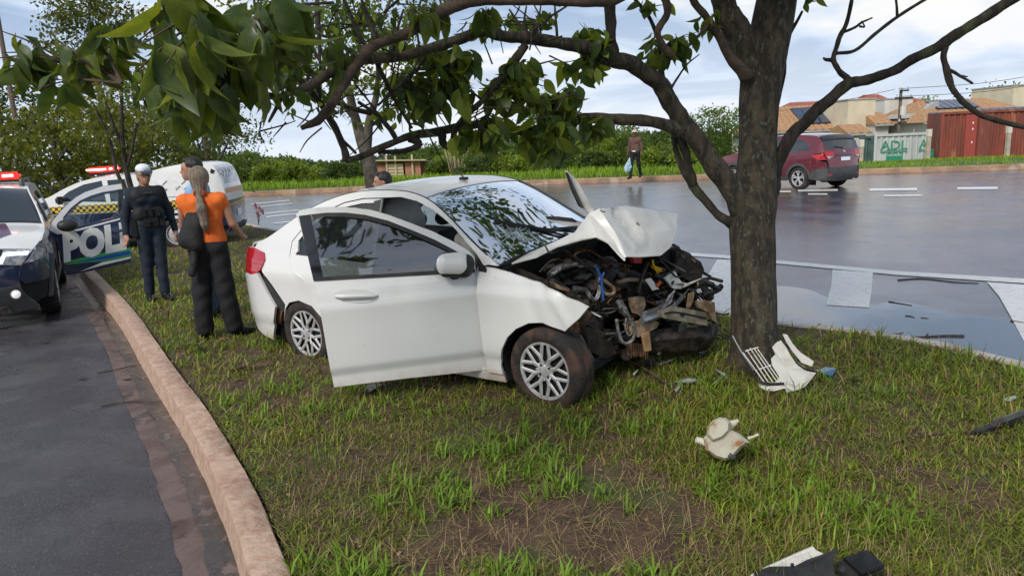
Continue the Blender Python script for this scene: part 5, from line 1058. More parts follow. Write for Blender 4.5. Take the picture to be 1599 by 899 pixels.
# ------------------------------------------------------------------ the tree the car hit
base_t = G(1181, 573)
tree = thing('tree', 'lichen-spotted tree with bare crooked limbs and drooping leaves that the white car hit', 'tree', loc=base_t)
def tp(pts, sm=5):
    """pts: (u, v, depth, width in photo pixels) -> local points and radii"""
    a = []
    for u, v, d, w in pts: p = AT(u, v, d)-base_t; a.append([*p, w*d/FPX/2])
    q = cat_curve(a, sm); return q[:, :3], q[:, 3]*.92
def limb(name, pts, m='bark', n=10, par=None, sm=5, rough=.10, label=None):
    P, r_ = tp(pts, sm); s_ = np.arange(len(P)); r_ = r_*(1+rough*.5*np.sin(s_*1.9+len(P))+rough*.35*np.sin(s_*.73)); P = P+np.stack([np.sin(s_*.9), np.cos(s_*1.3), np.sin(s_*.7+1)], 1)*r_[:, None]*.10
    mb = MB(); mb.tube(P, r_, n); o = part(name, mb, M[m], par or tree, label, ang=180)
    return o
d0 = 5.62
tr_p = [(1183, 600, d0, 109.7), (1181, 572, d0, 96.7), (1179, 545, d0, 80.0), (1177, 500, d0, 73.5), (1176, 450, d0, 72.5), (1175, 400, d0, 72.5), (1173, 350, d0, 74.4), (1176, 310, d0, 72.5), (1181, 250, d0, 63.2), (1184, 190, d0, 63.2), (1188, 130, d0, 67.0), (1196, 80, d0, 70.7), (1208, 30, d0, 67.0), (1218, -20, d0, 65.1), (1226, -90, d0, 61.4)]
P, r_ = tp(tr_p, 9); nn = 34; rs = []
for i in range(len(P)):
    a = np.arange(nn)*2*np.pi/nn; R0 = r_[i]*(1+.045*np.sin(3*a+P[i, 2]*2)+.03*np.sin(7*a+P[i, 2]*5)+.018*np.sin(17*a+P[i, 2]*9)+.05*np.sin(P[i, 2]*6+a)*.5)
    if i < 14: R0 = R0*(1+.16*(1-i/14)**2*np.maximum(0, np.sin(4*a+.7)))
    rs.append(np.stack([P[i, 0]+R0*np.cos(a), P[i, 1]+R0*np.sin(a), np.full(nn, P[i, 2])], 1))
part('trunk', MB().rings(rs, True, False), M['bark_lichen'], tree, ang=180)
limb('limb', [(1186, 140, d0+.02, 46), (1166, 90, d0-.03, 46), (1148, 45, d0-.06, 44), (1130, 5, d0-.1, 42), (1118, -50, d0-.2, 40)], 'bark_lichen', 16)
limb('limb', [(1178, 350, d0-.02, 49.6), (1160, 322, d0-.05, 43.2), (1132, 282, d0-.1, 36.8), (1098, 232, d0-.15, 33.6), (1066, 192, d0-.2, 32.0), (1047, 160, d0-.24, 30.4), (1026, 128, d0-.3, 28.8), (992, 104, d0-.4, 27.2), (955, 92, d0-.5, 27.2), (915, 76, d0-.6, 24.0), (870, 66, d0-.72, 20.8), (820, 60, d0-.85, 20.8), (785, 56, d0-.93, 19.2), (750, 50, d0-1.0, 19.2), (705, 66, d0-1.12, 17.6), (645, 84, d0-1.3, 16.8), (590, 92, d0-1.42, 16.8), (555, 97, d0-1.5, 16.0), (520, 112, d0-1.6, 16.0), (480, 136, d0-1.7, 16.0), (440, 149, d0-1.85, 9.6), (395, 155, d0-2.0, 8.0), (350, 162, d0-2.2, 5.6)], 'bark_lichen', 14)
limb('limb', [(956, 94, d0-.5, 24), (954, 60, d0-.5, 19), (953, 30, d0-.5, 19), (953, -20, d0-.5, 18)], 'bark', 10)
limb('limb', [(1062, 206, d0-.2, 26.4), (1040, 194, d0-.24, 21.1), (1000, 189, d0-.3, 19.4), (950, 185, d0-.36, 19.4), (905, 187, d0-.42, 17.6), (872, 199, d0-.48, 17.6), (838, 206, d0-.54, 17.6), (800, 202, d0-.6, 15.8), (757, 193, d0-.68, 15.0), (720, 199, d0-.74, 14.1), (680, 206, d0-.82, 15.8), (640, 213, d0-.9, 12.3), (600, 228, d0-.97, 11.4), (568, 243, d0-1.03, 11.4), (541, 250, d0-1.1, 10.6)], 'bark_lichen', 12)
limb('branch', [(540, 252, d0-1.1, 13), (537, 230, d0-1.12, 12), (520, 195, d0-1.2, 12), (503, 165, d0-1.3, 12), (485, 143, d0-1.4, 10)], 'bark')
limb('branch', [(556, 240, d0-1.1, 5), (530, 212, d0-1.1, 5), (515, 180, d0-1.2, 5)], 'bark', 6)
limb('branch', [(640, 217, d0-.88, 14), (655, 225, d0-.9, 12), (632, 236, d0-.92, 9), (600, 237, d0-.95, 8), (590, 238, d0-.95, 7)], 'bark')
limb('branch', [(620, 222, d0-.9, 9), (608, 200, d0-.95, 9), (585, 180, d0-1.0, 9), (545, 168, d0-1.1, 8), (500, 150, d0-1.2, 7)], 'bark')
limb('hooked_branch', [(820, 72, d0-.86, 14), (797, 103, d0-.9, 15), (777, 130, d0-.95, 12), (752, 158, d0-.95, 10), (727, 182, d0-.92, 11), (712, 200, d0-.88, 10), (706, 222, d0-.86, 10), (699, 230, d0-.86, 11), (692, 222, d0-.86, 14), (689, 206, d0-.86, 15)], 'bark')
limb('limb', [(1010, -30, 4.5, 24), (960, -2, 4.45, 20), (930, 4, 4.4, 17), (880, 2, 4.35, 16), (830, 1, 4.3, 17), (780, 0, 4.3, 18), (730, 4, 4.25, 19), (695, 16, 4.2, 22), (665, 35, 4.15, 17), (630, 55, 4.1, 17), (590, 68, 4.05, 17), (573, 82, 4.0, 19), (555, 104, 4.0, 17), (535, 135, 3.95, 15), (520, 160, 3.9, 15), (505, 180, 3.9, 16), (488, 193, 3.9, 13), (470, 200, 3.9, 8)], 'bark_dry', 12, label='dry brown broken limb')
limb('limb', [(1185, 352, d0+.05, 40), (1199, 310, d0+.05, 36), (1206, 276, d0+.03, 28), (1219, 240, d0, 24), (1243, 205, d0-.04, 21), (1268, 180, d0-.08, 21), (1290, 160, d0-.12, 20), (1318, 136, d0-.16, 20), (1332, 128, d0-.18, 19), (1360, 124, d0-.22, 17), (1395, 110, d0-.28, 17), (1430, 91, d0-.33, 17), (1470, 70, d0-.4, 19), (1500, 50, d0-.45, 18), (1540, 25, d0-.5, 18), (1600, -12, d0-.6, 18), (1680, -60, d0-.7, 15)], 'bark', 12)
limb('branch', [(1326, 127, d0-.17, 12), (1312, 112, d0-.17, 10), (1302, 97, d0-.17, 9), (1304, 80, d0-.17, 8), (1313, 55, d0-.17, 8), (1324, 30, d0-.17, 7), (1332, -10, d0-.17, 6)], 'bark', 8)
limb('branch', [(1303, 95, d0-.17, 9), (1290, 93, d0-.17, 6), (1285, 91, d0-.17, 3)], 'bark', 6)
limb('branch', [(1305, 84, d0-.17, 6), (1335, 79, d0-.2, 6), (1365, 55, d0-.2, 6), (1402, 26, d0-.2, 6), (1448, -2, d0-.2, 5)], 'bark', 7); limb('twig', [(1401, 26, d0-.2, 5), (1399, -5, d0-.2, 4)], 'bark', 6)
limb('twig', [(1315, 52, d0-.17, 5), (1335, 43, d0-.17, 5), (1345, 36, d0-.17, 4), (1362, 28, d0-.17, 3)], 'bark', 6); limb('twig', [(1342, 42, d0-.17, 4), (1350, 42, d0-.17, 3), (1345, 33, d0-.17, 2)], 'bark', 5)
limb('branch', [(1476, 68, d0-.4, 12), (1474, 90, d0-.42, 10), (1480, 118, d0-.44, 12), (1490, 143, d0-.46, 10), (1508, 163, d0-.5, 10), (1534, 181, d0-.53, 9), (1570, 192, d0-.56, 9), (1625, 203, d0-.6, 8)], 'bark', 9)
limb('twig', [(1483, 110, d0-.44, 6), (1500, 119, d0-.44, 5), (1519, 131, d0-.44, 4)], 'bark', 6); limb('twig', [(1500, 119, d0-.44, 4), (1511, 120, d0-.44, 2)], 'bark', 5)
limb('branch', [(1145, 352, d0+.02, 20), (1122, 335, d0+.02, 15), (1096, 308, d0+.02, 15), (1080, 285, d0, 17), (1066, 262, d0-.03, 12), (1056, 235, d0-.08, 9), (1050, 205, d0-.15, 9)], 'bark', 10); limb('branch', [(1082, 290, d0, 16), (1076, 262, d0-.05, 15), (1068, 232, d0-.1, 15), (1060, 205, d0-.15, 14)], 'bark', 10)
limb('branch', [(1168, 125, d0-.12, 24), (1140, 88, d0-.15, 17), (1118, 50, d0-.2, 14), (1105, 30, d0-.22, 13), (1085, 5, d0-.25, 12), (1070, -25, d0-.3, 11)], 'bark_dry', 10)
limb('dry_vine', [(1034, -10, 5.0, 14), (1043, 18, 5.0, 13), (1030, 42, 5.0, 12), (1028, 58, 5.0, 11), (1040, 78, 5.0, 13), (1053, 89, 5.0, 10)], 'bark_dry', 9, label='dead reddish hanging stub')
limb('twig', [(1253, 18, d0+.1, 4), (1240, 42, d0+.1, 6), (1231, 60, d0+.1, 5), (1225, 90, d0+.1, 6), (1226, 110, d0+.1, 5), (1220, 140, d0+.1, 5), (1214, 165, d0+.1, 6)], 'bark', 7)
limb('branch', [(1036, 142, d0-.25, 9), (1034, 110, d0-.25, 8), (1030, 70, d0-.25, 7), (1015, 30, d0-.3, 7), (992, 0, d0-.4, 6)], 'bark', 7); limb('twig', [(1043, 146, d0-.24, 5), (1056, 125, d0-.24, 4), (1072, 102, d0-.24, 3), (1092, 85, d0-.24, 2)], 'bark', 6)
limb('twig', [(1060, 85, d0-.24, 5), (1085, 62, d0-.24, 6), (1103, 42, d0-.24, 6), (1115, 22, d0-.24, 4)], 'bark_dry', 6)
# many straight shoots standing on the upper limbs
r = np.random.default_rng(5)
shoots = [((590, 70, 4.05), (562, -10, 4.1), 9), ((575, 80, 4.0), (545, 20, 4.0), 8), ((545, 20, 4.0), (530, -10, 4.0), 6), ((565, 95, 4.0), (520, 60, 4.1), 9), ((520, 60, 4.1), (480, 45, 4.2), 6), ((555, 98, 4.1), (520, 78, 4.1), 8), ((612, 92, 4.3), (630, 15, 4.3), 6), ((600, 20, 4.3), (640, -10, 4.4), 5),
 ((655, 80, 4.4), (645, 0, 4.4), 4), ((588, 98, 4.2), (643, 200, 4.6), 9), ((650, 110, 4.5), (590, 165, 4.3), 7), ((662, 90, 4.5), (650, 115, 4.5), 7), ((660, 205, 4.8), (668, 100, 4.6), 4), ((640, 205, 4.8), (655, 85, 4.5), 3.5), ((820, 60, 4.8), (822, 10, 4.8), 5), ((825, 55, 4.8), (885, 10, 4.9), 6), ((870, 60, 5.0), (866, 5, 5.0), 5), ((845, 58, 4.9), (845, 5, 4.9), 4),
 ((825, 55, 4.8), (795, 15, 4.8), 6), ((868, 150, 5.0), (862, 185, 5.1), 4), ((500, 150, 4.0), (455, 60, 4.0), 7), ((470, 135, 4.0), (462, 40, 4.0), 6), ((480, 140, 4.0), (500, 20, 3.9), 5), ((495, 0, 3.6), (500, 110, 3.6), 8), ((482, 135, 4.0), (440, 95, 3.9), 5), ((505, 125, 4.0), (500, 70, 4.0), 5), ((560, 160, 4.1), (620, 215, 4.5), 6), ((553, 130, 4.2), (600, 190, 4.5), 4),
 ((440, 0, 3.0), (380, 25, 2.8), 7), ((500, 15, 3.2), (400, 72, 2.9), 7), ((505, 40, 3.3), (380, 80, 2.7), 6), ((520, 5, 3.4), (430, 10, 3.0), 6), ((440, 150, 3.8), (300, 140, 2.9), 7), ((440, 152, 3.8), (420, 190, 3.7), 8), ((795, 110, 4.7), (800, 125, 4.75), 7), ((800, 118, 4.75), (830, 150, 4.8), 5), ((830, 150, 4.8), (865, 162, 4.9), 4.5), ((865, 160, 4.9), (880, 190, 5.0), 3.5), ((752, 157, 4.7), (735, 140, 4.6), 4), ((747, 160, 4.7), (740, 190, 4.6), 3)]
for a, b, w in shoots:
    m_ = [(a[i]+b[i])/2 for i in range(3)]; L2 = math.hypot(a[0]-b[0], a[1]-b[1])
    limb('shoot', [(*a, w), (m_[0]+r.normal()*L2*.05, m_[1]+r.normal()*L2*.04, m_[2], w*.85), (*b, w*.6)], 'bark' if a[2] > 3.5 else 'bark_dry', 6, sm=4)
for k in range(95):
    u, v = r.uniform(400, 900), r.uniform(-5, 205); d = 4.2+.5*(u-430)/470; a = r.uniform(0, 6.28); l = r.uniform(20, 75)
    limb('twig', [(u, v, d, 3.), (u+l*.5*math.cos(a)+r.normal()*4, v+l*.5*math.sin(a), d+.05, 2.6), (u+l*math.cos(a), v+l*math.sin(a), d+.1, 1.6)], 'bark', 5, sm=3)
# leaves: twigs leave a point and carry drooping leaves
big = []; leafv = [leaf_geo(seed=i, bend=.3+.25*i, fold=.18+.12*(i % 3)) for i in range(5)]
LM = []
for i, (V, F) in enumerate(leafv):
    for mname in ('leaf_big', 'leaf_pale'):
        me = bpy.data.meshes.new('leaf'); me.from_pydata(V.tolist(), [], F); me.polygons.foreach_set('use_smooth', [True]*len(me.polygons)); me.materials.append(M[mname]); LM.append(me)
clusters = [ # origin (u,v,d), box (u0,u1,v0,v1,d0,d1), twigs, leaves per twig, leaf length px, pale fraction
 ((330, 20, 2.4), (205, 330, -25, 120, 2.0, 2.5), 10, 6, 95, .3), ((400, 30, 2.6), (330, 470, -30, 60, 2.2, 2.8), 9, 6, 95, .25), ((330, 80, 2.5), (230, 400, 60, 170, 2.2, 2.7), 11, 6, 72, .15), ((300, 120, 2.6), (215, 350, 110, 190, 2.3, 2.8), 9, 5, 62, .1),
 ((190, 130, 2.7), (60, 150, 45, 140, 2.7, 3.0), 8, 5, 52, .25), ((110, 100, 2.9), (-5, 80, 45, 110, 2.8, 3.1), 7, 5, 48, .25), ((180, 60, 2.7), (140, 215, 30, 110, 2.5, 2.9), 4, 5, 55, .1),
 ((430, 130, 3.7), (385, 470, 95, 165, 3.4, 3.9), 6, 5, 38, .2), ((520, 100, 4.0), (500, 550, 50, 110, 3.8, 4.2), 3, 4, 50, .3), ((690, 25, 4.2), (620, 700, 10, 45, 4.0, 4.3), 3, 5, 48, .5)]
for (ou, ov, od), (u0, u1, v0, v1, dd0, dd1), nt_, nl, lp, pf in clusters:
    for t in range(nt_):
        e_ = (r.uniform(u0, u1), r.uniform(v0, v1), r.uniform(dd0, dd1)); pts = [AT(ou, ov, od), AT((ou+e_[0])/2+r.normal()*8, (ov+e_[1])/2-8, (od+e_[2])/2), AT(*e_)]
        cv = cat_curve(np.array(pts), 6); limbm = part('twig', MB().tube(cv-base_t, np.linspace(.006, .002, len(cv)), 5), M['bark_dry'], tree)
        for k in range(nl):
            p = cv[int(len(cv)*(.55+.45*k/nl))-1]+r.normal(0, .02, 3); out = r.normal(size=3)*[1, 1, .4]; out /= np.linalg.norm(out); dr = out*.55+np.array([0, 0, -1.])*r.uniform(.5, 1.5); ln = lp*r.uniform(.7, 1.2)*e_[2]/FPX*1.08
            big.append((ln, p, dr, r.uniform() < pf))
cl2 = [((700, 100, 4.7), (640, 745, 75, 165, 4.4, 4.8), 16, 9, 40), ((790, 110, 4.75), (745, 860, 90, 175, 4.6, 4.9), 15, 9, 36), ((760, 180, 4.75), (690, 800, 170, 245, 4.6, 4.9), 11, 8, 36), ((860, 195, 5.0), (800, 900, 190, 245, 4.8, 5.1), 12, 8, 42),
 ((860, 160, 5.0), (800, 920, 130, 190, 4.8, 5.1), 10, 8, 34), ((935, 80, 5.1), (885, 950, 30, 90, 4.9, 5.2), 9, 8, 34), ((950, 95, 5.1), (860, 935, 95, 130, 5.0, 5.2), 5, 6, 32), ((930, 190, 5.1), (900, 975, 180, 215, 5.0, 5.3), 5, 7, 32),
 ((1035, 75, 5.35), (985, 1110, 48, 105, 5.2, 5.5), 12, 7, 28), ((1120, 40, 5.4), (1065, 1130, 15, 40, 5.2, 5.5), 3, 5, 26), ((760, 20, 4.4), (735, 790, 5, 35, 4.3, 4.5), 3, 6, 34), ((640, 130, 4.5), (600, 680, 110, 175, 4.4, 4.7), 7, 7, 34), ((1000, 20, 5.2), (1005, 1075, -10, 20, 5.1, 5.3), 3, 5, 24), ((1268, -10, 5.5), (1258, 1278, -10, 12, 5.5, 5.6), 2, 4, 22), ((640, 60, 4.5), (600, 690, 40, 90, 4.4, 4.8), 5, 6, 30), ((450, 60, 3.6), (400, 480, 30, 110, 3.4, 3.8), 6, 6, 36),
 ((560, 40, 4.2), (480, 640, -10, 70, 4.0, 4.6), 14, 8, 20), ((480, 120, 4.2), (440, 560, 90, 200, 4.0, 4.6), 12, 7, 18), ((620, 150, 4.6), (560, 680, 110, 210, 4.4, 4.9), 10, 7, 22), ((860, 40, 5.0), (700, 900, 10, 60, 4.7, 5.2), 10, 7, 20), ((230, 170, 3.4), (180, 330, 60, 180, 3.2, 3.6), 8, 7, 26)]
SP, SD, SL = [], [], []
for (ou, ov, od), (u0, u1, v0, v1, dd0, dd1), nt_, nl, lp in cl2:
    for t in range(nt_):
        e_ = (r.uniform(u0, u1), r.uniform(v0, v1), r.uniform(dd0, dd1)); cv = cat_curve(np.array([AT(ou, ov, od), AT((ou+e_[0])/2, (ov+e_[1])/2-5, (od+e_[2])/2), AT(*e_)]), 5); part('twig', MB().tube(cv-base_t, np.linspace(.005, .0015, len(cv)), 4), M['bark'], tree)
        for k in range(nl):
            p = cv[int(len(cv)*(.5+.5*k/nl))-1]+r.normal(0, .02, 3); out = r.normal(size=3)*[1, 1, .4]; out /= np.linalg.norm(out); SP.append(p-base_t); SD.append(out*.6+np.array([0, 0, -1.])*r.uniform(.3, 1.3)); SL.append(lp*r.uniform(.65, 1.15)*e_[2]/FPX)
big.sort(key=lambda q: -q[0])
for i, (ln, p, dr, pale) in enumerate(big[:300]):
    R3 = frame(dr[None], r.normal(size=(1, 3))+np.array([[0, -.6, .8]]))[0]; o = bpy.data.objects.new('leaf', LM[2*r.integers(5)+int(pale)]); C.objects.link(o); o.parent = tree
    w = r.uniform(.62, .95); mt = Matrix((R3*np.array([ln, ln*w, ln])).tolist()).to_4x4(); mt.translation = p-base_t; o.matrix_basis = mt
VB_, FB_, CB_, kk = [], [], [], 0
rest = [(l, p-base_t, d, pl) for l, p, d, pl in big[300:]]+[(l, p, d, r.uniform() < .4) for l, p, d in zip(SL, SP, SD)]
for l, p, d, pl in rest:
    V, F = leafv[r.integers(5)]; R3 = frame(np.array(d)[None], r.normal(size=(1, 3))+np.array([[0, -.6, .8]]))[0]; VB_.append(p+(V@R3.T)*l); FB_.append(np.array(F)+kk); kk += len(V)
    CB_.append(np.repeat([np.array((.17, .22, .03) if pl else (.07, .115, .028))*r.uniform(.75, 1.3)], len(V), 0))
tag(raw_mesh('leaves', np.concatenate(VB_), np.concatenate(FB_), M['leaf'], tree, np.concatenate(CB_), smooth=True), kind='stuff')
# crown above the frame: shades the ground and shows in the glass and puddles
r = np.random.default_rng(8); n = 9000; cc = np.concatenate([r.normal(size=(130, 3))*[1.9, 1.7, .55]+np.array([-1.1, -.9, 4.3]), r.normal(size=(130, 3))*[1.5, 1.9, .8]+np.array([.6, 2.8, 4.9])]); P = cc[r.integers(len(cc), size=n)]+r.normal(0, .22, (n, 3)); 
P = P[P[:, 2] > 2.15+.19*(P[:, 1]+base_t[1])+.06*np.abs(P[:, 0])]; n = len(P); leaf_cloud('upper_leaves', P, r.normal(size=(n, 3))*[1, 1, .4]+[0, 0, -.8], r.uniform(.13, .22, n), colr((.035, .065, .016), n, r), M['leaf'], tree, 3, kind='stuff')
for k in range(9):
    a = k*.7; e_ = np.array([-1.1+1.9*math.cos(a), -.9+1.7*math.sin(a), 4.2+.3*math.sin(3*a)]); part('upper_limb', MB().tube(cat_curve([[.2, 0, 2.9], [.1*e_[0], .1*e_[1], 3.4], .6*e_+[0, 0, 1.4], e_], 4), np.linspace(.09, .02, 13), 7), M['bark'], tree)

# ------------------------------------------------------------------ background trees and shrubs
def bg_tree(name, label, cat, x, y, z0, trunk, crown, nleaf, ln, col, alt=None, pa=0., group=None, seed=0, bark='bark_grey', simple=True, clump=.35, nc=40):
    """trunk: list of polylines ((dx,dy,z,r)...) ; crown: list of (dx,dy,z, rx,ry,rz)"""
    r = np.random.default_rng(seed); t = thing(name, label, cat, loc=(x, y, z0), group=group)
    for i, pl in enumerate(trunk): q = cat_curve(pl, 4); part('trunk' if i == 0 else 'branch', MB().tube(q[:, :3], q[:, 3], 7), M[bark], t, ang=180)
    P = []
    vol = np.array([c[3]*c[4]*c[5] for c in crown]); vol = vol/vol.sum()
    for c, f in zip(crown, vol):
        k = max(4, int(nc*f*1.5)); d = r.normal(size=(k, 3)); d /= np.linalg.norm(d, axis=1)[:, None]; d *= r.uniform(.35, 1, (k, 1))**.5; ctr = np.array(c[:3])+d*np.array(c[3:]); m_ = max(5, int(nleaf*f/k))
        cs_ = min(c[3:])*clump*r.uniform(.6, 1.3, (k, 1, 1)); P.append((ctr[:, None]+r.normal(size=(k, m_, 3))*cs_*[1, 1, .6]).reshape(-1, 3))
    P = np.concatenate(P); P = P[P[:, 2] > .05]; n = len(P); tn = (pnoise(P, 1.2/max(.5, clump), seed)*.25+1)[:, None]
    o = leaf_cloud('crown', P, r.normal(size=(n, 3))+[0, 0, -.3], r.uniform(.7, 1.3, n)*ln, colr(col, n, r, .22, alt, pa)*tn, M['leaf'], t, seed, simple=simple)
    return t
GT = lambda u, v, d: AT(u, v, d)       # shorthand
def gz(x, y): return float(terrain(np.array(x), np.array(y)))
# slim forked tree behind the car, on the median
x, y = AT(583, 300, 12.6)[:2]; K_ = 12.6/FPX
def tpl(pts, u0=583, k=K_): return [((u-u0)*k, dy, z, w*k/2) for u, z, dy, w in pts]
t2 = bg_tree('median_tree', 'slim forked tree with feathery pale leaves on the median behind the crashed car', 'tree', x, y, 0,
 [tpl([(590, 0, 0, 26), (584, .9, 0, 24), (580, 1.5, 0, 22), (572, 1.9, 0, 20), (562, 2.3, .1, 14), (556, 2.8, .1, 11), (548, 3.3, .2, 9), (545, 4.0, .2, 6)]), tpl([(578, 1.75, 0, 16), (586, 2.2, 0, 13), (600, 2.55, -.1, 10), (607, 2.95, -.1, 9), (612, 3.5, -.2, 6), (640, 4.2, -.2, 4)]), tpl([(565, 2.2, .1, 10), (545, 2.5, .1, 9), (527, 2.8, .2, 7), (510, 3.3, .2, 5), (470, 3.8, .2, 3)]), tpl([(584, 2.1, 0, 7), (600, 2.2, .1, 6), (612, 2.35, .1, 4), (640, 2.4, .1, 2)])],
 [(-1.0, .3, 4.0, 1.1, 1., .8), (.5, 0, 4.1, 1.0, .9, .8), (-.3, .2, 3.1, .9, .8, .6), (.55, 0, 2.9, .5, .5, .5), (-1.3, .2, 3.0, .5, .5, .45), (-.4, 0, 4.9, 1.6, 1.2, .6), (-1.2, .2, 3.6, .8, .7, .5), (.2, -.1, 3.5, .8, .7, .5)], 6500, .09, (.11, .17, .035), (.16, .20, .035), .3, seed=21, clump=.22, nc=120)
# thin dark tree by the officer and the small ones around the police truck
x, y = AT(215, 330, 11.6)[:2]; K_ = 11.6/FPX
bg_tree('young_tree', 'thin dark forked young tree just behind the officer', 'tree', x, y, 0,
 [tpl([(216, 0, 0, 9), (214, .6, 0, 9), (212, 1.1, 0, 9), (208, 1.5, 0, 8), (207, 1.9, 0, 7), (212, 2.4, 0, 5), (220, 3.0, 0, 4)], 215), tpl([(211, 1.1, 0, 7), (200, 1.35, 0, 6), (193, 1.6, 0, 5), (185, 2.1, .1, 4), (170, 2.6, .1, 3)], 215), tpl([(208, 1.6, 0, 5), (220, 1.9, 0, 4), (232, 2.3, 0, 3)], 215), tpl([(208, 1.9, 0, 5), (198, 2.3, 0, 4), (190, 2.8, 0, 3)], 215)],
 [(-.3, 0, 2.6, .7, .6, .5), (.1, 0, 3.0, .6, .6, .4), (-.6, .1, 2.2, .4, .4, .35), (.1, 0, 2.1, .35, .35, .25)], 1100, .085, (.10, .13, .02), (.15, .15, .02), .35, seed=31, bark='bark', clump=.2, nc=60)
GRP = 'roadside trees behind the police vehicles'
for i, (u, dep, w, h, vb, lab, colr_) in enumerate([
 (20, 26, 2.6, 5.0, 300, 'dense dark green tree at the far left edge beside the tall lamp pole', (.035, .065, .015)), (95, 19, 3.2, 3.3, 300, 'broad yellow-green bush above the police car roof', (.085, .105, .016)), (165, 21, 2.4, 3.5, 300, 'yellow-green bush left of the truck light bar', (.10, .12, .018)),
 (232, 24, 1.6, 4.6, 300, 'thick-trunked tree behind the officer cap with olive crown', (.07, .09, .02)), (178, 30, 3.2, 9.0, 300, 'tall olive tree whose crown reaches the top of the picture at left', (.075, .095, .022)), (330, 22, 1.9, 3.4, 300, 'airy forked tree over the back of the police truck', (.07, .10, .022)), (285, 26, 2.2, 3.3, 300, 'low olive shrub tree behind the truck capsule', (.065, .085, .02))]):
    p = AT(u, vb, dep); x, y = p[:2]; z = max(gz(x, y), -.4) if y > 31 else -.15
    cr = [(0, 0, h*.72, w*.9, w*.8, h*.26), (-w*.45, .2, h*.55, w*.5, w*.5, h*.2), (w*.5, 0, h*.58, w*.5, w*.5, h*.22), (.1, 0, h*.9, w*.5, w*.5, h*.14)]
    if i in (0, 1, 2, 6): cr += [(0, 0, h*.3, w*.95, w*.7, h*.28)]
    if i == 4: cr = [(0, 0, 7.6, 1.9, 1.6, 1.2), (-.9, 0, 6.6, 1.2, 1, .9), (1.0, 0, 6.9, 1.2, 1, .9)]
    bg_tree('tree', lab, 'tree', x, y, z, [[(0, 0, 0, .12+.03*(i == 3)), (.05, 0, h*.3, .10+.04*(i == 3)), (.0, 0, h*.6, .07+.03*(i == 3)), (.1, 0, h*.9, .02)], [(.03, 0, h*.3, .06), (-w*.3, 0, h*.55, .035), (-w*.5, 0, h*.75, .015)], [(.03, 0, h*.38, .06), (w*.3, 0, h*.6, .035), (w*.5, 0, h*.8, .015)], [(.0, 0, h*.55, .05), (w*.15, .1, h*.75, .03), (w*.3, .1, h*.95, .01)]],
            cr, [4200, 8000, 5200, 2200, 3600, 1700, 3600][i], [.18, .14, .14, .14, .18, .12, .14][i], colr_, (.14, .15, .02), .22 if i in (1, 2, 4) else .1, seed=50+i, clump=.30 if i != 5 else .2, nc=[70, 110, 70, 60, 70, 90, 60][i])
# belt of trees and shrubs beyond the avenue
belt = [ # u, depth, width px, top y, kind
 (372, 46, 60, 236, 'g'), (415, 52, 55, 250, 'y'), (445, 58, 60, 246, 'g'), (478, 44, 48, 262, 'y'), (505, 50, 60, 256, 'g'), (540, 62, 70, 254, 'd'), (528, 40, 50, 272, 'd'), (470, 70, 120, 250, 'd'), (400, 75, 110, 246, 'd'), (560, 75, 90, 250, 'd'), (455, 37, 40, 282, 'y'), (412, 38, 44, 270, 'y'),
 (672, 48, 56, 226, 'g'), (640, 60, 60, 232, 'd'), (700, 44, 40, 236, 'y'), (728, 50, 60, 222, 'y'), (770, 46, 62, 222, 'g'), (812, 47, 60, 214, 'g'), (852, 43, 66, 152, 'g'), (885, 50, 66, 200, 'd'), (915, 41, 70, 214, 'y'), (950, 45, 60, 208, 'g'), (978, 48, 60, 196, 'g'), (1036, 60, 54, 206, 'd'), (1020, 52, 40, 226, 'g'), (1072, 56, 50, 214, 'g'), (1108, 44, 92, 168, 'g'), (1012, 38, 30, 246, 'y'), (878, 37, 34, 252, 'g'), (930, 40, 50, 246, 'd'), (800, 39, 70, 246, 'y'), (745, 39, 60, 248, 'd'), (700, 41, 60, 246, 'g'), (1040, 45, 60, 240, 'd'), (1075, 43, 50, 250, 'y'),
 (1552, 75, 74, 136, 'd'), (1440, 85, 50, 152, 'y')]
LB = {'g': 'mid green', 'y': 'bright yellow-green', 'd': 'dark green'}; CB2 = {'g': (.10, .16, .03), 'y': (.18, .25, .03), 'd': (.065, .11, .028)}
lab_near = {852: 'tall mid green tree with dark forked trunk behind the hanging leaves left of the walker', 1108: 'round mid green tree between the limb and the trunk of the crashed-into tree', 1552: 'dark green tree behind the solar roof at far right', 1440: 'pale tree tuft between the two tiled houses', 372: 'tree at the left end of the far tree belt beside the police truck', 728: 'yellow-green tree under the hooked branch', 915: 'bright yellow-green tree above the upright wing strip'}
BW = {}
def where(u, dep):
    a = ('right behind the police truck tail' if u < 405 else 'left of the open avenue view' if u < 440 else 'over the boot of the white car' if u < 480 else 'left of the median tree trunk' if u < 520 else 'hugging the median tree trunk' if u < 575 else 'behind the shed' if u < 660 else 'just right of the shed' if u < 690 else 'over the car roof by the dead bush' if u < 735 else 'over the car antenna' if u < 790 else 'over the windscreen top' if u < 830 else 'left of the upright wing strip' if u < 875 else 'over the upright wing strip' if u < 900 else 'between the wing strip and the walker' if u < 965 else 'beside the walker' if u < 1010 else 'right of the walker' if u < 1050 else 'seen between the forked limbs')
    return a+(', small and near the kerb' if dep < 42 else ', set far back' if dep > 57 else '')
seen_ = {}
for q in belt:
    w_ = where(q[0], q[1]); seen_[w_] = seen_.get(w_, 0)+1; BW[q[0]] = w_+('' if seen_[w_] == 1 else ', further right' if seen_[w_] == 2 else ', furthest right')
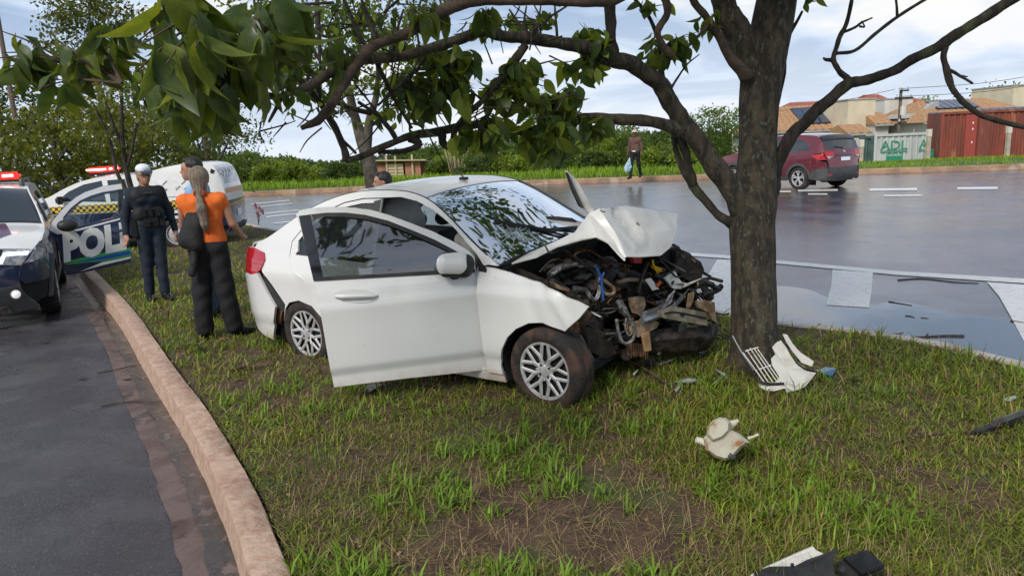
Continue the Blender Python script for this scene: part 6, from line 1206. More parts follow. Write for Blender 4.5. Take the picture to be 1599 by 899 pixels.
for i, (u, dep, wp_, vt, kd_) in enumerate(belt):
    hz_ = 215.6+(800-u)*.0451; p = AT(u, hz_+5, dep); x, y = float(p[0]), float(p[1]); z = gz(x, y); top = 1.8+(hz_-vt)*dep/FPX; h = max(top-z, 1.2); w = wp_*dep/FPX/2*1.08
    lab = lab_near.get(u, f"{LB[kd_]} {'tree' if h > 3.4 else 'shrub'} in the belt beyond the far kerb")
    lab = lab if u in lab_near else f"{dict(g='green', y='bright green', d='dark green')[kd_]} {'tree' if h > 3.4 else 'shrub'} {BW[u].replace(', small and near the kerb', ', small').replace(', set far back', ', far back')}"; gp = f"{LB[kd_]} {'trees' if h > 3.4 else 'shrubs'} beyond the far kerb" if u not in lab_near else 'landmark trees beyond the far kerb'
    cr = [(0, 0, h*.72, w, w*.8, h*.26), (-w*.5, 0, h*.42, w*.6, w*.6, h*.26), (w*.45, 0, h*.45, w*.6, w*.6, h*.28), (0, 0, h*.3, w*.8, w*.6, h*.26), (.2*w, 0, h*.9, w*.4, w*.4, h*.10)]
    if u == 852: cr = [(.2, 0, h*.8, w*.8, w*.7, h*.18), (-.3, 0, h*.62, w*.9, w*.7, h*.16), (.6, 0, h*.55, w*.6, w*.6, h*.12)]
    bg_tree('tree' if h > 3.4 else 'shrub', lab, 'tree' if h > 3.4 else 'shrub', x, y, z, [[(0, 0, 0, .10), (.05, 0, h*.35, .08), (-.05, 0, h*.6, .05), (.05, 0, h*.85, .02)], [(.04, 0, h*.3, .06), (w*.4, 0, h*.6, .03), (w*.5, 0, h*.75, .01)], [(.04, 0, h*.25, .06), (-w*.4, 0, h*.55, .03), (-w*.5, 0, h*.7, .01)]], cr,
            int(1300+wp_*32), (.0046 if dep > 55 else .0042)*dep, CB2[kd_], (.12, .17, .025), .12, group=gp, seed=100+i, bark='bark' if u == 852 else 'bark_grey', clump=.46, nc=26)
# trees behind the photographer (they show in the paint and glass)
for i, (x, y, h, w) in enumerate(((-5.5, -9.5, 6.5, 3.0), (1.5, -12, 7.5, 3.4), (7.5, -8.5, 6.0, 2.8), (-12, -4, 6.0, 2.8))):
    bg_tree('tree', ['tree behind the photographer, left of centre', 'tallest tree behind the photographer', 'tree behind the photographer on the right', 'tree behind the photographer at far left'][i], 'tree', x, y, -.15, [[(0, 0, 0, .16), (.1, 0, h*.4, .12), (0, 0, h*.8, .04)]], [(0, 0, h*.68, w*.8, w*.8, h*.28), (-w*.4, 0, h*.5, w*.5, w*.5, h*.2), (w*.5, 0, h*.55, w*.5, w*.5, h*.2)], 3500, .17, (.05, .085, .02), group='trees behind the photographer', seed=300+i, clump=.3, nc=90)
# pale dry stems standing in the belt
dt = thing('dead_bush', 'pale bare-stemmed dead bush standing before the tree belt right of the shed', 'dead bush', loc=(*AT(712, 232, 40)[:2], gz(*AT(712, 232, 40)[:2])))
r = np.random.default_rng(3)
for k in range(16): x0 = r.uniform(-.5, .5); part('stem', MB().tube([(x0*.6, 0, 0), (x0, r.normal()*.2, 1.0), (x0*1.8+r.normal()*.2, r.normal()*.2, 2.0+r.uniform(0, .5))], [.03, .025, .012], 5), mat('dry_stem', (.38, .31, .17), rough=.9) if k == 0 else bpy.data.materials['dry_stem'], dt)
# low scrub mass that fills the foot of the belt and runs on behind it
n = 60000; X_ = r.uniform(-34, 26, n); yk = np.interp(X_, FK[:, 0], FK[:, 1]); Y_ = yk+13+r.uniform(0, 1, n)*26; ok = (X_ < 12); X_, Y_ = X_[ok], Y_[ok]; n = len(X_)
hh = .5+.5*pnoise(np.stack([X_, Y_], 1), .45, 9); P = np.stack([X_, Y_, terrain(X_, Y_)+r.uniform(0, 1, n)**.6*(.15+.6*hh)], 1)
leaf_cloud('scrub', P, r.normal(size=(n, 3)), r.uniform(.14, .26, n), colr((.06, .10, .02), n, r, .3, (.12, .17, .03), .2)*(1+.35*pnoise(P[:, :2], .6, 12))[:, None], M['leaf'], None, 4, kind='stuff', simple=True)

# far woodland closing the view
wl_u = [300, 360, 450, 550, 620, 700, 760, 850, 1000, 1180, 1300]; wl_v = [226, 236, 246, 255, 238, 228, 222, 212, 206, 203, 200]
n = 26000; U_ = r.uniform(300, 1300, n); dep = r.uniform(95, 140, n); tv = 5+np.interp(U_, wl_u, wl_v)+2.5*pnoise(U_[:, None]*np.ones((1, 2)), .05, 8); hz_ = 215.6+(800-U_)*.0451
topz = 1.8+(hz_-tv)*dep/FPX; X_ = (U_-799.5)/FPX*dep; Y_ = dep; gzv = terrain(X_, Y_); Z_ = gzv+(topz-gzv)*r.uniform(0, 1, n)**.5
leaf_cloud('far_woodland', np.stack([X_, Y_, Z_], 1), r.normal(size=(n, 3)), r.uniform(.7, 1.3, n), colr((.038, .062, .022), n, r, .15), M['leaf'], None, 6, kind='stuff', simple=True)
# ================================================================== PEOPLE
M['skin'] = mat('skin', (.42, .23, .15), (.36, .18, .12), ns=8, rough=.55); M['skin_dark'] = mat('skin_dark', (.16, .08, .05), rough=.55)
M['uniform'] = mat('navy_uniform', (.007, .015, .026), (.011, .02, .034), ns=7, rough=.85, bump=.5, bs=9); M['vest'] = mat('black_vest', (.006, .006, .008), (.012, .012, .014), ns=12, rough=.75, bump=.4, bs=20)
M['boot'] = mat('black_leather', (.010, .010, .011), rough=.4); M['cap_white'] = mat('cap_white', (.72, .74, .78), rough=.8); M['orange_cloth'] = mat('orange_cloth', (.80, .17, .022), (.66, .12, .015), ns=6, rough=.85, bump=.35, bs=10)
M['trouser_black'] = mat('black_trousers', (.006, .006, .008), (.011, .011, .014), ns=5, rough=.85, bump=.5, bs=7); M['blue_shirt'] = mat('light_blue_shirt', (.26, .45, .66), (.22, .38, .58), ns=6, rough=.85); M['white_shirt'] = mat('white_shirt', (.66, .67, .72), (.56, .57, .63), ns=7, rough=.85, bump=.3, bs=9)
M['brown_shirt'] = mat('brown_shirt', (.13, .07, .052), (.10, .052, .04), ns=6, rough=.9); M['hair_dark'] = mat('dark_hair', (.014, .011, .010), rough=.5, bump=.6, bs=60, stretch=(1, 1, .2)); M['hair_grey'] = mat('greying_hair', (.30, .23, .16), (.14, .11, .09), ns=22, rough=.55, bump=.8, bs=60, stretch=(3, 3, .25), lo=.4, hi=.6)
M['denim'] = mat('denim', (.03, .05, .09), rough=.9); M['eye'] = mat('eye_dark', (.01, .008, .008), rough=.2); M['lip'] = mat('lips', (.32, .10, .08), rough=.5); M['cap_beige'] = mat('cap_beige', (.62, .50, .38), rough=.85)
hfn = lambda V: V+.006*np.stack([pnoise(V*[1, 1, .3], 70, 1), pnoise(V*[1, 1, .3], 70, 2), pnoise(V, 40, 3)], 1)
def hand_prims(w, f, down, thumb):
    """palm and five bent fingers: w wrist point, f finger direction, thumb = sideways direction"""
    w = np.array(w, float); f = np.array(f, float)/np.linalg.norm(f); t = np.array(thumb, float); t -= f*(f@t); t /= np.linalg.norm(t); q = np.cross(f, t)
    P = [('c', w, w+f*.045, .026, .03, ), ('c', w+f*.03-t*.02, w+f*.075-t*.024, .017, .015), ('c', w+f*.03+t*.02, w+f*.078+t*.024, .017, .015)]
    for i, (o, l) in enumerate(((.030, .068), (.010, .078), (-.010, .072), (-.030, .055))): a = w+f*.075+t*o; b = a+f*l*.5+q*.008; c = b+f*l*.42+q*.026; P += [('c', a, b, .0105, .0095), ('c', b, c, .0095, .0075)]
    P += [('c', w+f*.02+t*.022, w+f*.055+t*.055, .014, .012), ('c', w+f*.055+t*.055, w+f*.085+t*.058+q*.01, .012, .009)]
    return P
def person(label, loc, rot, H=1.7, J=None, top=None, top_m=None, sleeve=1., leg_m=None, wide=1., shoe_m='boot', hair='short', hair_m='hair_dark', skin='skin', belly=0., head_turn=0., female=False):
    """joints in metres for a 1.70 m figure facing +x, left is +y"""
    k = H/1.70
    j = dict(hd=(.02, 0, 1.585), nk=(.0, 0, 1.45), ch=(.0, 0, 1.30), wa=(.0, 0, 1.08), pe=(.0, 0, .94), ls=(-.01, .175, 1.39), rs=(-.01, -.175, 1.39), le=(-.03, .245, 1.12), re=(-.03, -.245, 1.12), lw=(.05, .26, .89), rw=(.05, -.26, .89),
             lh=(.0, .09, .92), rh=(.0, -.09, .92), lk=(.02, .10, .50), rk=(.02, -.10, .50), la=(-.02, .11, .09), ra=(-.02, -.11, .09))
    if J: j.update(J)
    j = {a: np.array(b, float) for a, b in j.items()}
    t = thing('person', label, 'person', loc=loc, rot=rot); t.scale = (k, k, k)
    R_ = rotz(head_turn); h = j['hd']; hp = lambda x, y, z: h+R_@np.array([x, y, z])
    pr = [('e', h+[0, 0, .02], (.092, .075, .10), R_.T.T), ('e', hp(.02, 0, -.045), (.068, .055, .065), R_), ('c', hp(.088, 0, .0), hp(.104, 0, -.022), .010, .014), ('e', hp(-.01, .076, -.01), (.016, .01, .03), R_), ('e', hp(-.01, -.076, -.01), (.016, .01, .03), R_), ('e', hp(.07, 0, -.085), (.022, .024, .02), R_), ('c', hp(.078, -.03, .035), hp(.078, .03, .035), .013, .013), ('c', hp(.084, -.02, -.058), hp(.084, .02, -.058), .009, .009),
          ('c', j['nk']+[-.01, 0, -.03], h+[-.01, 0, -.06], .055, .05)]
    for s_, sg in (('l', 1), ('r', -1)):
        S_, E_, W2 = j[s_+'s'], j[s_+'e'], j[s_+'w']; pr += [('c', S_, E_, .050, .040), ('c', E_, W2, .040, .027)]; f = W2-E_; f = f/np.linalg.norm(f)+j.get(s_+'f', np.zeros(3))
        pr += hand_prims(W2, f, None, j.get(s_+'t', np.array([1., -sg*.3, 0])))
        pr += [('c', j[s_+'h'], j[s_+'k'], .075, .052), ('c', j[s_+'k'], j[s_+'a']+[0, 0, .02], .052, .035)]
    pr += [('c', j['ch']+[0, -.08, .04], j['ch']+[0, .08, .04], .09, .09), ('c', j['ch'], j['pe']+[0, 0, .03], .085, .085)]
    blob('body', pr, M[skin], t, .0125, .022)
    for y in (-.032, .032):
        ey = hp(.083, y, .012); V = MB().lathe([(-.006, .004), (0, .011), (.004, .006)], 8, axis='x'); o = part('eye', V, M['eye'], t); o.location = ey
    part('mouth', MB().box(hp(.094, 0, -.058), (.006, .042, .008), R_), M['lip'], t)
    # top
    tp_ = []; cw = .012
    sh = .012
    tp_ += [('c', j['ls']+[0, -.03, -.01], j['rs']+[0, .03, -.01], .068, .068), ('c', j['ch']+[.02, -.075, .02], j['ch']+[.02, .075, .02], .098, .098), ('c', j['wa']+[.01, -.065, 0], j['wa']+[.01, .065, 0], .088+belly*.3, .088+belly*.3), ('c', j['pe']+[0, -.075, .05], j['pe']+[0, .075, .05], .108, .108), ('c', j['wa']+[.03+belly, 0, 0], j['ch']+[.03, 0, -.05], .08, .09), ('c', j['nk']+[-.01, 0, -.045], j['nk']+[-.01, 0, -.02], .075, .062)]
    if female: tp_ += [('e', j['ch']+[.085, .07, .0], (.055, .065, .06)), ('e', j['ch']+[.085, -.07, .0], (.055, .065, .06))]
    for sg in (-1, 1): tp_ += [('c', (j['ls'] if sg > 0 else j['rs'])*[1, .72, 1]+[0, 0, -.03], j['wa']+[0, sg*.06, 0], .078, .085), ('c', j['ch']+[-.02, sg*.06, .06], j['wa']+[-.01, sg*.05, 0], .085, .085)]
    for s_ in 'lr':
        S_, E_, W2 = j[s_+'s'], j[s_+'e'], j[s_+'w']
        if sleeve > 0: a = min(sleeve, 1); tp_ += [('c', S_, S_+(E_-S_)*a, .060, .053)]
        if sleeve > 1: tp_ += [('c', E_, E_+(W2-E_)*(sleeve-1), .053, .041)]
    fold = lambda V: V+.0032*np.stack([np.sin(V[:, 2]*43+V[:, 1]*27), np.cos(V[:, 2]*27+V[:, 0]*23), 0*V[:, 0]], 1)
    blob('top', tp_, M[top_m], t, .0135, .04, fn=fold)
    lg = [('c', j['pe']+[-.01, -.07, .0], j['pe']+[-.01, .07, .0], .108, .108)]
    for s_ in 'lr': lg += [('c', j[s_+'h'], j[s_+'k'], .098, .066*wide), ('c', j[s_+'k'], j[s_+'a']+[0, 0, .02], .066*wide, .058*wide**1.3)]
    blob('trousers', lg, M[leg_m], t, .0135, .035, fn=fold)
    for s_, sg in (('l', 1), ('r', -1)):
        a = j[s_+'a']; d = j.get(s_+'d', np.array([1., sg*.18, 0])); d = d/np.linalg.norm(d)
        blob('shoe', [('c', a+[0, 0, -.035], a+d*.10+[0, 0, -.05], .045, .040), ('c', a+d*.10+[0, 0, -.052], a+d*.19+[0, 0, -.058], .042, .030), ('c', a+[0, 0, .02], a+[0, 0, -.03], .045, .045)], M[shoe_m], t, .012, .02, fn=lambda V: np.stack([V[:, 0], V[:, 1], np.maximum(V[:, 2], a[2]-.092)], 1))
    if hair == 'short': blob('hair', [('e', hp(-.022, 0, .045), (.098, .086, .088), R_), ('e', hp(-.045, 0, .0), (.066, .080, .08), R_), ('c', hp(.05, -.03, .105), hp(.05, .03, .105), .02, .02)], M[hair_m], t, .011, .02, fn=hfn)
    if hair == 'back': blob('hair', [('e', hp(-.028, 0, .03), (.092, .084, .10), R_), ('e', hp(-.06, 0, -.03), (.05, .065, .07), R_)], M[hair_m], t, .011, .02, fn=hfn)
    return t, j, hp, R_
# officer
p = G(250, 467)
off, j, hp, R_ = person('officer in navy uniform, black vest, white cap and glasses facing the two civilians', p, math.atan2(-.80, .60), 1.66,
    dict(lw=(.02, .29, .87), rw=(.02, -.29, .87), le=(-.03, .26, 1.12), re=(-.03, -.26, 1.12), lk=(.03, .07, .50), la=(.06, .06, .09), ra=(-.04, -.10, .09), rk=(.0, -.09, .50), hd=(.02, .01, 1.585)), top_m='uniform', sleeve=1.95, leg_m='uniform', wide=1.05, hair='back', hair_m='hair_grey', head_turn=.15, female=True)
blob('vest', [('c', j['ch']+[.025, -.09, .05], j['ch']+[.025, .09, .05], .108, .108), ('c', j['wa']+[.02, -.08, .03], j['wa']+[.02, .08, .03], .112, .112)], M['vest'], off, .014, .05)
for y in (-.08, .0, .085): part('pouch', MB().box(j['wa']+[.135, y, .05], (.045, .07, .11)), M['vest'], off, bevel=.012)
part('name_tag', MB().box(j['ch']+[.145, .0, .08], (.006, .11, .016)), M['grey_plastic'], off)
part('belt', MB().lathe([(-.03, .142), (.03, .142), (.03, .13), (-.03, .13)], 24, o=j['pe']+[0, 0, .10], axis='z'), M['boot'], off)
for y, z in ((.13, .02), (-.05, .02), (.05, .03)): part('belt_pouch', MB().box(j['pe']+[.10, y, .06], (.06, .08, .10)), M['vest'], off, bevel=.012)
hs = part('holster', MB().box(j['pe']+[.04, -.19, .0], (.09, .07, .22)), M['vest'], off, bevel=.015); part('pistol_grip', MB().box(j['pe']+[.0, -.21, .11], (.05, .035, .09)), M['boot'], hs, bevel=.01)
part('arm_badge', MB().box(np.array([-.01, -.245, 1.32]), (.05, .008, .06)), M['letter_white'], off)
cp_ = blob('cap', [('e', hp(-.005, 0, .090), (.096, .086, .062), R_), ('c', hp(.045, -.02, .075), hp(.045, .02, .085), .05, .05)], M['cap_white'], off, .011, .02)
part('cap_peak', MB().sheet(np.array([[hp(.06+.115*math.cos(a)*(.45+.55*t_), .082*math.sin(a), .058-.030*t_*math.cos(a)) for a in np.linspace(-1.4, 1.4, 9)] for t_ in (0, .5, 1)]), th=.006), mat('peak_blue', (.03, .04, .07), rough=.6), cp_)
part('cap_crest', MB().lathe([(0, .022), (.004, .018), (.005, .001)], 10, axis='x'), M['denim'], cp_).location = hp(.088, 0, .085)
for y in (-.034, .034): a = np.linspace(0, 2*math.pi, 15); part('glasses', MB().tube([hp(.098, y+.026*math.cos(q), .012+.019*math.sin(q)) for q in a], .0035, 5), M['boot'], off)
for y in (-.06, .06): part('glasses_arm', MB().tube([hp(.095, y, .016), hp(.0, y*1.28, .016)], .003, 5), M['boot'], off)
blob('ponytail', [('c', hp(-.09, .0, -.03), hp(-.10, -.03, -.14), .028, .018)], M['hair_grey'], off, .011, .02)
# woman in orange, back to the camera
p = G(343, 527)
ow, j, hp, R_ = person('woman in orange sleeveless top with long greying ponytail and wide black trousers, seen from behind', p, rad(99), 1.66,
    dict(le=(.10, .235, 1.14), lw=(.19, .17, 1.02), re=(.03, -.25, 1.14), rw=(.20, -.27, 1.03), lk=(.0, .11, .50), la=(.0, .13, .09), rk=(.0, -.11, .50), ra=(.02, -.15, .09), rd=(.5, -1, 0), hd=(.01, .0, 1.585)), top_m='orange_cloth', sleeve=.22, leg_m='trouser_black', wide=1.38, hair='back', hair_m='hair_grey', belly=.03, female=True)
hr = blob('hair_volume', [('e', hp(-.035, 0, .03), (.10, .095, .105), R_), ('e', hp(-.07, 0, -.05), (.055, .07, .08), R_), ('c', hp(-.09, 0, -.10), hp(-.115, 0, -.14), .035, .026)], M['hair_grey'], ow, .011, .03)
blob('ponytail', [('c', hp(-.115, 0, -.14), hp(-.165, -.015, -.27), .026, .046), ('c', hp(-.165, -.015, -.27), hp(-.155, -.03, -.42), .046, .038), ('c', hp(-.155, -.03, -.42), hp(-.135, -.02, -.50), .036, .012)], M['hair_grey'], hr, .011, .02)
part('scrunchie', MB().tube([hp(-.108+.0*math.cos(a), .042*math.cos(a), -.125+.030*math.sin(a)) for a in np.linspace(0, 6.283, 13)], .017, 7), mat('scrunchie', (.42, .10, .03), (.2, .06, .03), ns=30, rough=.9), hr)
# black jacket and bag carried on her left arm
c0 = AT(299, 352, 7.0)
jb = thing('black_jacket', 'black jacket and bag hanging over the left arm of the woman in orange', 'jacket', loc=(c0[0], c0[1], 0))
q = lambda u, v, d=7.0: AT(u, v, d)-np.array([c0[0], c0[1], 0])
blob('bag', [('c', q(309, 322), q(312, 350), .035, .06), ('c', q(299, 335), q(292, 375), .05, .085), ('c', q(305, 350), q(306, 382), .06, .075)], M['vest'], jb, .016, .05)
blob('hanging_sleeve', [('c', q(305, 385), q(303, 410), .04, .03), ('c', q(303, 410), q(300, 427), .028, .036)], M['vest'], jb, .014, .03)
# man in the light blue shirt, mostly hidden behind her
p = AT(331, 480, 8.2)
ms, j, hp, R_ = person('dark-haired man in light blue shirt standing behind the woman in orange', (p[0], p[1], 0), math.atan2(-.15, -.98), 1.74, dict(hd=(.03, .0, 1.585)), top_m='blue_shirt', sleeve=.6, leg_m='denim', head_turn=.15)
# man behind the wreck
p = AT(648, 300, 8.75)
mb_, j, hp, R_ = person('dark-haired man in white shirt leaning on the far side of the white car', (p[0], p[1], 0), rad(190), 1.66,
    dict(hd=(.38, .0, 1.395), nk=(.29, 0, 1.31), ch=(.18, 0, 1.20), wa=(.06, 0, 1.04), ls=(.22, .18, 1.26), rs=(.22, -.18, 1.26), le=(.34, .24, 1.04), re=(.34, -.24, 1.04), lw=(.5, .16, .95), rw=(.5, -.16, .95)), top_m='white_shirt', sleeve=1.2, leg_m='denim', skin='skin', head_turn=.1)
# walker on the far verge
p = G(992, 279, .15)
wk, j, hp, R_ = person('man in brown shirt and beige cap walking along the far kerb', p, math.atan2(-.80, -.55), 1.74,
    dict(lk=(-.10, .09, .50), la=(-.26, .09, .12), rk=(.12, -.09, .52), ra=(.20, -.09, .09), rw=(.03, -.27, .90), lw=(-.03, .27, .9)), top_m='brown_shirt', sleeve=1.9, leg_m='trouser_black', skin='skin_dark', head_turn=.1)
cpw = blob('cap', [('e', hp(-.01, 0, .07), (.105, .094, .07), R_)], M['cap_beige'], wk, .014, .02); part('cap_peak', MB().box(hp(.12, 0, .055), (.09, .13, .012), R_), M['cap_beige'], cpw)
part('shirt_hem', MB().lathe([(-.02, .125), (.02, .13)], 16, o=j['pe']+[0, 0, .03], axis='z'), M['letter_white'], wk)
bgp = AT(985, 262, 1.0); bp = np.array(p)+[-.22, -.1, .42]
sb = thing('carrier_bags', 'blue and white carrier bags held by the walking man', 'bags', loc=bp)
blob('bag', [('e', (0, 0, 0), (.09, .05, .17)), ('c', (0, 0, .12), (.02, 0, .36), .05, .012)], mat('blue_bag', (.08, .32, .45), (.5, .6, .65), ns=14, rough=.5), sb, .02, .03)
blob('bag', [('e', (-.12, .03, -.05), (.07, .05, .15)), ('c', (-.11, .03, .08), (.01, 0, .36), .04, .012)], mat('white_bag', (.45, .55, .62), rough=.5), sb, .02, .03)
# ================================================================== BUILDINGS AND STREET FURNITURE BEYOND THE AVENUE
M['rust_red'] = mat('container_red', (.26, .060, .035), (.17, .045, .030), ns=1.3, rough=.7, bump=.2, bs=9, col3=(.33, .14, .07), ns3=2.2, lo3=.56, hi3=.7, stretch=(1, 1, .25))
M['door_red'] = mat('door_red', (.30, .05, .035), rough=.6); M['cont_white'] = mat('container_white', (.50, .52, .50), (.42, .44, .43), ns=1.5, rough=.6, col3=(.36, .30, .24), ns3=3, lo3=.62, hi3=.72, stretch=(1, 1, .3))
M['cont_green'] = mat('dark_green_metal', (.03, .075, .065), (.06, .10, .09), ns=2, rough=.6); M['sign_green'] = mat('sign_green', (.02, .22, .13), rough=.6)
M['post'] = mat('concrete_post', (.50, .42, .32), (.38, .32, .25), ns=3, rough=.85); M['wall_beige'] = mat('wall_beige', (.66, .58, .42), (.58, .51, .37), ns=.8, rough=.85); M['wall_white'] = mat('wall_white', (.62, .61, .56), (.50, .48, .43), ns=.7, rough=.85, stretch=(1, 1, .4))
M['wall_grey'] = mat('wall_grey', (.40, .40, .38), (.33, .33, .31), ns=.9, rough=.85); M['tile'] = mat('roof_tile', (.44, .26, .13), (.30, .16, .08), ns=9, rough=.85, bump=.5, bs=12, lo=.42, hi=.6); M['tile_red'] = mat('roof_tile_red', (.36, .11, .07), (.27, .08, .05), ns=6, rough=.85)
M['solar'] = mat('solar_panel', (.020, .035, .075), rough=.2, coat=.5); M['wood'] = mat('shed_wood', (.42, .20, .12), (.30, .15, .10), ns=3, rough=.9, stretch=(1, 1, .3)); M['wood_pale'] = mat('pale_timber', (.50, .40, .26), rough=.9); M['stick_grey'] = mat('weathered_pole', (.13, .115, .10), rough=.9); M['cable'] = mat('cable_black', (.02, .02, .02), rough=.7)
def at_y(u, v, y): d = ray(u, v); t = y/d[1]; return np.array([0, 0, CAMH])+d*t
def wallframe(u0, u1, vb0, vb1, y0, y1):
    """two foot points seen at (u0,vb0) and (u1,vb1) standing at world depths y0, y1"""
    a = at_y(u0, vb0, y0); b = at_y(u1, vb1, y1); a[2] = b[2] = (a[2]+b[2])/2; return a, b
def corrug(mb, a, b, h, th, pitch=.28, dep=.05, side=1):
    """corrugated wall between foot points a and b, height h"""
    L_ = np.linalg.norm(b-a); x = (b-a)/L_; n = np.cross(x, (0, 0, 1))*side; k = int(L_/pitch); pts = []
    for i in range(k): s_ = i*pitch; pts += [(s_, 0), (s_+pitch*.35, 0), (s_+pitch*.5, dep), (s_+pitch*.85, dep)]
    pts.append((L_, 0)); g = np.array([[a+x*s_-n*d+[0, 0, z] for s_, d in pts] for z in (0, h)]); mb.sheet(g)
def container(name, label, cat, a, b, h, m, depth=2.4, group=None):
    t = thing(name, label, cat, loc=a, group=group); L_ = np.linalg.norm(b-a); x = (b-a)/L_; n = np.cross(x, (0, 0, 1)); o = np.zeros(3)
    mb = MB(); corrug(mb, o, b-a, h, .1); part('corrugated_side', mb, M[m], t, recalc=False, smooth=False)
    R3 = np.stack([x, -n, [0, 0, 1.]], 1)
    bx = MB().box(x*L_/2-n*(depth/2+.06)+[0, 0, h/2], (L_, depth, h-.02), R3); part('shell', bx, M[m], t)
    for z in (.06, h-.05): part('rail', MB().box(x*L_/2+n*.01+[0, 0, z], (L_+.02, .08, .12), R3), M[m], t)
    for s_ in (0.05, L_-.05): part('corner_post', MB().box(x*s_+n*.012+[0, 0, h/2], (.12, .09, h), R3), M[m], t)
    return t, x, n, R3, L_
a, b = wallframe(1465, 1720, 261.5, 247, 38.0, 36.2); t, x, n, R3, L_ = container('shipping_container', 'long rust-red corrugated container at the right edge', 'container', a, b, 2.62, 'rust_red')
for s_ in (1.35, 1.95): part('door_panel', MB().box(x*s_+n*.03+[0, 0, 1.3], (.5, .05, 2.3), R3), M['door_red' if s_ < 1.5 else 'rust_red'], t)
for z in (1.1, 1.75, 2.05): part('white_mark', MB().box(x*1.42+n*.065+[0, 0, z], (.05, .01, .10), R3), M['letter_white'], t)
a, b = wallframe(1363, 1449, 266, 263, 38.4, 37.9); t, x, n, R3, L_ = container('site_container', 'white container lettered ADL in green beside the red one', 'container', a, b, 1.80, 'cont_white', .5)
fnT = lambda ox, oz, k=1.: (lambda u, v, w: x*(ox+u*k)+n*.012+np.array([0, 0, oz+v]))
def fit_text(txt, w, h, fn, **k):
    pts = []; text_mb(txt, 1., lambda u, v, q: (pts.append((u, v)), (u, v, 0))[1], **k); a = np.array(pts); lo_, hi_ = a.min(0), a.max(0)
    return text_mb(txt, 1., lambda u, v, q: fn((u-lo_[0])/(hi_[0]-lo_[0])*w, (v-lo_[1])/(hi_[1]-lo_[1])*h, 0), **k)
for i, (ox, s, w) in enumerate(((.30, 'ADL', 1.28), (2.12, 'A', .42))):
    part('lettering', fit_text(s, w, .46, fnT(ox, 1.0), bold=.012), M['sign_green'], t, recalc=False)
    for q in ((.04, .36, .52, .92) if i == 0 else (.06, .34)): part('serif', MB().box(x*(ox+q)+n*.02+[0, 0, 1.012], (.13, .006, .03), R3), M['sign_green'], t)
    wl = w if i == 0 else .70
    for z, hh_ in ((.95, .025), (.885, .05)): part('sign_line', MB().box(x*(ox+wl/2)+n*.012+[0, 0, z], (wl, .008, hh_), R3), M['sign_green'], t)
    w2 = .78 if i == 0 else .40; ox2 = ox+.30; part('sign_box', MB().box(x*(ox2+w2/2)+n*.012+[0, 0, .64], (w2, .008, .36), R3), M['sign_green'], t)
    if i == 0: part('lettering', fit_text('LOCAÇÃO', .66, .13, lambda u, v, q: x*(ox2+.06+u)+n*.022+np.array([0, 0, .67+v]), bold=.006), M['letter_white'], t, recalc=False)
for s_ in (1.82,): part('panel_joint', MB().box(x*(s_+.02)+n*.015+[0, 0, 1.0], (.035, .02, 2.0), R3), M['wall_grey'], t)
a, b = wallframe(1340, 1361, 267, 266, 38.7, 38.5); t, x, n, R3, L_ = container('site_container', 'dark green and grey container between the post and the ADL container', 'container', a, b, 1.74, 'cont_green', .5)
a, b = wallframe(1312, 1338, 269, 267.5, 39.0, 38.8); t, x, n, R3, L_ = container('site_container', 'pale grey container just right of the red SUV', 'container', a, b, 1.70, 'cont_white', .5)
for u, v0, v1, lab in ((1343, 221, 266, 'pale square post before the green container'), (1447, 208, 263, 'pale square post between ADL container and red container'), (1571, 205, 257, 'pale square post in front of the red container')):
    f = at_y(u, v1, 36.6); hh = (v1-v0)*np.linalg.norm(f[:2])/FPX/1.06; t = thing('fence_post', lab, 'post', loc=f, group='pale posts before the containers'); part('shaft', MB().box((0, 0, hh/2), (.17, .17, hh)), M['post'], t); part('cap', MB().box((0, 0, hh-.18), (.2, .2, .36)), mat('post_cap', (.62, .58, .5), rough=.8), t)
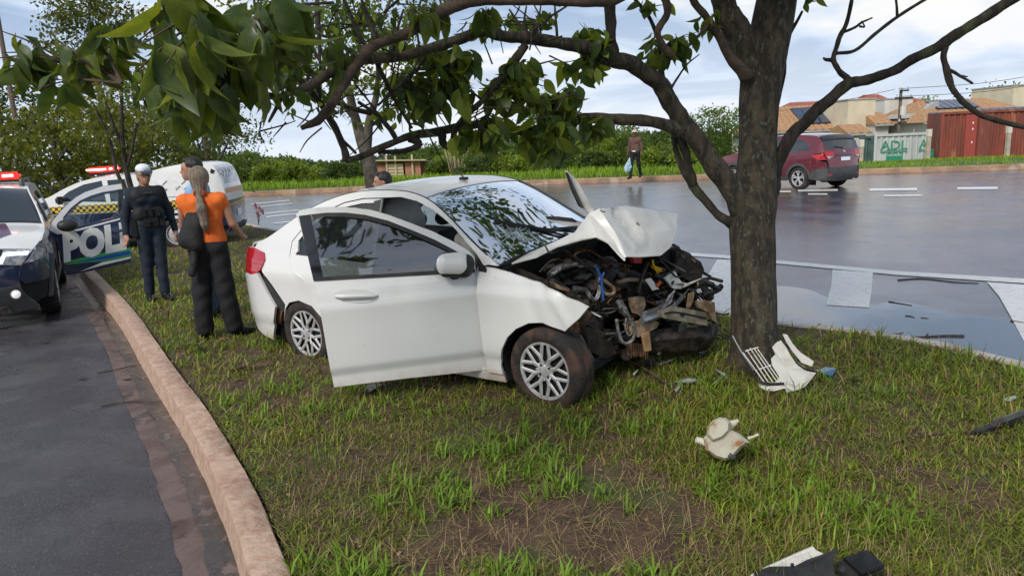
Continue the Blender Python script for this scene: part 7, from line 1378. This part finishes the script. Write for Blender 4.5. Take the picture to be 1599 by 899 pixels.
# houses
def house(name, label, u0, u1, vt, vb, dep, thick, wall, roof=None, windows=(), parapet=True):
    """box building: front face from pixel column u0 to u1, top at vt, at world depth dep"""
    a = at_y(u0, vb, dep); b = at_y(u1, vb, dep); z0 = gz(a[0], dep)-.3; top = at_y((u0+u1)/2, vt, dep)[2]; t = thing(name, label, 'house', loc=(a[0], dep, z0)); w = b[0]-a[0]; h = top-z0
    part('wall', MB().box((w/2, thick/2, h/2), (w, thick, h)), M[wall], t)
    if parapet: part('coping', MB().box((w/2, thick/2, h+.04), (w+.12, thick+.12, .08)), M['wall_grey'], t)
    for (fx, fz, fw, fh) in windows: wf = part('window', MB().box((w*fx, -.02, h*fz), (fw+.12, .06, fh+.12)), M['wall_white'], t); part('pane', MB().box((w*fx, -.055, h*fz), (fw, .02, fh)), M['dark_glass'], wf)
    return t, w, h
def tileroof(t, x0, x1, y0, y1, z0, z1, m='tile', hip=.0):
    """pitched roof rising from the eaves y0 to the ridge y1, with rows of barrel tiles"""
    k = max(6, int((x1-x0)/.24)); g = []
    for i in range(k+1):
        f = i/k; r1 = []
        for q in (0, 1):
            xx = x0+(x1-x0)*f; xr = x0+hip+(x1-x0-2*hip)*f; X_ = xx if q == 0 else xr; r1.append((X_, y0 if q == 0 else y1, (z0 if q == 0 else z1)+(.05 if i % 2 else 0)))
        g.append(r1)
    part('roof', MB().sheet(np.array(g)), M[m], t, smooth=False, recalc=False); part('back_slope', MB().add([(x0, 2*y1-y0, z0), (x1, 2*y1-y0, z0), (x1-hip, y1, z1), (x0+hip, y1, z1)], [(0, 1, 2, 3)]).add([(x0, y0, z0-.02), (x0, 2*y1-y0, z0-.02), (x0+hip, y1, z1-.02)], [(0, 1, 2)]).add([(x1, y0, z0-.02), (x1, 2*y1-y0, z0-.02), (x1-hip, y1, z1-.02)], [(0, 1, 2)]), M[m], t, recalc=False)
    part('eaves', MB().box(((x0+x1)/2, y0, z0-.06), (x1-x0, .1, .12)), M['wall_grey'], t)
def solar(t, x0, y0, z0, x1, y1, z1, nx, ny):
    """panels lying on a slope between (x0,y0,z0) and (x1,y1,z1)"""
    s_ = np.array([0, y1-y0, z1-z0]); nrm = np.array([0, -(z1-z0), y1-y0]); nrm = nrm/np.linalg.norm(nrm)
    for i in range(nx):
        for k in range(ny):
            c = np.array([x0+(x1-x0)*(i+.5)/nx, y0, z0])+s_*(k+.5)/ny+nrm*.12; w = (x1-x0)/nx-.05; l = np.linalg.norm(s_)/ny-.05; yv = s_/np.linalg.norm(s_)
            p = part('solar_panel', MB().box(c, (w, l, .04), np.stack([[1, 0, 0], yv, nrm], 1)), M['solar'], t)
m = lambda u, v, y: at_y(u, v, y)
t, w, h = house('house', 'low house with orange tiles and solar panels rising above the red SUV', 1196, 1316, 204, 262, 52, 8, 'wall_white', windows=((.93, .80, .5, .7),), parapet=False)
tileroof(t, -.5, w+.3, -.4, 3.6, h, h+1.75, hip=1.2); solar(t, 2.6, .4, h+.35, 4.6, 2.9, h+1.5, 3, 2)
t, w, h = house('house', 'red-roofed house behind the solar roof left of the beige block', 1232, 1330, 178, 262, 62, 8, 'wall_white', parapet=False); tileroof(t, -.4, w+.4, -.4, 3.5, h, h+1.1, 'tile_red', hip=1.6)
house('house', 'plain beige block wall house right of the orange tiled roof', 1320, 1362, 156, 262, 50, 4, 'wall_beige')
t, w, h = house('house', 'small tiled porch at the foot of the beige block', 1322, 1350, 206, 262, 47.5, 2, 'wall_beige', parapet=False); tileroof(t, -.2, w+.2, -.5, 1.2, h-.1, h+.45)
t, w, h = house('house', 'red-roofed house behind the utility pole', 1362, 1412, 172, 262, 58, 7, 'wall_white', parapet=False); tileroof(t, -.4, w+.2, -.4, 3.2, h, h+1.3, 'tile_red', hip=.9)
t, w, h = house('house', 'tiled lean-to between beige and white blocks', 1362, 1384, 194, 262, 49, 3, 'wall_white', windows=((.5, .62, .5, .5),), parapet=False); tileroof(t, -.1, w+.2, -.3, 1.4, h, h+.75)
house('house', 'white two-storey block behind the utility pole', 1376, 1419, 155, 262, 53, 4, 'wall_white', windows=((.62, .52, .5, 1.0),))
t, w, h = house('house', 'small red roof peeking right of the white block', 1417, 1447, 162, 262, 60, 5, 'wall_white', parapet=False); tileroof(t, -.2, w+.2, -.2, 2.5, h, h+.6, 'tile_red', hip=.5)
t, w, h = house('house', 'grey gabled house with small window left of the red container', 1416, 1455, 184, 262, 48, 6, 'wall_grey', windows=((.55, .55, .45, .5),), parapet=False)
part('gable', MB().prism([(-.3, 0), (w+.3, 0), (w+.1, .95)], lambda a_, b_, c_: (a_, c_-.1, h+b_), 3), M['wall_grey'], t, smooth=False)
t, w, h = house('house', 'long orange tiled house with solar panels behind the red container', 1443, 1620, 187, 262, 46, 9, 'wall_white', parapet=False)
tileroof(t, -.4, w+.4, -.4, 3.6, h, h+1.35, hip=1.6); solar(t, .5, .1, h+.17, 1.35, .9, h+.45, 2, 1); solar(t, 1.5, 1.6, h+.68, 4.2, 3.2, h+1.22, 6, 1); solar(t, 3.4, -.1, h+.1, 7.4, 1.2, h+.56, 8, 1)
part('vent_pipe', MB().tube([(1.65, -.3, h-.1), (1.65, -.3, h+.55)], .07, 8), M['post'], t)
house('house', 'beige flat-roofed block at the right edge above the solar panels', 1572, 1640, 133, 262, 56, 5, 'wall_beige')
# utility pole and wires
f = at_y(1400, 262, 43); f[2] = gz(f[0], f[1]); hp_ = at_y(1400, 138, 43)[2]-f[2]; up_ = thing('utility_pole', 'concrete utility pole with crossarms among the houses', 'utility pole', loc=f)
part('shaft', MB().tube([(0, 0, 0), (0, 0, hp_)], [.12, .08], 8), M['stick_grey'], up_)
for z, w in ((hp_-.15, .5), (hp_-.55, 1.0), (hp_-1.9, .45)): ca = part('crossarm', MB().box((.12, -.12, z), (w, .09, .09)), M['cable'], up_); part('insulator', MB().tube([(.12-w*.4, -.12, z), (.12-w*.4, -.12, z+.2)], .04, 6), M['wall_white'], ca); part('insulator', MB().tube([(.12+w*.4, -.12, z), (.12+w*.4, -.12, z+.2)], .04, 6), M['wall_white'], ca)
part('transformer', MB().tube([(.05, -.28, hp_-1.5), (.05, -.28, hp_-1.0)], .16, 10), M['wall_white'], up_)
for i, (v0, v1, lab) in enumerate(((139, 120, 'upper overhead wire running right from the utility pole'), (151, 136, 'lower overhead wire running right from the utility pole'))):
    a = at_y(1403, v0, 43); b = at_y(1700, v1-18, 40); mid = (a+b)/2-[0, 0, .25]; tag(part('overhead_wire', MB().tube(cat_curve([a, mid, b], 8), .014, 4), M['cable']), lab, 'wire', 'wires of the utility pole')
a = at_y(1397, 140, 43); b = at_y(1150, 178, 60); tag(part('overhead_wire', MB().tube(cat_curve([a, (a+b)/2-[0, 0, .3], b], 8), .014, 4), M['cable']), 'overhead wire running left from the utility pole to behind the trunk', 'wire', 'wires of the utility pole')
# tall lamp pole at the far left
f = AT(37, 262, 24.0); f[2] = -.15; lp_ = thing('lamp_pole', 'tall thin brown lamp pole at the far left edge', 'lamp pole', loc=f)
part('shaft', MB().tube([(0, 0, 0), (0, 0, 12)], [.085, .055], 8), mat('pole_brown', (.14, .09, .07), rough=.7), lp_); part('arm', MB().tube([(0, 0, 11.9), (.5, 0, 12.4), (1.4, 0, 12.5)], .04, 6), M['wall_grey'], lp_); part('lantern', MB().box((1.7, 0, 12.5), (.6, .2, .12)), M['wall_grey'], lp_, bevel=.03)
# timber shed
a = at_y(583, 283, 39); b = at_y(659, 283, 39); z0 = gz(a[0], 39.); top = at_y(600, 251, 39)[2]; t = thing('timber_shed', 'small open-fronted timber shed under the tree belt', 'shed', loc=(a[0], 39, z0)); w = b[0]-a[0]; h = top-z0; k = w/76
X = lambda u: (u-583)*k
for u in range(583, 602, 4): part('plank', MB().box((X(u)+.07, 0, h*.42+h*.12), (k*3.8, .05, h*.84-.24*h)), M['wood'], t)
for u in range(634, 658, 4): part('plank', MB().box((X(u)+.07, 0, h*.44), (k*3.8, .05, h*.88)), M['wood'], t)
part('render_panel', MB().box((X(592), -.03, h*.28), (k*19, .05, h*.30)), M['wall_white'], t)
for i in range(5): part('counter_slat', MB().box((X(618), -.06, .25*h+i*.16), (k*27, .05, .13)), M['wood_pale'], t)
for u, e in ((606, .25), (620, .22), (646, .26)): part('post', MB().box((X(u), -.1, (h+e)/2), (.09, .09, h+e)), M['wood_pale'], t)
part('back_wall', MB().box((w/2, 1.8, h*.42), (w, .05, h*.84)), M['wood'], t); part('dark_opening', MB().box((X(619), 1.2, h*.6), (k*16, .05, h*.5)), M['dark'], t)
part('roof', MB().add([(-.25, -.35, h+.02), (w+.3, -.35, h-.08), (w+.3, 2.1, h-.28), (-.25, 2.1, h-.18), (-.25, -.35, h+.08), (w+.3, -.35, h-.02), (w+.3, 2.1, h-.22), (-.25, 2.1, h-.12)], [(0, 1, 2, 3), (4, 5, 6, 7), (0, 1, 5, 4), (1, 2, 6, 5), (2, 3, 7, 6), (3, 0, 4, 7)]), M['wood_pale'], t)
# far tower block
f = at_y(757, 222, 600); t = thing('tower_block', 'distant grey apartment tower above the tree belt', 'tower block', loc=(f[0], 600, f[2]-20)); hh = at_y(757, 203, 600)[2]-f[2]+20
part('wall', MB().box((0, 0, hh/2), (17, 14, hh)), M['wall_grey'], t)
for i in range(4):
    for q in range(3): part('window_band', MB().box((-5+5*q, -7.05, hh-1.8-2.6*i), (3.4, .1, 1.3)), M['wall_white'], t)
# ================================================================== WRECKAGE ON THE GROUND, STICKS AND PLANTS
M['shell_white'] = mat('broken_white_plastic', (.66, .64, .57), (.50, .47, .40), ns=9, rough=.4, lo=.45, hi=.75); M['tank'] = mat('milky_tank', (.64, .61, .50), (.56, .52, .41), ns=8, rough=.45, col3=(.34, .16, .06), ns3=9, lo3=.56, hi3=.68, transl=.15)
M['blue_glass'] = mat('blue_shard', (.05, .14, .28), rough=.2); M['stick'] = mat('stick', (.065, .040, .028), (.04, .028, .02), ns=14, rough=.9, bump=.6, bs=40); M['shard'] = mat('clear_shard', (.45, .47, .48), (.3, .32, .33), ns=20, rough=.15, spec=.8)
def flat(name, pts, m, t, o, th=.006, sub=None, label=None):
    """piece of sheet plastic: outline given as (u, v, depth)"""
    P = np.array([AT(*p) for p in pts])-o; n = len(P); c = P.mean(0); q = P+np.array([.0, th, -th*.3])
    mb = MB().add(np.concatenate([P, [c]]), [(i, (i+1) % n, n) for i in range(n)]).add(np.concatenate([q, [c+np.array([.0, th, -th*.3])]]), [((i+1) % n, i, n) for i in range(n)]).add(np.concatenate([P, q]), [(i, (i+1) % n, n+(i+1) % n, n+i) for i in range(n)])
    return part(name, mb, m, t, label, smooth=False)
# bumper corner with grille leaning on the trunk
o = G(1220, 612); t = thing('bumper_fragment', 'broken white bumper corner with slatted grille leaning against the trunk foot', 'bumper piece', loc=o)
flat('shell', [(1206, 542, 5.30), (1213, 534, 5.32), (1220, 531, 5.33), (1228, 543, 5.28), (1240, 560, 5.22), (1250, 569, 5.20), (1262, 576, 5.18), (1278, 577.5, 5.20), (1268, 590, 5.14), (1257, 604, 5.10), (1244, 609, 5.08), (1228, 613, 5.06), (1226, 606, 5.07), (1213, 606, 5.07), (1209, 598, 5.09), (1222, 597, 5.1), (1212, 580, 5.15), (1206, 571, 5.18), (1204, 560, 5.2), (1211, 553, 5.24)], M['shell_white'], t, o)
flat('lower_lip', [(1184, 596, 5.12), (1196, 602, 5.08), (1222, 600, 5.07), (1226, 606, 5.05), (1210, 610, 5.04), (1197, 610, 5.05), (1186, 604, 5.08)], M['shell_white'], t, o)
flat('return_edge', [(1222, 521, 5.38), (1229, 522, 5.38), (1237, 535, 5.34), (1251, 552, 5.28), (1271, 564, 5.24), (1268, 572, 5.22), (1252, 566, 5.24), (1238, 549, 5.28), (1228, 534, 5.33)], M['shell_white'], t, o)
tb = lambda nm, pts, w, m: part(nm, MB().tube(cat_curve(np.array([AT(*p) for p in pts]), 4)-o, w, 6), m, t)
tb('black_trim', [(1217, 522, 5.36), (1226, 540, 5.30), (1240, 562, 5.22), (1256, 575, 5.18), (1276, 580, 5.18)], .008, M['black_plastic']); tb('black_trim', [(1156, 552, 5.26), (1172, 575, 5.16), (1182, 592, 5.10), (1196, 599, 5.07), (1224, 599, 5.07)], .010, M['black_plastic']); tb('black_trim', [(1162, 548, 5.27), (1180, 572, 5.18), (1192, 590, 5.12), (1200, 598, 5.09)], .006, M['black_plastic'])
for a, b in (((1166, 546), (1200, 597)), ((1171, 543), (1207, 597)), ((1177, 543), (1214, 597)), ((1183, 545), (1219, 596)), ((1160, 550), (1193, 596))): tb('grille_bar', [(*a, 5.26), ((a[0]+b[0])/2, (a[1]+b[1])/2, 5.17), (*b, 5.09)], .0042, M['shell_white'])
for a, b in (((1181, 578), (1204, 570)), ((1164, 548), (1184, 542)), ((1192, 598), (1220, 597))): tb('grille_crossbar', [(*a, 5.18), ((a[0]+b[0])/2, (a[1]+b[1])/2, 5.17), (*b, 5.17)], .005, M['shell_white'])
tb('thin_trim', [(1144, 524, 5.35), (1153, 541, 5.3), (1163, 558, 5.24), (1176, 578, 5.18)], .005, M['shard'])
# washer tank
o = G(1128, 716); t = thing('washer_tank', 'milky white plastic fluid tank with brown stain lying on the grass', 'fluid tank', loc=o); q = lambda u, v, d=3.98: AT(u, v, d)-o
def slab(pts, d0_, d1_, ch=.9):
    c_ = np.mean(pts, 0); rg = lambda k, d: [q(c_[0]+(u-c_[0])*k, c_[1]+(v-c_[1])*k, d) for u, v in pts]
    return [rg(ch-.06, d0_-.012), rg(ch, d0_), rg(1., d0_+.02), rg(1., d1_)]
tk = part('tank_body', MB().rings(slab([(1098, 684), (1110, 669), (1124, 664), (1140, 670), (1154, 676), (1171, 690), (1157, 700), (1144, 716), (1131, 719), (1116, 714), (1102, 704)], 3.90, 4.06)), M['tank'], t, ang=30)
part('tank_shoulder', MB().rings(slab([(1103, 680), (1104, 666), (1113, 656), (1123, 651), (1134, 652), (1141, 659), (1140, 672), (1128, 684), (1112, 690)], 3.87, 4.02, .86)), M['tank'], tk, ang=30)
part('tank_spout', MB().tube([q(1137, 664), q(1146, 660), q(1153, 656)], [.026, .018, .008], 10), M['tank'], tk)
part('tank_neck', MB().tube([q(1103, 691), q(1094, 688), q(1087, 686)], [.022, .018, .017], 12), M['shell_white'], tk); part('bracket_arm', MB().tube([q(1168, 684), q(1177, 681), q(1184, 678)], [.010, .006, .009], 8), M['tank'], tk)
part('pump', MB().tube([q(1137, 708, 3.9), q(1146, 714, 3.9)], [.018, .016], 10), M['wreck_grey'], tk)
# pieces at the bottom edge
o = G(1230, 905); t = thing('bumper_fragment', 'white edged black bumper piece cut by the bottom edge of the picture', 'bumper piece', loc=o)
flat('white_edge', [(1160, 905, 2.95), (1200, 884, 2.98), (1240, 866, 3.0), (1270, 853, 3.02), (1274, 858, 3.0), (1240, 872, 2.98), (1205, 892, 2.95), (1185, 905, 2.94)], M['shell_white'], t, o, .012)
flat('white_flange', [(1203, 886, 2.96), (1240, 870, 2.98), (1273, 858, 3.0), (1287, 864, 2.97), (1262, 874, 2.94), (1237, 889, 2.91), (1208, 889, 2.92)], M['shell_white'], t, o, .006)
flat('black_inner', [(1180, 895, 2.90), (1204, 886, 2.93), (1237, 889, 2.89), (1262, 876, 2.90), (1290, 866, 2.92), (1308, 858, 2.94), (1300, 880, 2.86), (1306, 905, 2.80), (1180, 915, 2.78)], M['black_plastic'], t, o, .02); part('bolt_hole', MB().lathe([(0, .008), (.002, .001)], 10, o=AT(1237, 881, 2.92)-o), M['dark'], t)
o = G(1345, 900); t = thing('battery_cover', 'small black plastic box at the bottom edge right of the white bumper piece', 'plastic box', loc=o)
c = AT(1342, 890, 2.88)-o; part('box', MB().box(c, (.16, .10, .07), rotz(.4)@rotx(.25)), M['black_plastic'], t, bevel=.01); part('lid', MB().box(c+[.01, -.01, .04], (.13, .09, .015), rotz(.4)@rotx(.25)), M['gloss_black'], t, bevel=.004); part('stub', MB().tube([AT(1312, 895, 2.85)-o, AT(1322, 880, 2.88)-o], .018, 8), M['black_plastic'], t)
# dark strip at the right edge
o = G(1560, 680); t = thing('sill_strip', 'long dark plastic strip lying in the grass at the right edge', 'car trim', loc=o)
part('strip', MB().bar(AT(1520, 680, 4.25)-o, AT(1690, 618, 4.55)-o, .05, .05), M['black_plastic'], t, bevel=.008); part('strip_face', MB().bar(AT(1550, 661, 4.28)-o, AT(1690, 610, 4.53)-o, .012, .035), M['wreck_grey'], t)
# shards
def shard(lab, pts, m, z=.015):
    P = [G(u, v, z+.008*i % 2*0) for i, (u, v) in enumerate(pts)]; o = P[0].copy(); P = [p-o+[0, 0, .012*((i*7) % 3)] for i, p in enumerate(P)]; n = len(P)
    tag_o = part('shard', MB().add(P+[p-np.array([0, 0, .006]) for p in P], [tuple(range(n)), tuple(range(n, 2*n))[::-1]]+[(i, (i+1) % n, n+(i+1) % n, n+i) for i in range(n)]), m, None, smooth=False); tag_o.location = o
    return tag(tag_o, lab, 'shard', 'wreckage shards round the trunk foot')
shard('grey torn clip in the grass below the engine bay', [(1003, 566), (1012, 562), (1024, 563), (1030, 568), (1018, 572), (1006, 571)], M['wreck_grey']); shard('long pale strip in the grass below the crash beam', [(1024, 566), (1056, 560), (1057, 563), (1027, 570)], M['shell_white'], .03)
shard('tiny white sliver left of the grey torn clip', [(988, 583), (996, 578), (997, 581), (990, 586)], M['shell_white'], .02); shard('clear twisted shard right of the fallen branch', [(1052, 596), (1066, 593), (1078, 595), (1098, 592), (1078, 599), (1060, 600)], M['shard'], .02)
shard('clear triangular shard beside the fallen branch', [(1053, 608), (1063, 599), (1062, 609), (1056, 612)], M['shard'], .03); shard('bright blue cap left of the trunk', [(1091, 549), (1095, 546), (1099, 548), (1098, 552), (1093, 553)], M['blue_glass'], .03)
shard('pale blue upright strip against the trunk foot', [(1136, 578), (1139, 565), (1142, 566), (1140, 579)], mat('pale_blue', (.35, .48, .62), rough=.3), .02); shard('clear strip crossing in front of the trunk foot', [(1116, 577), (1122, 580), (1132, 587), (1136, 590), (1131, 589), (1118, 581)], M['shard'], .03); shard('pale sliver lowest before the trunk foot', [(1114, 597), (1127, 590), (1129, 592), (1116, 600)], M['shard'], .02)
shard('dark blue glass shard right of the leaning bumper corner', [(1278, 577), (1290, 575), (1306, 580), (1300, 586), (1284, 585)], M['blue_glass'], .02); shard('dark blue plastic shard under the open door', [(566, 604), (590, 597), (596, 606), (574, 613)], mat('dark_blue', (.01, .015, .03), rough=.3), .03)
shard('pale green leaf-shaped scrap by the right edge', [(1566, 622), (1578, 620), (1590, 624), (1576, 626)], mat('scrap_green', (.35, .42, .33), rough=.5), .02)
r = np.random.default_rng(40)
# sticks
def stick(lab, pts, w, z=.02, group='fallen sticks', m='stick', twigs=()):
    P = cat_curve(np.array([G(u, v, z if len(e) == 0 else e[0]) for u, v, *e in pts]), 5); o = P[0].copy(); P = P-o; s = np.arange(len(P)); rr_ = w*(1-.6*s/len(P)); t = thing('fallen_stick', lab, 'stick', loc=o, group=group)
    part('stem', MB().tube(P, rr_, 6), M[m], t)
    for f, du, l in twigs: b = P[int(f*(len(P)-1))]; part('side_twig', MB().tube([b, b+np.array([l*du, l*.5, .02]), b+np.array([l*du*1.8, l*.9, .01])], [w*.5, w*.35, w*.2], 5), M[m], t)
stick('thick stick floating in the puddle by the right kerb', [(1505, 525), (1470, 525), (1430, 527), (1400, 526), (1366, 526)], .016, -.045, twigs=((.6, -.5, .12), (.75, .6, .1), (.4, .5, .06)))
stick('short stick lying on the kerb edge right of the trunk', [(1291, 514), (1270, 510), (1245, 507), (1222, 505)], .012, .0, twigs=((.3, .6, .06),)); stick('small dark twig in the puddle above the thick stick', [(1388, 471), (1400, 473), (1424, 477)], .010, -.045); stick('twig scrap below the road paint block', [(1414, 493), (1422, 494), (1428, 496)], .009, -.045); stick('twig scrap left of another in the puddle', [(1438, 496), (1450, 497)], .007, -.045)
stick('twig lying across the painted line', [(1402, 437), (1440, 435), (1490, 440), (1528, 442)], .009, -.045); stick('twig on the wet asphalt near the right edge', [(1578, 501), (1599, 504), (1625, 505)], .010, -.045)
stick('long bent branch running from under the front wheel into the grass', [(925, 538, .12), (960, 552, .08), (1000, 572, .05), (1040, 598, .03), (1078, 625, .02)], .014, .05, m='bark_dry', twigs=((.5, .6, .08),))
stick('bent twig lying on the left road by the gutter', [(158, 634, -.14), (185, 629, -.14), (215, 626, -.13), (250, 628, -.13)], .006, -.14); stick('thin twig higher up on the left road', [(152, 582, -.14), (185, 576, -.14), (205, 571, -.14), (222, 569, -.13)], .006, -.14); stick('stick in the grass left of the rear wheel', [(362, 577), (385, 572), (405, 573), (428, 569)], .012, .03); stick('dark twig low in the grass right of the tank', [(1150, 742), (1180, 750), (1215, 760)], .009, .02); stick('dark stick by the right edge above the trim strip', [(1395, 690), (1430, 682), (1475, 676)], .010, .02)
for (u, v), wl in zip([(120, 592), (64, 535), (170, 478), (20, 518), (190, 593)], ['in the middle of the lane', 'below the police car bumper', 'beside the gutter near the police car wheel', 'at the left edge under the police car', 'by the gutter above the bent twig']):
    pp = G(u, v, -.146); tag(part('fallen_leaf', MB().add([pp+np.array([x, y, .003+.006*((i*3) % 2)]) for i, (x, y) in enumerate([(0, 0), (.06, .02), (.11, .0), (.06, -.03)])], [(0, 1, 2, 3)]), M['stick']), 'dark wet leaf stuck to the left road '+wl, 'leaf', 'wet leaves on the left road')
# broad-leaved weeds
def weed(lab, u, v, s, n=9, seed=0):
    r = np.random.default_rng(seed); o = G(u, v, .0); t = thing('weed', lab, 'weed', loc=o)
    for k in range(n):
        a = k*2.4+r.uniform(0, .5); up = r.uniform(.3, 1.3); d = np.array([math.cos(a), math.sin(a), up]); R3 = frame(d[None], np.array([[0, 0, 1.]])+.2*r.normal(size=(1, 3)))[0]; l = s*r.uniform(.7, 1.2); h0 = r.uniform(0, s*.8)
        ob = bpy.data.objects.new('leaf', LM[2*(k % 5)+1]); C.objects.link(ob); ob.parent = t; mt = Matrix((R3*l).tolist()).to_4x4(); mt.translation = (0, 0, h0); ob.matrix_basis = mt
    part('stem', MB().tube([(0, 0, 0), (.01, 0, s*.9)], .004, 5), M['leaf_big'], t)
weed('broad-leaved weed in front of the feet of the woman in orange', 310, 552, .10, 10, 1); weed('small weed left of the black shoe', 290, 545, .08, 7, 2); weed('dark broad leaf in the grass below the open door', 617, 655, .07, 4, 3); weed('leafy tuft right of the front wheel', 985, 640, .08, 7, 4); weed('weed near the bumper corner', 1330, 600, .07, 7, 5)
o = G(404, 352, .0); t = thing('flowering_weed', 'thin stemmed weed with pink flower heads left of the car boot', 'plant', loc=o)
for k, (dx0, z0) in enumerate(((-.03, .50), (.06, .42), (.12, .36), (.0, .30))):
    st = part('stem', MB().tube([(0, 0, 0), (dx0*.4, 0, z0*.6), (dx0, 0, z0)], .006, 5), M['stick'], t); blob('flower_head', [('e', (dx0, 0, z0), (.035, .035, .05)), ('e', (dx0+.02, 0, z0-.06), (.03, .03, .035))], mat('dull_pink', (.28, .10, .14), (.12, .06, .06), ns=20, rough=.8), st, .012, .02)
for (u, v) in [(396, 444), (1046, 470)]: pass
